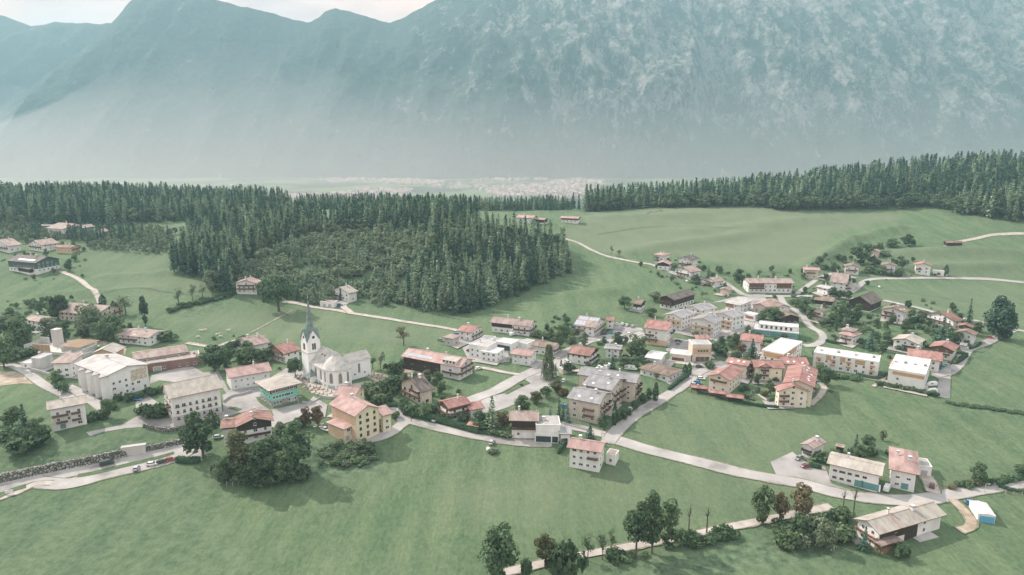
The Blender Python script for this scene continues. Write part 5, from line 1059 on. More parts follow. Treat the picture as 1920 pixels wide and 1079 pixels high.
def column_crown(seed, h=8.0, R=.95, n=520, size=.42):
    rs = np.random.RandomState(seed); z = rs.uniform(.02, 1, n); r = R*np.sin(np.pi*np.clip(z*.86+.12, 0, 1))**.7*rs.uniform(.75, 1.08, n); a = rs.uniform(0, 6.283, n)
    P = np.stack([np.cos(a)*r, np.sin(a)*r, z*h], 1); return cards(P, np.stack([np.cos(a), np.sin(a), np.full(n, .5)], 1), size, .3, rs)
def bush_crown(seed, R=1.5, h=1.7, n=420, size=.42):
    rs = np.random.RandomState(seed); C = rs.uniform(-1, 1, (7, 3))*np.array([R*.6, R*.6, h*.25])+np.array([0, 0, h*.45]); k = rs.randint(0, 7, n); d = rs.normal(0, 1, (n, 3)); d[:, 2] = np.abs(d[:, 2])*.9-.2; d /= np.linalg.norm(d, axis=1)[:, None]
    P = C[k]+d*rs.uniform(.5, 1, n)[:, None]*np.array([R*.55, R*.55, h*.5]); P[:, 2] = np.maximum(P[:, 2], .05); return cards(P, d+np.array([0, 0, .4]), size, .4, rs)
def birch_crown(seed, h=14.0, R=3.2, n=1500):
    rs = np.random.RandomState(seed); P = []; Nn = []
    for i in range(170):
        a = rs.uniform(0, 6.28); f = rs.uniform(.2, 1); r = R*(1-f*.75)*rs.uniform(.35, 1); z = h*f; L = rs.uniform(.15, .42)*h*(1.1-f*.5)
        for q in range(14): t = q/14; P.append((math.cos(a)*(r+.4*t), math.sin(a)*(r+.4*t), max(.8, z-L*t*t-L*.2*t))); Nn.append((math.cos(a), math.sin(a), .25))
    return cards(np.array(P), np.array(Nn), .55, .4, rs)
SHAPES = {}
def shape(kind, k):
    key = (kind, k)
    if key in SHAPES: return SHAPES[key]
    bark = M_BARK; C = np.zeros((0, 4))
    if kind == 'b': V, Fc, C = broad_crown(100+k, 2300, 10, 3.9, .07, 20, .55); tk = trunk_mb(C, 10, bark)
    elif kind == 't': V, Fc, C = broad_crown(140+k, 2300, 14, 3.5, .07, 22, .58, taper=.25); tk = trunk_mb(C, 14, bark)
    elif kind == 'sp': V, Fc, C = broad_crown(180+k, 430, 9, 3.1, .25, 12, .42, sparse=1); tk = trunk_mb(C, 9, bark, .2, .32, 10)
    elif kind == 's': V, Fc = spruce_crown(220+k); tk = MB(); tk.tube((0, 0, -1), (0, 0, 17), .28, .05, bark)
    elif kind == 'f': V, Fc = spruce_crown(260+k, 24, 3.0, 24, 8, 1.5, .06 + .05*(k % 3), (.62, .75, .9, .68, .8)[k]); tk = MB(); tk.tube((0, 0, -1.5), (0, 0, 18), .28, .06, bark, 5)
    elif kind == 'fb': V, Fc, C = broad_crown(300+k, 520, 16, 4.4, .14, 13, 1.15); tk = MB(); tk.tube((0, 0, -1), (0, 0, 9), .28, .12, bark, 5)
    elif kind == 'o': V, Fc, C = broad_crown(500+k, 4200, 18, 6.2, .0, 36, .85, taper=.4); tk = MB(); tk.tube((0, 0, -1), (0, 0, 10), .5, .2, bark)
    elif kind == 'c': V, Fc = column_crown(340+k); tk = MB(); tk.tube((0, 0, -.6), (0, 0, 3), .12, .08, bark)
    elif kind == 'bu': V, Fc = bush_crown(380+k); tk = MB(); tk.tube((0, 0, -.5), (0, 0, .7), .08, .05, bark, 5)
    elif kind == 'w': V, Fc = birch_crown(420+k); tk = MB(); tk.tube((0, 0, -1), (0, 0, 12), .25, .05, M_BIRCH)
    elif kind == 'bare':
        V, Fc, C = broad_crown(460+k, 26, 9, 1.5, .4, 9, .25); tk = trunk_mb(C, 9, bark, .16, .5, 9)
    SHAPES[key] = (V, Fc, tk, {}); return SHAPES[key]
DIM = {'b': (10, 7.8), 't': (14, 7.4), 'sp': (9, 6.4), 's': (20, 7.0), 'f': (24, 6), 'fb': (16, 9), 'c': (8, 1.9), 'bu': (1.7, 2.6), 'w': (14, 6.2), 'bare': (9, 3), 'o': (18, 12)}
NV = {'b': 6, 't': 4, 'sp': 4, 's': 4, 'f': 5, 'fb': 5, 'c': 2, 'bu': 4, 'w': 1, 'bare': 2, 'o': 1}
def tree_meshes(kind, k, mat, whole=False):
    V, Fc, tk, cache = shape(kind, k); key = (mat, whole)
    if key not in cache:
        if whole:
            tv = np.array(tk.v); ring = [f for f in tk.f if len(f) == 4]
            F2 = np.vstack([Fc, np.array(ring)+len(V)]); cache[key] = raw_mesh('tree', np.vstack([V, tv]), F2, [LM[mat], M_BARK], [0]*len(Fc)+[1]*len(ring))
        else: cache[key] = (raw_mesh('crown', V, Fc, [LM[mat]]), tk.mesh('trunk'))
    return cache[key]
NAMES = {'b': 'broadleaf_tree', 't': 'tall_tree', 'sp': 'young_tree', 's': 'spruce', 'c': 'cypress', 'bu': 'bush', 'w': 'weeping_birch', 'bare': 'bare_tree', 'o': 'dense_tree'}
TREE_N = [0]; BUSH = []
def T(kind, u, vb, vt, wpx, mat, label, group='trees in the village', p=None):
    p = p or ground(u, vb); sc = ppm(p); el = math.atan2(ZC-p.z, math.hypot(p.x, p.y))
    hh = max(.5, (vb-vt)/(sc*max(math.cos(el), .5))); ww = wpx/sc; h0, w0 = DIM[kind]; TREE_N[0] += 1; k = TREE_N[0] % NV[kind]
    if kind == 'bu': BUSH.append((p.x, p.y, ww, hh, k, mat, label, group.replace('trees', 'bushes'))); return
    o = empty(NAMES[kind], (p.x, p.y, p.z), RNG.uniform(0, 6.28)); o.scale = (ww/w0, ww/w0, hh/h0)
    tag(o, label, {'bu': 'bush'}.get(kind, 'tree'), group if kind != 'bu' else group.replace('trees', 'bushes'))
    cm, tm = tree_meshes(kind, k, mat); link_mesh('crown', cm, o); link_mesh('trunk', tm, o)
    return o
# lane and farm in front
LN = 'trees along the lane'
T('b',940,1088,998,76,'dark',"big dark round tree at the bottom end of the lane",LN)
T('b',1022,1066,1006,50,'yellow',"yellowish round tree by the lane, next to the big dark one",LN)
T('bu',1066,1083,1030,52,'dark',"large dark bush between two trees at the lane",LN)
T('bu',988,1084,1050,20,'dark',"narrow dark bush under the big round tree",LN)
T('sp',1102,1052,997,30,'mid',"thin open tree just beyond the large dark lane bush",LN); T('sp',1130,1050,1004,28,'pale',"second thin pale tree of the lane trio",LN); T('sp',1147,1036,996,26,'mid',"slender tree at the far end of the thin lane trio",LN)
T('t',1192,1046,942,56,'dark',"tall dark tree, first of the three tall ones on the lane",LN); T('t',1222,1038,933,48,'dark',"middle one of the three tall lane trees",LN); T('t',1251,1024,935,50,'mid',"tall lighter tree, last of the three tall lane trees",LN)
T('bare',1291,1000,944,22,'pale',"bare thin tree beside the tall lane trees",LN); T('bare',1325,1000,946,22,'pale',"bare thin tree standing alone above dark bushes",LN)
T('b',1429,982,920,44,'mid',"green tree where the lane nears the farm",LN); T('b',1461,978,927,32,'rust',"small rusty tree behind the green lane tree",LN); T('b',1505,966,914,44,'rust',"round brownish tree at the upper end of the lane",LN)
T('bare',1580,962,915,16,'pale',"bare sapling at the road junction",LN); T('bare',1600,966,912,20,'mid',"thin leafy sapling at the road junction",LN)
T('s',1619,1032,995,24,'dark' if False else 'needle',"dark small spruce in front of the old farmhouse",LN)
for i in range(30):
    u = RNG.choice((RNG.uniform(1110, 1600), RNG.uniform(1265, 1370))); v = 1009+(1270-u)*.205+13+RNG.uniform(0, 12); w = RNG.uniform(16, 32); T('bu', u, v, v-w*RNG.uniform(.4, .75), w, RNG.choice(['dark','dark','mid']), "dark leafy bush in the thicket along the lane", LN)
for i in range(20):
    u = RNG.uniform(1465, 1590); v = 975+(1590-u)*.12+RNG.uniform(0, 40); w = RNG.uniform(18, 38); T('bu', u, v, v-w*.7, w, RNG.choice(['dark','mid','pale']), "garden bush beside the old farmhouse", "trees of the farm garden")
T('b',1545,1030,985,42,'pale',"pale open tree in the farm garden",LN); T('b',1492,1015,975,34,'dark',"dark garden tree at the lane fence",LN); T('bu',1690,1046,1028,26,'dark',"dark bush at the wood store corner",LN)
# bank below the chalet
BK = 'trees on the bank below the chalet inn'
T('b',381,858,770,66,'dark',"big dark lime tree beside the chalet inn"); T('t',452,905,815,62,'yellow',"yellow green tree in front of the chalet inn",BK); T('t',497,908,828,58,'dark',"dark tree in the middle of the clump below the chalet",BK)
T('t',560,892,795,66,'dark',"large dark tree at the east end of the clump",BK); T('t',534,868,786,38,'pale',"pale tall tree behind the clump",BK); T('b',525,905,850,48,'mid',"grey green tree low in the clump",BK); T('b',470,912,860,50,'dark',"low dark tree at the fence of the clump",BK)
T('b',428,905,862,34,'dark',"dark low tree at the west end of the clump",BK); T('b',413,905,872,22,'pale',"pale silvery shrub tree at the west end of the clump",BK); T('b',545,905,862,40,'dark',"dark tree just inside the curved fence",BK); T('t',505,880,815,40,'mid',"mid green tree close to the chalet balcony",BK)
for i in range(16): u = RNG.uniform(415, 585); v = 903-abs(u-490)*.08+RNG.uniform(-6, 6); T('bu', u, v, v-RNG.uniform(16, 26), RNG.uniform(26, 40), 'dark', "dark undergrowth bush inside the curved fence", BK)
T('b',573,800,765,26,'purple',"purple leaved round tree by the inn garden"); T('b',596,797,759,24,'purple',"taller purple leaved tree by the inn garden"); T('bu',560,802,786,22,'dark',"dark bush under the purple trees")
for i in range(46): u = RNG.uniform(600, 700); v = 832+RNG.uniform(0, 42)-(u-600)*.02; T('bu', u, v, v-RNG.uniform(6, 11), RNG.uniform(12, 22), RNG.choice(['mid','pale','mid']), "low weedy bush on the bank under the yellow inn", "trees on the bank under the inn")
T('sp',670,852,822,36,'pale',"small pale tree on the bank under the yellow inn"); T('b',690,852,832,36,'dark',"low spreading dark tree on the bank under the yellow inn"); T('bu',742,784,770,16,'mid',"round bush beside the inn driveway")
# west
WS = 'trees of the west slope'
T('s',49,815,768,30,'needle',"dark spruce beside the tall white house",WS); T('b',24,800,770,36,'mid',"bushy tree left of the dark spruce",WS); T('b',70,828,790,40,'mid',"dark leafy tree hiding the corner of the tall white house",WS); T('bu',55,842,815,60,'dark',"wide dark bush below the spruce",WS); T('bu',10,820,806,40,'dark',"dark hedge bush at the picture edge",WS)
T('b',203,784,747,26,'mid',"round tree at the school car park corner"); 
for u, v, w in ((262,776,14),(180,785,20),(192,786,16),(172,790,18),(275,782,30),(290,784,34),(300,778,26),(215,768,12),(120,735,22)): T('bu',u,v,v-w*.7,w,RNG.choice(['dark','mid']),"garden bush beside the paved square")
for u, v, w in ((222,752,16),(243,752,18),(262,748,16),(280,742,20),(296,738,18)): T('bu',u,v,v-w*.7,w,'dark',"dark bush along the foot of the school wall")
T('b',108,722,698,26,'mid',"bushy tree before the zigzag school wall")
T('b',109,598,555,38,'dark',"dark round tree with clear trunk on the west meadow",WS); T('sp',236,590,552,34,'pale',"thin grey tree on the west meadow",WS); T('t',273,612,553,20,'dark',"narrow ivy clad tree on the west meadow",WS)
T('c',193,574,556,12,'hedge',"dark cypress beside the beige west house",WS); T('c',214,586,567,9,'hedge',"first of the cypress pair behind the beige west house",WS); T('c',220,588,570,8,'hedge',"second of the cypress pair behind the beige west house",WS)
T('b',166,630,572,46,'pale',"pale willow hiding the beige west house",WS); T('b',214,638,588,42,'mid',"full green tree behind the school roof",WS); T('b',192,640,600,38,'mid',"second full tree behind the school roof",WS); T('b',95,640,602,36,'pale',"pale tree beside the brown roofed west house",WS); T('b',122,640,610,26,'mid',"small green tree behind the stair core",WS)
T('b',35,650,602,48,'mid',"broad tree at the west edge of the building site",WS); T('b',8,690,630,40,'mid',"tree at the picture edge beside the building site",WS); T('b',12,640,595,40,'pale',"pale tree at the picture edge above the building site",WS); T('bu',25,672,655,40,'dark',"dark bush beside the site drive",WS); T('bu',48,668,656,28,'mid',"green bush beside the site drive",WS); T('bu',205,660,645,34,'pale',"pale shrubs behind the school roof",WS)
T('bu',312,640,624,34,'dark',"dark shrub beside the house with the roof light",WS); T('bu',60,575,562,20,'mid',"round bush near the brown roofed west house",WS); T('b',158,618,590,26,'mid',"tree behind the pale willow",WS)
T('b',403,697,645,50,'dark',"dark broad tree in front of the brick wing"); T('b',425,692,655,30,'mid',"lighter tree beside the dark broad one"); T('b',472,682,641,50,'mid',"broad tree before the flowery mauve house"); T('b',452,680,655,26,'mid',"small tree beside the broad one at the flowery garden"); T('b',500,678,652,28,'mid',"tree at the corner of the red guest house"); T('b',554,708,668,28,'dark',"round tree standing before the church tower")
for u, v in ((430,655),(442,650),(452,642),(418,662),(437,664)): T('bu',u,v,v-11,20,'dark',"dark bush in the flowery garden by the meadow")
ME = 'meadow trees by the path'
T('sp',335,573,541,26,'pale',"first slender meadow tree by the hedge line",ME); T('sp',361,563,533,20,'pale',"second slender meadow tree by the hedge line",ME); T('sp',380,558,532,18,'pale',"third slender meadow tree by the hedge line",ME); T('sp',398,555,528,18,'pale',"slender meadow tree nearest the tall white house",ME)
for i in range(26): t_ = i/25; u = 318+t_*120; v = 584-t_*30+RNG.uniform(-3, 2); T('bu',u,v,v-RNG.uniform(4,9),RNG.uniform(9,16),RNG.choice(['dark','mid']),"scrubby hedge bush along the meadow bank","trees of the meadow hedge")
T('b',523,584,508,64,'dark',"huge dark round tree below the hill wood beside the lane"); T('b',500,560,520,34,'mid',"lighter tree beside the huge dark round tree"); T('b',400,545,508,36,'pale',"pale bushy tree at the foot of the tall spruces")
T('sp',757,648,608,36,'rust',"lone sparse tree beside the long farmhouse roof"); T('sp',699,693,660,22,'mid',"thin fruit tree behind the church"); T('sp',714,696,657,22,'pale',"second thin fruit tree behind the church")
for u, v, w, m in ((743,700,26,'dark'),(757,688,22,'mid'),(735,698,18,'dark')): T('bu',u,v,v-w*.8,w,m,"dark bush in the farm yard behind the church")
for u, v, w, m in ((695,732,24,'mid'),(700,752,36,'pale'),(715,740,30,'dark'),(735,735,36,'dark'),(725,728,24,'dark'),(690,745,20,'mid'),(712,760,30,'mid'),(748,728,26,'dark')): T('bu',u,v,v-w*.75,w,m,"garden shrub between church and the beige house")
T('b',820,722,694,24,'mid',"small fruit tree on the lawn by the beige house"); T('b',823,700,676,16,'mid',"tree at the corner of the long farmhouse"); T('bu',853,700,686,12,'dark',"dark bush at the farmhouse front wall")
for u, v, w, m in ((768,780,22,'dark'),(785,778,26,'mid'),(800,782,30,'mid'),(755,772,20,'dark'),(815,778,20,'dark'),(890,775,18,'dark'),(840,790,20,'mid'),(870,790,22,'dark')): T('bu',u,v,v-w*.8,w,m,"garden shrub behind the long hedge")
T('s',923,806,744,38,'sun',"tall light green spruce in the hedge garden"); T('b',945,802,770,28,'rust',"rust coloured tree beside the light green spruce"); T('b',898,796,768,26,'dark',"dark tree by the red garage annexe"); T('bu',905,802,786,40,'dark',"dark shrubs around the garden shed"); T('bu',960,815,806,40,'mid',"low clipped shrubs by the chalet"); T('bu',930,812,802,36,'mid',"shrubs on the garden wall")
# centre
for u, v, w, lab in ((980,772,34,"first tree of the parking row, nearest the chalet"),(1005,757,26,"second tree of the parking row"),(1024,747,26,"third tree of the parking row"),(1043,737,28,"fourth tree of the parking row, nearest the apartments")): T('b',u,v,v-w*.95,w,RNG.choice(['mid','dark','yellow']),lab)
T('bu',1056,742,730,22,'purple',"reddish shrub at the end of the parking row"); T('bu',978,724,719,7,'dark',"round clipped bush on the parking strip")
T('w',1029,712,648,38,'pale',"weeping birch beside the village road"); T('c',1052,694,675,5,'hedge',"thin cypress beside the weeping birch"); T('bu',1066,700,680,20,'dark',"dark round shrub beside the motorhome"); T('b',1054,638,602,30,'mid',"tree on the lawn of the solar guest house"); T('b',1048,658,622,22,'mid',"leafy tree at the lawn edge west of the solar guest house"); T('b',1094,650,624,26,'pale',"small orchard tree before the solar guest house")
for u, v in ((1010,632),(1022,634),(1032,636),(1042,640),(1078,628),(1066,630)): T('bu',u,v,v-12,22,RNG.choice(['mid','pale']),"shrub in the hedge behind the brown roofed house")
T('b',1158,645,621,26,'dark',"neatly round tree on the guest house yard"); T('b',1194,672,623,42,'mid',"large broad tree in the centre of the village"); T('s',1148,692,660,18,'needle',"dark conifer behind the grey apartment roofs"); T('b',1170,690,665,32,'dark',"dark tree behind the grey apartment roofs"); T('b',1190,690,668,32,'mid',"green tree behind the grey apartment roofs"); T('b',1215,690,674,28,'mid',"tree beside the pale gabled hall"); T('bu',1130,692,676,16,'pale',"pale shrub behind the rust red villa")
T('c',1284,702,684,9,'hedge',"first clipped thuja before the bungalow"); T('c',1292,703,682,10,'hedge',"second clipped thuja before the bungalow"); T('bu',1330,690,678,22,'mid',"street shrub near the red courtyard"); T('sp',1230,712,698,22,'yellow',"yellowish small tree behind the cypress"); T('c',1229,752,719,11,'hedge',"tall clipped cypress at the apartment street")
T('s',1048,790,746,18,'needle',"slim dark spruce before the beige apartments"); T('s',1031,784,757,14,'blue',"small blue grey spruce before the beige apartments"); T('s',1064,794,757,19,'blue',"bright blue spruce before the beige apartments"); T('s',1056,788,756,14,'needle',"short dark spruce behind the bright blue one"); T('s',1106,828,799,30,'dark' if False else 'needle',"broad dark spruce at the road fork"); T('b',1131,806,778,24,'dark',"dark bush tree at the apartment corner"); T('c',1152,798,757,10,'hedge',"slender cypress at the apartment corner")
for u, v, w in ((1170,787,18),(1190,770,18),(1207,757,18),(1216,748,16),(1160,792,14),(1180,780,12)): T('b',u,v,v-w*1.2,w,'dark',"dark street tree before the shaded apartment fronts")
T('bu',1083,770,764,6,'dark',"tiny clipped bush on the apartment lawn"); T('bu',1215,700,690,14,'pale',"pale bush by the bungalow")
# east
T('s',1410,670,637,28,'needle',"dark conifer in front of the red roofed house by the white flats"); T('b',1388,662,645,22,'purple',"purple shrub tree beside the dark conifer"); T('b',1372,655,636,22,'mid',"green tree behind the fire station"); T('b',1352,645,630,18,'dark',"round dark tree beside the fire station tower"); T('bu',1348,664,645,30,'dark',"dark shrubs behind the fire station"); T('bu',1375,672,658,20,'pale',"pale flowering shrub near the white flats")
T('b',1420,722,698,14,'dark',"small dark tree in the courtyard garden"); T('s',1408,746,732,10,'sun',"tiny light conifer in the courtyard garden"); T('bu',1434,742,732,12,'rust',"rust shrub in the courtyard garden"); T('bu',1452,715,707,14,'rust',"reddish shrub by the courtyard balcony")
for i in range(14): u = RNG.uniform(1375, 1475); v = 722+(u-1375)*.28+RNG.uniform(-3, 18); T('bu',u,v,v-RNG.uniform(4,8),RNG.uniform(8,14),RNG.choice(['mid','dark','pale']),"small shrub in the courtyard garden")
T('b',1548,722,686,28,'dark',"dark round tree at the end of the courtyard wing"); T('b',1449,606,577,38,'mid',"broad tree before the brown low roof"); T('b',1432,600,580,24,'mid',"smaller tree next to the broad one"); T('b',1510,590,562,26,'dark',"dark tree by the garden curve"); T('b',1520,600,575,20,'mid',"green tree by the garden curve"); T('b',1492,575,558,28,'mid',"leafy tree beside the low brown shed"); T('b',1530,568,552,20,'dark',"tree behind the low brown shed")
T('b',1572,608,572,34,'mid',"tall garden tree between the two white villas"); T('b',1586,600,570,24,'mid',"second tall garden tree between the villas"); T('b',1558,612,590,20,'dark',"dark garden tree between the villas"); T('s',1632,655,621,28,'needle',"solitary dark fir beside the hipped villa"); T('s',1765,648,602,34,'needle',"big dark conifer in the edge street gardens"); T('b',1790,644,622,26,'dark',"dark tree next to the big garden conifer"); T('b',1740,612,598,14,'dark',"small tree behind the long hedge house"); T('bu',1690,655,646,26,'mid',"shrub beside the grey awning house"); T('b',1830,622,605,20,'mid',"garden tree beside the rust cottage")
T('s',1816,606,567,15,'needle',"thin pointed spruce against the upper field"); T('o',1873,637,566,46,'needle',"huge dense dark tree at the village edge"); T('o',1887,636,582,24,'needle',"dark lower tree grown against the huge edge tree")
for i in range(34): u = RNG.uniform(1590, 1830); v = 612+(u-1590)*.12+RNG.uniform(-14, 30); T('bu',u,v,v-RNG.uniform(4,9),RNG.uniform(8,16),RNG.choice(['dark','mid','pale']),"garden shrub among the eastern villas")
for i in range(16): u = RNG.uniform(1542, 1610); v = 705+(u-1542)*.1+RNG.uniform(-1, 3); T('bu',u,v,v-6,11,RNG.choice(['dark','mid']),"low bush before the row of white flats")
for i in range(14): u = 1650+i*8; v = 722+i*1.6+RNG.uniform(-1, 1); T('bu',u,v,v-7,12,RNG.choice(['dark','mid']),"low bush before the white corner flats")
for i in range(26): t_ = i/25; u = 1778+t_*142; v = 756+t_*20+RNG.uniform(-2, 2); T('bu',u,v,v-3,10,'dark',"weedy tuft along the field ditch","trees of the field ditch")
# upper hamlet
UP = 'trees of the upper village'
T('b',1613,496,459,40,'dark',"large dark tree above the brown roofed upper house",UP); T('b',1704,462,442,28,'dark',"round dark tree on the far meadow crest",UP); T('b',1670,464,448,26,'mid',"bushy tree beside the round meadow tree",UP); T('b',1535,497,480,16,'mid',"small tree behind the square salmon roofed house",UP); T('b',1580,493,478,14,'dark',"small round tree below the hedge line",UP); T('b',1571,488,476,14,'mid',"second small tree below the hedge line",UP); T('b',1650,472,456,16,'pale',"pale tree beside the pink house",UP)
T('b',1640,500,482,24,'dark',"dark tree beside the large dark upper tree",UP); T('b',1655,515,500,18,'mid',"garden tree before the shrub hidden house",UP); T('b',1630,512,498,20,'mid',"tree below the brown roofed upper house",UP); T('b',1690,505,487,12,'dark',"narrow tree in the upper hedge",UP); T('c',1773,516,500,8,'hedge',"little dark conifer beside the flat white garage",UP); T('b',1561,560,540,18,'dark',"dark conical tree beside the paved terrace house",UP); T('b',1446,510,498,12,'mid',"small tree behind the broad farmhouse",UP)
T('b',1386,530,504,24,'dark',"dark tree beside the broad farmhouse",UP); T('s',1328,522,499,12,'needle',"small dark conifer in the hamlet",UP); T('b',1171,580,551,28,'dark',"round tree in the field beside the tiny hut",UP); T('b',1228,566,544,26,'pale',"loose tree above the tiny hut",UP); T('b',1220,594,576,28,'mid',"orchard tree below the tiny hut",UP); T('sp',1316,560,545,14,'pale',"small tree beside the dark farmhouse",UP); T('sp',1147,478,456,10,'pale',"thin tree beside the field road",UP); T('sp',1161,482,466,12,'mid',"second thin tree beside the field road",UP)
for i in range(46):
    q = RNG.choice([(1215,1300,488,520),(1290,1375,520,552),(1480,1560,548,580),(1600,1690,500,522),(1400,1480,520,545),(1540,1600,500,530),(1640,1700,462,500)]); u = RNG.uniform(q[0], q[1]); v = q[2]+(q[3]-q[2])*((u-q[0])/(q[1]-q[0])*.6+RNG.uniform(0, .4)); T('bu',u,v,v-RNG.uniform(4,8),RNG.uniform(7,14),RNG.choice(['dark','mid','pale']),"small garden shrub in the upper village",UP)
FT = 'trees around the eastern farm'
T('s',1603,852,819,22,'needle',"dark fir behind the white workshop",FT); T('b',1631,855,836,14,'mid',"small tree behind the white workshop",FT); T('bu',1622,854,844,10,'dark',"dark bush behind the white workshop",FT); T('bu',1640,857,845,8,'dark',"narrow bush behind the white workshop",FT); T('bu',1530,862,850,22,'mid',"shrub before the small mauve house",FT); T('bu',1545,866,852,24,'dark',"dark shrub at the yard wall",FT); T('b',1836,906,874,28,'dark',"dark scrubby tree beside the field road",FT); T('b',1916,896,874,22,'dark',"scrubby tree at the picture edge by the road",FT)
for i in range(16): u = RNG.uniform(1775, 1900); v = 918-(u-1775)*.12+RNG.uniform(-3, 1); T('bu',u,v,v-RNG.uniform(6,10),RNG.uniform(8,16),RNG.choice(['rust','mid','dark']),"scrubby bush on the bank of the field road",FT)

# hedges: clipped, leafy all over
def hedge(pts, w, h, label, mat='hedge'):
    P = spline([ground(*p) for p in pts], 1.0); rs = np.random.RandomState(int(pts[0][0])); V = []; Fs = []; core = MB()
    PP = []; NN = []
    for i in range(len(P)-1):
        d = (P[i+1]-P[i]); L = d.length; d = d.normalized(); q = Vector((-d.y, d.x)); n = int(L*h*9)+6
        for k in range(n):
            s = rs.choice([-1, 1, 0]); t = rs.rand(); o = P[i]+d*L*t; z = tz(o.x, o.y)
            if s: z += rs.uniform(.1, h); pos = o+q*(s*w/2*rs.uniform(.9, 1.12)); nn = (q.x*s, q.y*s, .3)
            else: pos = o+q*rs.uniform(-w/2, w/2); z += h*rs.uniform(.95, 1.07); nn = (0, 0, 1)
            PP.append((pos.x, pos.y, z)); NN.append(nn)
    c = Vector((P[0].x, P[0].y, tz(P[0].x, P[0].y))); V, Fc = cards(np.array(PP)-np.array(c), np.array(NN), .5, .35, rs)
    core = []; cf = []
    for i, p in enumerate(P):
        d = (P[min(i+1, len(P)-1)]-P[max(i-1, 0)]).normalized(); q = Vector((-d.y, d.x))*w*.42; z = tz(p.x, p.y)-c.z
        core += [(p.x-q.x-c.x, p.y-q.y-c.y, z-.4), (p.x+q.x-c.x, p.y+q.y-c.y, z-.4), (p.x+q.x-c.x, p.y+q.y-c.y, z+h*.9), (p.x-q.x-c.x, p.y-q.y-c.y, z+h*.9)]
    m = len(V)
    for i in range(len(P)-1):
        a = m+i*4; cf += [(a+k, a+(k+1) % 4, a+4+(k+1) % 4, a+4+k) for k in range(4)]
    e = m+(len(P)-1)*4; cf += [(m+3, m+2, m+1, m), (e, e+1, e+2, e+3)]
    o = link_mesh('hedge', raw_mesh('hedge', np.vstack([V, np.array(core)]), np.vstack([Fc, np.array(cf)]), [LM[mat]]), None, c)
    tag(o, label, 'hedge', 'clipped hedges of the village')
hedge([(757,778),(800,786),(850,801),(897,814)], 1.8, 3.0, "long tall dark hedge along the lane below the red roofed house")
hedge([(897,814),(930,817),(955,822)], 1.2, 1.8, "lower hedge continuing from the long tall one to the chalet")
hedge([(1254,733),(1275,717),(1290,707)], 1.6, 2.0, "clipped hedge beside the apartment street")
hedge([(1047,852),(1058,838),(1063,828)], 1.4, 2.6, "dark hedge screening the lone salmon roofed house")
hedge([(729,764),(745,763),(752,762)], 1.2, 1.6, "short clipped hedge by the inn driveway")
hedge([(1695,612),(1720,602),(1738,592)], 2.6, 3.0, "thick dark hedge beside the large brown roofed house")
hedge([(1548,641),(1570,646),(1588,648)], 1.2, 1.6, "hedge before the hipped salmon villa")
hedge([(1605,705),(1640,712),(1662,706)], 1.2, 1.8, "hedge round the end of the row of white flats")
hedge([(1872,912),(1890,905),(1925,899)], 1.8, 1.8, "dark hedge behind the paddock at the picture edge"); hedge([(1872,914),(1900,922),(1930,926)], 1.4, 1.2, "low hedge before the paddock at the picture edge")
hedge([(1516,875),(1528,878),(1540,880)], 1.4, 1.8, "dark clipped hedge in the farm yard")
hedge([(1790,684),(1803,676),(1812,668)], 2.0, 2.4, "leafy hedge beside the edge street house"); hedge([(1818,656),(1830,652),(1840,645)], 1.2, 1.6, "hedge below the grey garden hut")
hedge([(332,866),(350,868),(374,868)], 2.2, 2.4, "dark hedge at the end of the parking lane"); hedge([(1370,752),(1420,762),(1460,767)], 1.2, 1.4, "dark hedge behind the courtyard along the field"); hedge([(700,728),(720,722),(745,716)], 1.6, 2.2, "dark hedge between church and beige house")

# ------------------------------------------------------------------ small trees and shrubs filling the gardens
def free(x, y, r):
    for cx, cy, rz, L, W_ in HOUSES:
        dx, dy = x-cx, y-cy; a = abs(dx*math.cos(rz)+dy*math.sin(rz)); b_ = abs(-dx*math.sin(rz)+dy*math.cos(rz))
        if a < L/2+r*.6 and b_ < W_/2+r*.6: return False
    for qx, qy, w in ROADPTS:
        if (qx-x)**2+(qy-y)**2 < (w+r*.7)**2: return False
    return not any(bool(inside(p, np.array([x]), np.array([y]))[0]) for p in PAVED)
GARDENS = [([(1480,560),(1560,545),(1640,590),(1740,560),(1840,610),(1830,650),(1790,690),(1700,690),(1560,640),(1520,610)], 26, 90), ([(1280,640),(1480,600),(1520,650),(1420,680),(1340,670)], 8, 22), ([(1200,500),(1300,480),(1380,520),(1500,500),(1570,470),(1720,490),(1760,520),(1620,540),(1480,560),(1360,560),(1260,540)], 26, 80),
 ([(1060,600),(1200,620),(1250,690),(1180,700),(1060,690),(1030,650)], 8, 24), ([(690,700),(760,690),(830,730),(920,760),(1000,800),(900,800),(760,770),(690,760)], 9, 40), ([(0,560),(150,560),(240,610),(300,640),(220,660),(60,640),(0,700)], 16, 34), ([(350,640),(440,630),(540,650),(560,720),(420,700)], 5, 16), ([(0,440),(160,440),(170,520),(60,540),(0,520)], 14, 24), ([(1000,610),(1060,590),(1080,640),(1020,650)], 3, 10), ([(1310,700),(1540,650),(1560,740),(1420,750)], 3, 20), ([(1500,850),(1660,820),(1700,870),(1640,870),(1540,870)], 3, 12)]
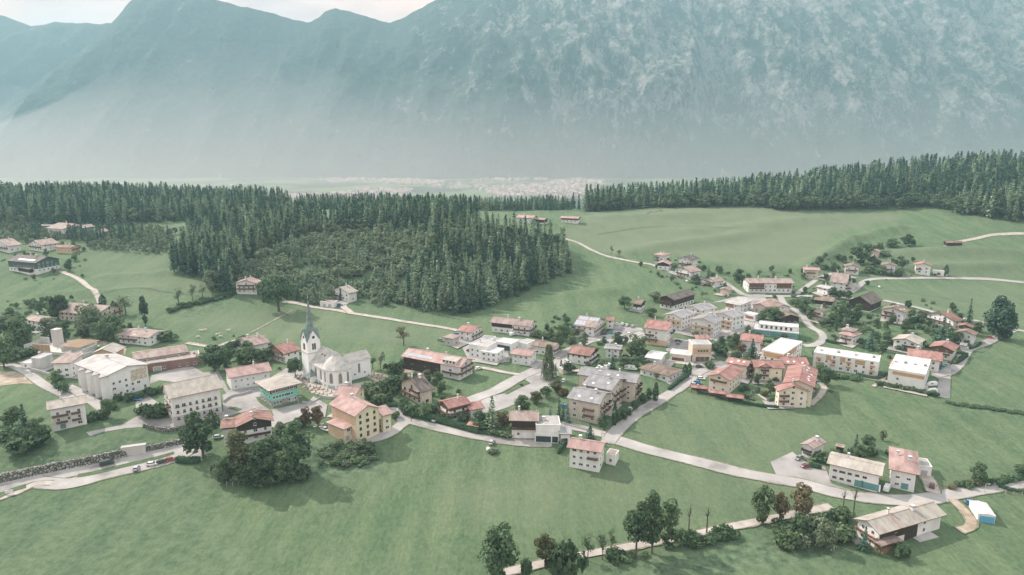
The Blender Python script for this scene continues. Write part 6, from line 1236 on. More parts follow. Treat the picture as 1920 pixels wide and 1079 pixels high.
for pl, nt_, nb_ in GARDENS:
    nt_ = int(nt_*1.6); nb_ = int(nb_*1.3); P_ = gpoly(pl); xs = [p[0] for p in P_]; ys = [p[1] for p in P_]
    for kind, n, lo, hi in (('b', nt_, 4.0, 8.0), ('bu', nb_, 1.2, 3.2)):
        k = tries = 0
        while k < n and tries < n*14:
            tries += 1; x, y = RNG.uniform(min(xs), max(xs)), RNG.uniform(min(ys), max(ys)); w = RNG.uniform(lo, hi)*(.8 if kind == 'b' else 1)
            if not inside(P_, np.array([x]), np.array([y]))[0] or not free(x, y, w/2+.4): continue
            k += 1; h0, w0 = DIM[kind]; hh = w*RNG.uniform(1.0, 1.5) if kind == 'b' else w*RNG.uniform(.55, .85)
            if kind == 'bu': BUSH.append((x, y, w, hh, RNG.randrange(NV['bu']), RNG.choice(['dark','mid','mid','pale']), "rounded garden shrub beside the houses", 'garden shrubs')); continue
            o = empty('garden_tree' if kind == 'b' else 'bush', (x, y, tz(x, y)), RNG.uniform(0, 6.28)); o.scale = (w/w0, w/w0, hh/h0)
            tag(o, "small leafy tree standing in a garden between the houses" if kind == 'b' else "rounded garden shrub beside the houses", 'tree' if kind == 'b' else 'bush', 'small garden trees' if kind == 'b' else 'garden shrubs')
            cm, tm = tree_meshes(kind, RNG.randrange(NV[kind]), RNG.choice(['dark','mid','mid','pale'])); link_mesh('crown', cm, o); link_mesh('trunk', tm, o)
# the bushes that show largest are single things; the countless small ones are one mass of shrubbery
BUSH.sort(key=lambda b: -(b[2]+b[3])/math.hypot(b[0], b[1]))
bv = []; bf = []; bm = []; off = 0; MK = ['dark', 'mid', 'pale', 'rust', 'purple']
for i, (x, y, ww, hh, k, mat, label, grp) in enumerate(BUSH):
    h0, w0 = DIM['bu']; a = RNG.uniform(0, 6.28)
    if i < 285:
        o = empty('bush', (x, y, tz(x, y)), a); o.scale = (ww/w0, ww/w0, hh/h0); tag(o, label, 'bush', grp); cm, tm = tree_meshes('bu', k, mat); link_mesh('crown', cm, o); link_mesh('trunk', tm, o)
    else:
        V, Fc, _t, _c = shape('bu', k); c, s_ = math.cos(a), math.sin(a)
        bv.append(np.stack([(V[:, 0]*c-V[:, 1]*s_)*ww/w0+x, (V[:, 0]*s_+V[:, 1]*c)*ww/w0+y, V[:, 2]*hh/h0+tz(x, y)], 1)); bf.append(Fc+off); off += len(V); bm.append(np.full(len(Fc), MK.index(mat)))
tag(link_mesh('shrubbery', raw_mesh('shrubbery', np.vstack(bv), np.vstack(bf), [LM[m] for m in MK], np.concatenate(bm))), "low shrubbery in gardens and along field edges", kind='stuff')

# ------------------------------------------------------------------ woods
def scatter(poly, spacing, rs, jit=.45):
    xs = [p[0] for p in poly]; ys = [p[1] for p in poly]
    gx, gy = np.meshgrid(np.arange(min(xs), max(xs), spacing), np.arange(min(ys), max(ys), spacing)); gx = gx.ravel(); gy = gy.ravel()
    gx = gx+rs.uniform(-jit, jit, len(gx))*spacing; gy = gy+rs.uniform(-jit, jit, len(gy))*spacing
    m = inside(poly, gx, gy); return gx[m], gy[m]
rs = np.random.RandomState(5); WOOD = []   # x, y, kind, variant, material, height, width
def wood(poly, spacing, conif, hlo, hhi, mats, bm, hb=(9, 15), excl=None):
    x, y = scatter(poly, spacing, rs)
    if excl: 
        m = ~inside(excl, x, y); x, y = x[m], y[m]
    nz = fbm(x/40, y/40, 3, 2)
    for a, c, q in zip(x, y, nz):
        if rs.rand() < conif+(q-.5)*.9: h_ = rs.uniform(hlo, hhi)*(.85+.3*q); WOOD.append((a, c, 'f', rs.randint(5), mats[rs.randint(len(mats))], h_, h_*rs.uniform(.29, .43)))
        else: h_ = rs.uniform(*hb); WOOD.append((a, c, 'fb', rs.randint(5), bm[rs.randint(len(bm))], h_, h_*rs.uniform(.55, .75)))
CLR = gpoly([(445,530),(462,505),(510,478),(570,455),(600,440),(690,428),(790,432),(815,470),(790,530),(740,545),(690,540),(600,535),(520,550)])
CW = gpoly([(437,544),(470,520),(553,562),(600,572),(676,556),(700,572),(753,569),(861,592),(905,578),(957,557),(1020,532),(1069,511)]); CW += [(p.x, p.y) for p in (at_height(1050,468,20), at_height(1010,450,31), at_height(960,448,36))]
CWB = CW + [(p.x, p.y) for p in (at_height(880,440,40), at_height(800,436,39), at_height(640,436,37), at_height(480,440,34), at_height(380,448,32), at_height(325,500,15), at_height(345,520,12), at_height(400,540,9))]
LOWF = gpoly([(437,546),(470,520),(560,545),(690,535),(745,540),(775,575),(700,574),(676,558),(600,574),(553,564)])
def split(poly, inner): return poly
EAST = gpoly([(745,575),(790,520),(800,470),(815,440),(850,430)]) + [(p.x, p.y) for p in (at_height(880,440,40), at_height(960,448,36), at_height(1010,450,31), at_height(1050,468,20))] + gpoly([(1072,513),(1020,535),(957,560),(905,580),(861,594)])
wood(EAST, 4.9, .66, 15, 28, ['needle','needle','sun','sun','sun'], ['mid','pale','dark'], (10, 16))
x, y = scatter(LOWF, 4.2, rs)
for a, c in zip(x, y): h_ = rs.uniform(5, 9); WOOD.append((a, c, *(('fb', rs.randint(5), ['pale','young','pale'][rs.randint(3)], h_, h_*.8) if rs.rand() < .75 else ('f', rs.randint(5), ['sun','needle'][rs.randint(2)], h_*1.3, h_*.5))))
x, y = scatter(CLR, 2.7, rs); m = ~inside(EAST, x, y) & ~inside(LOWF, x, y)
for a, c in zip(x[m], y[m]): 
    h_ = rs.uniform(3, 7.5)*(1.9 if rs.rand() < .08 else 1)*(.6+.8*float(fbm(np.array(a/14.), np.array(c/14.), 2, 1)))
    if fbm(np.array(a/16.+7), np.array(c/16.), 2, 3) > .66: continue
    WOOD.append((a, c, *(('fb', rs.randint(5), ['young','young','young','pale'][rs.randint(4)], h_, h_*.8) if rs.rand() < .78 else ('f', rs.randint(5), 'sun', h_*1.3, h_*.55))))
WEST = gpoly([(322,498),(350,455),(372,440)]) + [(p.x, p.y) for p in (at_height(400,428,34), at_height(500,424,35), at_height(640,428,37), at_height(660,438,37), at_height(560,455,30), at_height(520,475,25), at_height(470,500,18))] + gpoly([(455,515),(437,544),(405,545),(380,522),(345,510)])
wood(WEST, 5.2, .60, 16, 28, ['needle','needle','sun','sun'], ['mid','pale','pale'], (11, 17))
wood([(-400,720),(-330,735),(-290,775),(-285,900),(-330,930),(-760,930),(-760,690),(-520,690)], 6.4, .72, 17, 29, ['needle','needle','sun'], ['mid','dark','pale'], (13, 21))
wood([(-270,820),(-150,815),(0,820),(60,840),(90,905),(20,950),(-280,950)], 6.5, .70, 12, 21, ['needle','needle','sun'], ['mid','dark','pale'], (9, 15))
RW = gpoly([(1087,398),(1150,396),(1230,390),(1320,388),(1420,386),(1470,394),(1520,392),(1600,392),(1680,386),(1740,382),(1780,396),(1830,408),(1880,416),(1935,420)]); RW = RW + [(760,720),(760,900),(560,920),(360,940),(130,930)]
wood(RW, 6.6, .66, 17, 32, ['needle','needle','sun'], ['mid','pale','dark'], (12, 21))
x, y = scatter(gpoly([(1240,392),(1420,388),(1470,398),(1600,394),(1740,390),(1800,404),(1930,424),(1930,416),(1800,396),(1740,384),(1500,390),(1240,388)]), 6, rs)
for a, c in zip(x, y): h_ = rs.uniform(11, 20); WOOD.append((a, c, 'fb', rs.randint(5), ['mid','pale','dark'][rs.randint(3)], h_, h_*.75))
wood(gpoly([(0,468),(60,452),(150,452),(170,470),(240,474),(320,478),(330,440),(280,428),(200,432),(100,428),(0,420)]), 5.2, .06, 10, 16, ['needle'], ['young','pale','pale','mid'], (4.5, 9))
wood([(p.x, p.y) for p in (at_height(636,436,37), at_height(870,436,39), at_height(900,424,34), at_height(640,420,36))], 5.6, .72, 17, 27, ['needle','needle','sun'], ['mid','pale','dark'], (10, 16))
for u, v, hh in ((327,512,24),(345,515,27),(360,520,25),(405,545,27),(420,548,28),(430,548,22),(395,535,22),(335,505,22),(412,540,26),(350,505,25)): p = ground(u, v); WOOD.append((p.x, p.y, 'f', rs.randint(5), 'needle', hh, hh*.33))
for u, v, hh in ((492,432,27),(652,432,28),(700,436,27),(722,436,24),(760,438,28),(780,438,23),(800,438,26),(745,436,25),(690,436,22),(672,436,25),(520,436,28),(560,432,26),(590,430,26),(610,430,24)):
    p = ground(u, v); WOOD.append((p.x, p.y, 'f', rs.randint(5), 'needle', hh, hh*.26))
for u, v in ((1064,398),(1040,396),(1075,394),(1030,402),(1085,398)): p = at_height(u, v, 33); WOOD.append((p.x, p.y, 'f', rs.randint(5), 'needle', rs.uniform(15, 24), 7))
# which of them show most: march outwards and note how far each rises over those in front
WOOD.sort(key=lambda w: w[1]); colm = np.full(3000, 2000.0); vis = []
for w in WOOD:
    z = tz(w[0], w[1]); dy = w[1]*cP - (z-ZC)*sP; 
    def pv(zz): yy = w[1]*cP-(zz-ZC)*sP; return CV - F*((zz-ZC)*cP+w[1]*sP)/yy
    u = CU+F*w[0]/dy; hw = max(1, F*w[6]*.5/dy); i0 = int(max(0, min(2999, u-hw+300))); i1 = int(max(i0+1, min(3000, u+hw+300))); vt, vb = pv(z+w[5]), pv(z)
    if u < -40 or u > 1960: vis.append(0); continue
    seg = colm[i0:i1]; ar = np.clip(np.minimum(seg, vb)-vt, 0, None).sum(); vis.append(float(ar)); colm[i0:i1] = np.minimum(seg, vt+ (vb-vt)*.25)
order = {'f': [], 'fb': []}
for i in np.argsort(-np.array(vis)): order[WOOD[i][2]].append(int(i))
single = set(order['f'][:290]) | set(order['fb'][:250])
GL = {'f': ("spruce_tree", "tall dark spruce growing in the hill woods above the village", 'spruces of the hill woods'), 'fb': ("deciduous_tree", "leafy tree growing among or in front of the spruce woods", 'leafy trees of the wood edges')}
bulk = {}
for i, w in enumerate(WOOD):
    x, y, kd, k, mt, hh, ww = w; z = tz(x, y)-.3; h0, w0 = DIM[kd]
    if i in single:
        o = link_mesh(GL[kd][0], tree_meshes(kd, k, mt, True), None, (x, y, z), RNG.uniform(0, 6.28)); o.scale = (ww/w0, ww/w0, hh/h0); tag(o, GL[kd][1], 'tree', GL[kd][2])
    elif vis[i] > 0 or RNG.random() < .5: bulk.setdefault(mt, []).append(w)
VV = []; FF = []; MI = []; off = 0; BM = list(bulk)
for mi, mt in enumerate(BM):
    for x, y, kd, k, _, hh, ww in bulk[mt]:
        V, Fc, tk, _c = shape(kd, k); h0, w0 = DIM[kd]; st = 1
        a = RNG.uniform(0, 6.28); c, s_ = math.cos(a), math.sin(a); Q = V.reshape(-1, 4, 3)[::st]; gs = 1.0
        Q = Q.reshape(-1, 3); X = (Q[:, 0]*c-Q[:, 1]*s_)*ww/w0+x; Y = (Q[:, 0]*s_+Q[:, 1]*c)*ww/w0+y; Z = Q[:, 2]*hh/h0+tz(x, y)-.3
        VV.append(np.stack([X, Y, Z], 1)); n = len(Q)//4; FF.append(np.arange(n*4).reshape(n, 4)+off); off += n*4; MI.append(np.full(n, mi))
wo = link_mesh("forest", raw_mesh("forest", np.vstack(VV), np.vstack(FF), [LM[m] for m in BM], np.concatenate(MI))); tag(wo, "dense spruce woods on the hills behind the village", kind='stuff')
print("WOOD", len(WOOD), "bulk faces", sum(map(len, FF)), [len(v) for v in order.values()])

# ------------------------------------------------------------------ vehicles
PAINT = {'white': (.75,.75,.74), 'silver': (.45,.46,.47), 'dark': (.05,.055,.06), 'red': (.30,.055,.05), 'blue': (.07,.20,.38), 'teal': (.12,.36,.38), 'grey': (.22,.225,.23), 'maroon': (.16,.03,.035)}
PM = {k: principled("car_paint_"+k, v, .28, .6)[0] for k, v in PAINT.items()}
M_TYRE = principled("tyre_rubber", (.025,.025,.027), .8)[0]; M_RIM = principled("wheel_rim", (.45,.45,.46), .35, .6)[0]
M_LAMP = principled("headlight_glass", (.75,.75,.72), .15, .7)[0]; M_TAIL = principled("tail_light", (.4,.03,.03), .3)[0]
def loft(sections, mat, b):
    """closed body from cross sections (x, half width, z bottom, z top, top inset)"""
    V = []; n = 8
    for x, w, z0, z1, ins in sections:
        m = z0+(z1-z0)*.55; V += [(x, -w*.92, z0), (x, w*.92, z0), (x, w, z0+.12), (x, w, m), (x, w-ins, z1), (x, -w+ins, z1), (x, -w, m), (x, -w, z0+.12)]
    Fs = [tuple(range(n))[::-1], tuple(range((len(sections)-1)*n, len(sections)*n))]
    for i in range(len(sections)-1): Fs += [(i*n+k, i*n+(k+1) % n, (i+1)*n+(k+1) % n, (i+1)*n+k) for k in range(n)]
    b.poly(V, Fs, mat)
def wheel_mesh(r=.33):
    b = MB(); b.tube((0, -.11, 0), (0, .11, 0), r, r, M_TYRE, 14); b.tube((0, -.12, 0), (0, .12, 0), r*.6, r*.6, M_RIM, 12); return b.mesh("wheel")
WHEEL = wheel_mesh()
CARS = {}
def car_parts(kind, col):
    if (kind, col) in CARS: return CARS[(kind, col)]
    p = PM[col]; body = MB(); gl = MB(); hl = MB(); tl = MB()
    if kind == 'car':
        loft([(-2.12,.74,.42,.72,.1),(-1.95,.84,.26,.92,.08),(-1.1,.88,.22,.95,.08),(.9,.88,.22,.93,.08),(1.75,.86,.24,.80,.10),(2.1,.74,.36,.62,.12)], p, body)
        loft([(-1.35,.70,1.30,1.40,.05),(-.9,.72,1.38,1.47,.06),(.15,.72,1.38,1.46,.06),(.55,.68,1.32,1.38,.05)], p, body)
        loft([(-1.85,.78,.90,.94,.02),(-1.28,.70,.90,1.38,.06),(.5,.70,.90,1.38,.06),(1.2,.76,.88,.92,.02)], M_GLASS, gl); L, ax = 2.1, 1.32
    elif kind == 'van':
        loft([(-2.5,.92,.32,1.95,.08),(-2.4,.95,.28,2.05,.10),(1.1,.95,.28,2.05,.10),(1.6,.95,.28,1.5,.10),(2.3,.90,.32,1.05,.10),(2.5,.82,.4,.8,.1)], p, body)
        loft([(.2,.97,1.15,1.7,.03),(1.2,.965,1.15,1.75,.05),(1.75,.94,1.12,1.35,.05)], M_GLASS, gl); L, ax = 2.45, 1.6
    else:
        loft([(-3.3,1.1,.45,2.6,.08),(-3.2,1.15,.4,2.85,.12),(1.4,1.15,.4,2.85,.12),(2.0,1.15,.4,2.5,.12),(2.5,1.05,.4,1.6,.1),(3.3,.95,.45,1.0,.12)], p, body)
        body.box(-3.0, 1.8, -1.17, 1.17, 1.05, 1.2, PM['maroon']); loft([(-2.4,1.17,1.6,2.1,.02),(-1.4,1.17,1.6,2.1,.02)], M_GLASS, gl); loft([(-.2,1.17,1.6,2.1,.02),(.8,1.17,1.6,2.1,.02)], M_GLASS, gl); loft([(2.1,1.08,1.5,2.1,.1),(2.75,.98,1.1,1.35,.1)], M_GLASS, gl); L, ax = 3.25, 2.2
    for s in (-1, 1): hl.box(L-.12, L+.03, s*.62-.15, s*.62+.15, .56, .72, M_LAMP); tl.box(-L-.03, -L+.12, s*.66-.1, s*.66+.1, .6, .85, M_TAIL)
    CARS[(kind, col)] = (body.mesh('body'), gl.mesh('window'), hl.mesh('headlight'), tl.mesh('tail_light'), ax, .95 if kind == 'rv' else .78); return CARS[(kind, col)]
def car(kind, col, u, v, hu, hv, label, group='parked cars of the village'):
    p = ground(u, v); q = ground(u+hu*6, v+hv*6); a = math.atan2(q.y-p.y, q.x-p.x); body, gl, hl, tl, ax, tr = car_parts(kind, col)
    nm = {'car': 'parked_car', 'van': 'delivery_van', 'rv': 'motorhome'}[kind]; o = empty(nm, (p.x, p.y, p.z+.12), a); tag(o, label, {'car': 'car', 'van': 'van', 'rv': 'motorhome'}[kind], group)
    link_mesh('body', body, o); link_mesh('window', gl, o); link_mesh('headlight', hl, o); link_mesh('tail_light', tl, o)
    for x in (-ax, ax):
        for y in (-tr, tr): link_mesh('wheel', WHEEL, o, (x, y, .33))
    return o
for row in [('van','dark',200.8,872,1,-.24,"dark van driving on the road past the boulder wall"),('car','silver',256,881,.5,-1,"silver car parked at an angle beside the parking lane"),('car','white',285,873,1,-.15,"white car parked in the lane between a silver and a dark car"),('car','dark',304,869,1,-.2,"dark car parked next to the red one in the lane"),('car','red',319,865,1,-.15,"red car at the end of the parking lane"),
 ('car','blue',258,751,1,.15,"blue and white car on the paved square by the school"),('car','dark',398,776,.3,-1,"dark car in front of the municipal building"),('van','white',668,822,1,-.25,"white van at the yellow inn garage"),('car','white',897,693,1,-.35,"white car beside the long farmhouse gable"),('car','dark',882,698,1,-.3,"dark car beside the long farmhouse gable"),
 ('van','white',962,629,1,-.3,"white van before the grey roofed farmhouse"),('car','white',980,629,1,-.2,"white car before the grey roofed farmhouse"),('rv','white',1038,708,1,-.35,"white motorhome with red stripe at the parking lot edge"),('car','white',1057,716,.6,-1,"white car beside the motorhome"),('car','white',1064,681,1,.3,"white car on the yard of the rust red villa"),('car','maroon',1041,824,.2,-1,"dark red car standing in the open garage"),
 ('car','silver',922,832,.5,-1,"silver blue car parked in the meadow below the hedge"),('car','white',1157,610,.4,-1,"first white car in the row behind the solar guest house"),('car','white',1167,610,.4,-1,"second white car in the row behind the solar guest house"),('car','white',1175,612,.4,-1,"third white car in the row behind the solar guest house"),('car','silver',1186,614,.4,-1,"silver car at the end of the row behind the solar guest house"),('car','teal',1145,626,1,0,"teal car beside the solar guest house"),('car','dark',1133,628,1,-.1,"dark car beside the solar guest house"),
 ('van','silver',1254,648,1,-.7,"long silver van under the awning of the tall red roofed house"),('car','dark',1272,642,1,0,"dark car on the grey yard"),('rv','white',1125,698,1,-.4,"first white motorhome behind the grey apartment roofs"),('rv','white',1141,692,1,-.4,"second white motorhome behind the grey apartment roofs"),('rv','white',1183,694,1,.1,"third white motorhome behind the grey apartment roofs"),('car','blue',1308,720,1,.1,"bright blue car at the red courtyard carports"),('car','white',1314,712,1,.1,"white car behind the bright blue one"),('car','silver',1302,724,1,.1,"silver car before the bright blue one"),
 ('car','silver',1285,702,1,.1,"silver car beside the thujas of the bungalow"),('car','dark',1311,690,1,0,"dark car on the street before the fire station"),('car','white',1182,770,.6,-1,"white car between the apartment street trees"),('car','dark',1753,694,1,-.15,"dark car at the white corner flats"),('car','blue',1764,693,.8,-.5,"blue car in the lot of the white corner flats"),('car','teal',1770,690,.8,-.5,"teal car in the lot of the white corner flats"),('car','silver',1776,687,.8,-.5,"silver car in the lot of the white corner flats"),('car','maroon',1781,683,.8,-.5,"dark red car at the end of the lot of the white corner flats"),
 ('van','white',1747,724,-1,.1,"upper white van beside the white corner flats"),('van','white',1747,737,-1,.1,"lower white van beside the white corner flats"),('car','red',1856,635,1,.2,"red car under the huge edge tree"),('car','silver',1842,645,1,-.3,"silver car at the street below the rust cottage"),('car','red',1408,599,1,.1,"red car under the flat white annexe"),('car','dark',1602,531,1,-.4,"dark car beside the mauve roofed lane house"),('car','dark',1587,544,1,-.3,"dark car beside the paved terrace house"),
 ('car','maroon',1511,877,1,-.2,"dark red car in the farm yard"),('van','white',1663,919,.5,-1,"white van at the workshop garage door"),('car','grey',1597,1000,1,-.4,"grey car on the terrace of the old farmhouse"),('car','white',1581,560,1,.2,"white car on the upper lane"),('car','silver',1590,562,1,.2,"silver car on the upper lane"),('car','white',1180,628,1,-.5,"white car on the guest house forecourt")]: car(*row)
# ------------------------------------------------------------------ animals and people
def skin(name, verts, edges, radii, mat, sub=1):
    me = bpy.data.meshes.new(name); me.from_pydata(verts, edges, []); o = bpy.data.objects.new(name, me); COL.objects.link(o)
    sk = o.modifiers.new('skin', 'SKIN'); ss = o.modifiers.new('sub', 'SUBSURF'); ss.levels = sub; ss.render_levels = sub
    for i, r in enumerate(radii): me.skin_vertices[0].data[i].radius = r if isinstance(r, tuple) else (r, r); me.skin_vertices[0].data[i].use_root = (i == 0)
    dg = bpy.context.evaluated_depsgraph_get(); m2 = bpy.data.meshes.new_from_object(o.evaluated_get(dg)); bpy.data.objects.remove(o); m2.materials.clear(); m2.materials.append(mat); m2.name = name
    for p in m2.polygons: p.use_smooth = True
    return m2
M_COW = noisy("cow_hide", [(.62,.50,.36), (.70,.60,.47), (.75,.70,.62)], 1.2, .9); M_COWB = noisy("brown_cow_hide", [(.20,.11,.06), (.30,.18,.10)], 1.2, .9)
def cow_mesh(mat, graze):
    hd = [(1.15,0,1.15),(1.5,0,.75 if graze else 1.45),(1.85,0,.28 if graze else 1.42)]
    v = [(0,0,1.0),(.55,0,1.02),(.95,0,1.08)]+hd+[(-.5,0,1.02),(-.95,0,1.05),(-1.12,0,.75)]; e = [(0,1),(1,2),(2,3),(3,4),(4,5),(0,6),(6,7),(7,8)]; r = [.36,.37,.30,.24,.17,.10,.37,.28,.05]
    for x, y, b_ in ((.85,.22,2),(.85,-.22,2),(-.85,.22,7),(-.85,-.22,7)):
        i = len(v); k = .06 if x > 0 else -.08; v += [(x,y,.62),(x+k,y,.34),(x+k*.4,y,.03)]; e += [(b_,i),(i,i+1),(i+1,i+2)]; r += [.15,.08,.07]
    return skin('cow', v, e, r, mat)
CW_ = [cow_mesh(M_COW, True), cow_mesh(M_COW, False), cow_mesh(M_COWB, True)]
for i, (u, v, lab) in enumerate(((371,634,"pale cow lowest on the meadow behind the school"),(383,621,"pale cow grazing at the top of the meadow herd"),(376,622,"pale cow beside the topmost grazing one"),(408,629,"pale cow in the middle of the meadow herd"),(413,633,"pale cow just below the middle one"),(428,622,"pale cow standing apart toward the church"))):
    p = ground(u, v); o = link_mesh('cow', CW_[i % 2], None, (p.x, p.y, p.z), RNG.uniform(-.7, .7)); tag(o, lab, 'cow', 'cows on the meadow')
for i in range(9): p = ground(1214+i*3.4, 401-i*.6+RNG.uniform(-1.5, 1.5)); tag(link_mesh('cow', CW_[2], None, (p.x, p.y, p.z), RNG.uniform(0, 6)), "tiny brown cow of the herd on the far pasture", 'cow', 'cows on the far pasture')
M_SKIN = principled("skin", (.55,.36,.27), .6)[0]; M_HAIR = principled("dark_hair", (.06,.045,.035), .8)[0]
def person(u, v, rz, shirt, trousers, label, bend=0.0):
    p = ground(u, v); o = empty('person', (p.x, p.y, p.z), rz); tag(o, label, 'person', 'people in the farm garden')
    bx = bend
    V = [(0,0,.95),(bx*.25,0,1.18),(bx*.55,0,1.42),(bx*.65,0,1.52),(bx*.75,0,1.64),(bx*.8+.02,0,1.74),(0,.10,.90),(.03,.11,.50),(0,.11,.08),(.12,.12,.04),(0,-.10,.90),(-.02,-.11,.50),(-.04,-.11,.08),(.08,-.12,.04)]
    E = [(0,1),(1,2),(2,3),(3,4),(4,5),(0,6),(6,7),(7,8),(8,9),(0,10),(10,11),(11,12),(12,13)]; R_ = [(.15,.11),(.14,.10),(.17,.11),.06,.10,.085,.10,.068,.05,.045,.10,.068,.05,.045]
    for s in (1, -1):
        i = len(V); x = bx*.55; V += [(x,s*.20,1.40),(x+.04+bx*.2,s*.25,1.12),(x+.16+bx*.4,s*.24,.92),(x+.20+bx*.45,s*.24,.83)]; E += [(2,i),(i,i+1),(i+1,i+2),(i+2,i+3)]; R_ += [.062,.05,.04,.035]
    body = link_mesh('body', skin('body', V, E, R_, M_SKIN), o)
    def garment(name, vs, es, rs_, m): link_mesh(name, skin(name, vs, es, rs_, m), o)
    garment('trousers', [V[0], V[6], V[7], (V[8][0], V[8][1], .10), V[10], V[11], (V[12][0], V[12][1], .10)], [(0,1),(1,2),(2,3),(0,4),(4,5),(5,6)], [(.165,.125),.115,.085,.07,.115,.085,.07], trousers)
    garment('shirt', [V[0], V[1], V[2], V[14], V[15], V[18], V[19]], [(0,1),(1,2),(2,3),(3,4),(2,5),(5,6)], [(.16,.12),(.155,.115),(.185,.125),.078,.062,.078,.062], shirt)
    hm_ = MB(); hm_.ball((bx*.8-.01, 0, 1.76), .105, .098, .085, M_HAIR, 10, 6); hm_.build('hair', o)
person(1558, 1038, .6, principled("pale_blue_shirt", (.50,.58,.68), .9)[0], principled("blue_trousers", (.07,.11,.22), .9)[0], "person in a pale blue shirt and dark blue trousers standing in the farm garden")
person(1563.5, 1032, 3.4, principled("white_shirt", (.74,.72,.68), .9)[0], principled("beige_trousers", (.55,.47,.38), .9)[0], "person in white bending over the garden bed beside the other one", .35)
# ------------------------------------------------------------------ walls, fences, posts
def stone_mat():
    m, t, b = principled("boulder_stone", (.3,.29,.27), .95, .2); tc = t.nodes.new('ShaderNodeTexCoord')
    vo = t.nodes.new('ShaderNodeTexVoronoi'); vo.feature = 'DISTANCE_TO_EDGE'; vo.inputs['Scale'].default_value = .95; vc = t.nodes.new('ShaderNodeTexVoronoi'); vc.inputs['Scale'].default_value = .95
    t.links.new(tc.outputs['Object'], vo.inputs['Vector']); t.links.new(tc.outputs['Object'], vc.inputs['Vector'])
    sp = t.nodes.new('ShaderNodeSeparateColor'); t.links.new(vc.outputs['Color'], sp.inputs[0])
    c = mixnode(t, sp.outputs[0], (.15,.15,.13), (.42,.40,.37)); c = mixnode(t, ramp(t, vo.outputs['Distance'], .02, .14), (.035,.045,.03), c); t.links.new(c, b.inputs['Base Color'])
    bp = t.nodes.new('ShaderNodeBump'); bp.inputs['Strength'].default_value = 1; bp.inputs['Distance'].default_value = .4; t.links.new(ramp(t, vo.outputs['Distance'], 0, .3), bp.inputs['Height']); t.links.new(bp.outputs['Normal'], b.inputs['Normal']); return m
M_BOULD = stone_mat()
def wall_run(reg, pts, h, w, mat, label, name='stone_wall', lean=.0, rough=0.0, cap=None):
    P = spline([ground(*px(reg, p)) for p in pts], .8); V = []; Fs = []; c = Vector((P[0].x, P[0].y, tz(P[0].x, P[0].y))); rs = np.random.RandomState(len(P)); nz = 6 if rough else 1
    for i, p in enumerate(P):
        d = (P[min(i+1, len(P)-1)]-P[max(i-1, 0)]).normalized(); q = Vector((-d.y, d.x)); z = tz(p.x, p.y)
        if q.dot(Vector((p.x, p.y))) < 0: q = -q
        row = []
        for k in range(nz+1): f = k/nz; o = q*(-w/2+lean*f+rs.uniform(-1, 1)*rough); row.append((p.x+o.x, p.y+o.y, z-.5*(k == 0)+h*f+(rs.uniform(-1, 1)*rough if k == nz else 0)))
        o = q*(w/2+lean); row.append((p.x+o.x, p.y+o.y, row[-1][2])); row.append((p.x+q.x*w/2, p.y+q.y*w/2, z-2.5)); V += [(x-c.x, y-c.y, zz-c.z) for x, y, zz in row]
    n = nz+3
    for i in range(len(P)-1): Fs += [(i*n+k, (i+1)*n+k, (i+1)*n+(k+1) % n, i*n+(k+1) % n) for k in range(n)]
    Fs += [tuple(range(n)), tuple(range((len(P)-1)*n, len(P)*n))[::-1]]
    b = MB(); b.poly(V, Fs, mat); o = b.build(name, None, c); tag(o, label, 'wall', 'walls of the village'); return o
wall_run('B', [(-60,925),(0,908),(300,843),(700,762),(1168,664)], 2.9, 1.6, M_BOULD, "long boulder wall holding the bank along the road", 'boulder_wall', .9, .14)
wall_run('B', [(1300,632),(1450,602),(1600,570),(1745,540)], 2.2, .9, M_BOULD, "boulder wall between the concrete portal and the hotel forecourt", 'boulder_wall', .3, .08)
wall_run('B', [(1318,402),(1420,425),(1520,440),(1640,430),(1745,402)], 1.7, .9, M_BOULD, "pale boulder wall under the municipal building terrace", 'boulder_wall', .3, .1)
wall_run('D', [(752,300),(800,262),(860,238),(940,225),(1030,195)], 1.2, .3, M_CONC, "curved concrete ramp wall before the turquoise house", 'ramp_wall')
wall_run('D', [(1545,300),(1600,312),(1660,300),(1722,262)], 1.0, .3, M_CONC, "low curved concrete wall behind the turquoise house", 'garden_wall')
wall_run('E', [(320,1000),(440,1015),(640,990),(790,905),(830,880)], 1.3, .5, M_CONC, "low churchyard wall round the apse", 'churchyard_wall')
wall_run('A', [(310,725),(400,745),(500,775)], 1.6, .4, M_CONC, "concrete retaining wall beside the school drive", 'retaining_wall'); wall_run('J', [(70,650),(200,690),(330,725),(400,742)], .9, .3, M_CONC, "low pale wall along the apartment drive", 'garden_wall')
p = ground(*px('B', (1235, 655))); o = empty('concrete_portal', p, math.radians(20)); tag(o, "concrete portal block set into the boulder wall", 'portal', 'walls of the village')
b = MB(); b.box(-4.2, 4.2, -.2, 1.6, -1, 3.6, WM['conc']); b.build('portal_wall', o); b = MB(); b.box(-4.5, 4.5, -.3, 1.8, 3.6, 3.9, M_CONC); b.build('coping', o)
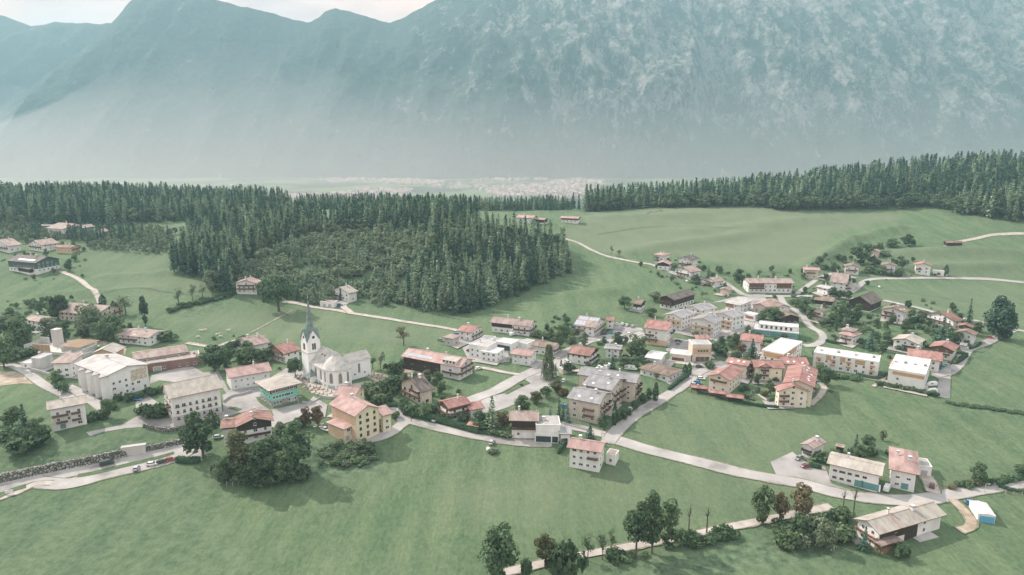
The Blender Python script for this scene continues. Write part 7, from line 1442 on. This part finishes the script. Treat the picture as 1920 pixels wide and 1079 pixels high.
def fence(reg, pts, step, h, mat, label, rails=2):
    P = spline([ground(*px(reg, p)) for p in pts], .25); c = P[0]; z0 = tz(c.x, c.y); o = empty('fence', (c.x, c.y, z0)); tag(o, label, 'fence', 'timber fences'); pm = MB(); pm.box(-.09, .09, -.09, .09, -.4, h, mat); pm = pm.mesh('post'); S_ = []; acc = 0; last = None
    for p in P:
        if last is None or (p-last).length >= step: S_.append(p); last = p
    for p in S_: link_mesh('post', pm, o, (p.x-c.x, p.y-c.y, tz(p.x, p.y)-z0))
    for k in range(rails):
        b = MB()
        for a, q in zip(S_, S_[1:]):
            A = Vector((a.x-c.x, a.y-c.y, tz(a.x, a.y)-z0+h*(.45+.4*k))); B = Vector((q.x-c.x, q.y-c.y, tz(q.x, q.y)-z0+h*(.45+.4*k))); b.tube(A, B, .045, .045, mat, 4)
        b.build('rail', o)
M_POST = noisy("grey_fence_timber", [(.25,.23,.21), (.42,.40,.37)], 2, .9)
fence('W', [(455,805),(620,803),(850,770),(1050,722),(1150,690),(1225,650)], 2.0, 1.7, M_POST, "curved post fence round the tree clump below the chalet")
fence('O', [(1558,510),(1590,545),(1630,560),(1700,570),(1775,575)], 2.5, 1.2, M_POST, "grey timber fence of the paddock at the road"); fence('O', [(1140,515),(1165,530),(1205,548)], 1.8, 1.2, M_POST, "short pale timber fence beside the gravel drive"); fence('O', [(380,730),(440,765),(500,800)], 1.5, 1.3, M_POST, "pale slanting fence in the farm garden"); fence('O', [(-6,842),(20,862)], 1.5, 1.2, M_POST, "short fence rail by the lane thicket"); fence('C', [(380,452),(560,474),(680,482)], 3, 1.1, M_POST, "thin fence along the path behind the school")
def pole(u, v, vt, label, lamp=False):
    p = ground(u, v); sc = ppm(p); hh = (v-vt)/sc; o = empty('street_lamp' if lamp else 'utility_pole', p); tag(o, label, 'lamp' if lamp else 'pole', 'street lamps' if lamp else 'utility poles')
    b = MB(); b.tube((0, 0, -.5), (0, 0, hh), .12, .08, M_METAL if lamp else M_POST, 8); b.build('mast', o); b = MB()
    if lamp: b.box(0, 1.2, -.06, .06, hh-.05, hh+.05, M_METAL); b.box(.8, 1.5, -.14, .14, hh-.12, hh+.02, M_CHIM); b.build('lamp_head', o)
    else: b.box(-.9, .9, -.06, .06, hh-.6, hh-.45, M_POST); [b.tube((x, 0, hh-.45), (x, 0, hh-.2), .06, .05, M_CHIM, 6) for x in (-.8, 0, .8)]; b.build('crossarm', o)
for r in ((1332,388,375,"utility pole at the edge of the far spruce wood"),(1555,421,405,"utility pole in the middle of the far meadow"),(1252,390,380,"utility pole by the far cows"),(1658,447,436,"utility pole above the hay barn meadow"),(1182,394,382,"utility pole at the far wood corner"),(1712,1000,972,"pale mast beside the old farmhouse barn")): pole(*r)
for r in ((930,748,733,"street lamp at the parking strip"),(560,760,744,"street lamp beside the turquoise house"),(1296,720,706,"street lamp at the thuja corner"),(1128,824,809,"street lamp at the road fork"),(1846,925,910,"street lamp at the paddock bend"),(214,750,733,"street lamp on the school forecourt")): pole(*r, lamp=True)
# ------------------------------------------------------------------ graves, garden things, bales
def stone_mesh(k):
    b = MB(); rs = random.Random(k); w = rs.uniform(.3, .45); h = rs.uniform(.7, 1.15); b.box(-w, w, -.09, .09, -.2, h, [M_CONC, WM['stone'], M_CAP][k % 3]); b.box(-w*.7, w*.7, -.08, .08, h, h+.16, [M_CONC, WM['stone'], M_CAP][k % 3]); b.box(-w*1.1, w*1.1, -1.7, -.1, -.2, .16, M_CONC); b.box(-w*.9, w*.9, -1.55, -.25, .16, .34, [M_FLOW, LM['mid'], M_DIRT][k % 3]); return b.mesh('gravestone')
GM = [stone_mesh(k) for k in range(6)]
for poly in ([(800,745),(960,770),(1100,828),(1060,852),(900,840),(805,795)], [(120,850),(170,850),(330,955),(430,985),(420,1005),(300,975),(140,885)], [(255,880),(290,880),(480,960),(470,975),(330,930)], [(570,925),(700,905),(775,915),(640,965)], [(60,770),(170,770),(170,830),(90,830)]):
    x, y = scatter(gpoly([px('E', p) for p in poly]), 2.3, rs, .12)
    for a, c in zip(x, y): tag(link_mesh('gravestone', GM[RNG.randrange(6)], None, (a, c, tz(a, c)+.1), math.radians(-45)+RNG.uniform(-.1, .1)), "small gravestone with a planted grave in the churchyard", 'gravestone', 'gravestones round the church')
p = ground(598.6, 797); o = empty('parasol', p); tag(o, "closed red parasol in the yellow inn garden", 'parasol'); b = MB(); b.tube((0, 0, 0), (0, 0, 1.2), .05, .05, M_POST); b.build('pole', o); b = MB(); b.tube((0, 0, .9), (0, 0, 1.6), .22, .34, M_REDC, 10); b.tube((0, 0, 1.6), (0, 0, 3.4), .34, .04, M_REDC, 10); b.build('canopy', o)
for i, (u, v) in enumerate(((594,799),(601,803),(604,798),(590,803))):
    p = ground(u, v); o = empty('garden_table', p); tag(o, "white garden table beside the red parasol", 'table', 'garden tables of the inn'); b = MB(); b.tube((0, 0, .70), (0, 0, .75), .7, .7, M_CHIM, 14); b.build('table_top', o); b = MB(); b.tube((0, 0, 0), (0, 0, .7), .06, .06, M_METAL); b.tube((0, 0, 0), (0, 0, .05), .35, .3, M_METAL); b.build('pedestal', o)
for u, v, lab in ((1648.6,540,"white wrapped hay bale on the field below the upper road"),(916,846,"pale wrapped bale in the meadow below the hedge"),(1288,529,"white wrapped bale beside the hamlet gardens")):
    p = ground(u, v); b = MB(); b.tube((0, -.75, .8), (0, .75, .8), .78, .78, M_CHIM, 14); b.tube((0, -.8, .8), (0, .8, .8), .6, .6, M_CHIM, 14); tag(b.build('hay_bale', None, p, .5), lab, 'hay bale')
p = ground(924, 849); o = empty('brush_pile', p, .7); tag(o, "heap of cut branches in the meadow below the hedge", 'brush pile'); link_mesh('branches', tree_meshes('bu', 1, 'pale')[0], o).scale = (2.2, 1.3, .9)
p = ground(18, 928); o = empty('information_sign', p, .3); tag(o, "white information sign on the grass tongue by the road", 'sign'); b = MB(); b.box(-1.3, 1.3, -.06, .06, .7, 1.9, M_CHIM); b.build('panel', o)
for x in (-1.1, 1.1): b = MB(); b.box(x-.05, x+.05, -.05, .05, -.3, .7, M_METAL); b.build('post', o)
# ------------------------------------------------------------------ the far town on the valley floor
def town():
    rs = np.random.RandomState(3); b = MB(); walls = principled("far_plaster", (.50,.44,.41), .9)[0]; rfs = [principled("far_roof_"+n, c, .9)[0] for n, c in (("rose", (.42,.28,.24)), ("brown", (.26,.19,.17)), ("pale", (.40,.35,.33)))]
    n = 0
    while n < 1500:
        y = rs.uniform(2150, 3420); u = rs.uniform(440, 1130); x = (u-960)/F*y*1.01; q = float(fbm(np.array(x/260.), np.array(y/260.), 3, 2))
        if q < .47+.12*abs((u-800)/330)**2: continue
        z = tz(x, y); L, w, h = rs.uniform(10, 22), rs.uniform(9, 13), rs.uniform(6, 10); a = rs.uniform(0, 3.1); c, s = math.cos(a), math.sin(a); n += 1
        def R_(p): return (x+p[0]*c-p[1]*s, y+p[0]*s+p[1]*c, z+p[2])
        V = [R_(p) for p in ((-L/2,-w/2,-2),(L/2,-w/2,-2),(L/2,w/2,-2),(-L/2,w/2,-2),(-L/2,-w/2,h),(L/2,-w/2,h),(L/2,w/2,h),(-L/2,w/2,h),(-L/2,0,h+3),(L/2,0,h+3))]
        b.poly(V, [(0,1,5,4),(1,2,6,5),(2,3,7,6),(3,0,4,7),(5,6,9),(7,4,8)], walls); b.poly(V, [(4,5,9,8),(6,7,8,9)], rfs[rs.randint(3)])
    tag(b.build("distant_town"), "hazy mass of pale houses on the valley floor", kind='stuff')
town()

# more cars on the aprons and streets
k = 0
for cx, cy, rz, L, W_ in HOUSES:
    if L > 18 or L < 6 or cy > 560 or RNG.random() < .35 or k > 44: continue
    for _ in range(6):
        sx = RNG.choice([-1, 1]); x = cx+math.cos(rz)*(L/2+2.8)*sx-math.sin(rz)*RNG.uniform(-3, 3); y = cy+math.sin(rz)*(L/2+2.8)*sx+math.cos(rz)*RNG.uniform(-3, 3)
        ok = all(not (abs((x-a)*math.cos(r)+(y-b_)*math.sin(r)) < l/2+1.2 and abs(-(x-a)*math.sin(r)+(y-b_)*math.cos(r)) < w/2+1.2) for a, b_, r, l, w in HOUSES)
        if ok: break
    if not ok: continue
    col = RNG.choice(['white', 'silver', 'grey', 'dark', 'blue', 'maroon']); body, gl, hl, tl, ax, tr = car_parts('car', col); k += 1
    o = empty('parked_car', (x, y, tz(x, y)+.14), rz+RNG.choice([0, math.pi/2])+RNG.uniform(-.1, .1)); tag(o, {'white': 'white', 'silver': 'silver', 'grey': 'grey', 'dark': 'black', 'blue': 'blue', 'maroon': 'dark red'}[col]+" car parked close beside the wall of a village house", 'car', 'cars parked at the houses')
    link_mesh('body', body, o); link_mesh('window', gl, o); link_mesh('headlight', hl, o); link_mesh('tail_light', tl, o)
    for xx in (-ax, ax):
        for yy in (-tr, tr): link_mesh('wheel', WHEEL, o, (xx, yy, .33))

# ------------------------------------------------------------------ the air
def air(name, col, dens, aniso=.1):
    m = bpy.data.materials.new(name); m.use_nodes = True; t = m.node_tree; t.nodes.clear()
    o = t.nodes.new('ShaderNodeOutputMaterial'); v = t.nodes.new('ShaderNodeVolumePrincipled')
    v.inputs['Color'].default_value = (*col, 1); v.inputs['Density'].default_value = dens; v.inputs['Anisotropy'].default_value = aniso
    t.links.new(v.outputs['Volume'], o.inputs['Volume']); return m
b = MB(); b.box(-7200, 7200, -900, 5900, -112, 1500, air("haze_air", (.37, .57, .66), .000155))
tag(b.build("haze"), "pale blue haze filling the valley", kind='stuff')
b = MB(); mm = air("valley_mist_air", (1.0, .90, .88), .00036, .35)
# it leans on the mountain foot: a layer lying on the slope that thins out upwards
us = np.linspace(-560, 2480, 61); tops = np.interp(us, [c[0] for c in CREST], [c[1] for c in CREST]); NL = 15; V = []; Fs = []
for u, tv in zip(us, tops):
    r = ray(960, tv); zt = ZC+4900*r.z/r.y; lf = max(0, min(1, (420-u)/360)); zm = max(60+430*lf, min(720, .85*zt))
    for side in (0, 1):
        for k in range(NL):
            f = k/(NL-1); z = -104+(zm+104)*f; s = max(0, min(1, (z+90)/(max(zt, 150)+90)))**(1/1.08); ym = 3500+s*1400
            y = ym-(2200-700*max(0, min(1, (u-850)/500)))*(1-f)**2.1-6 if side == 0 else ym+30+(260+1000*lf)*(1-f)**.7
            V.append(((u-CU)/F*ym, y, z))
n = 2*NL
for i in range(60):
    for k in range(NL-1):
        for o in (0, NL): Fs.append((i*n+o+k, (i+1)*n+o+k, (i+1)*n+o+k+1, i*n+o+k+1))
    Fs.append((i*n, (i+1)*n, (i+1)*n+NL, i*n+NL)); Fs.append((i*n+NL-1, (i+1)*n+NL-1, (i+1)*n+2*NL-1, i*n+2*NL-1))
for i in (0, 60):
    for k in range(NL-1): Fs.append((i*n+k, i*n+k+1, i*n+NL+k+1, i*n+NL+k))
b.poly(V, Fs, mm)
me = b.mesh("mist"); bmm = bmesh.new(); bmm.from_mesh(me); bmesh.ops.recalc_face_normals(bmm, faces=bmm.faces); bmm.to_mesh(me); bmm.free()
tag(link_mesh("mist", me), "white mist lying thickest on the valley floor", kind='stuff')
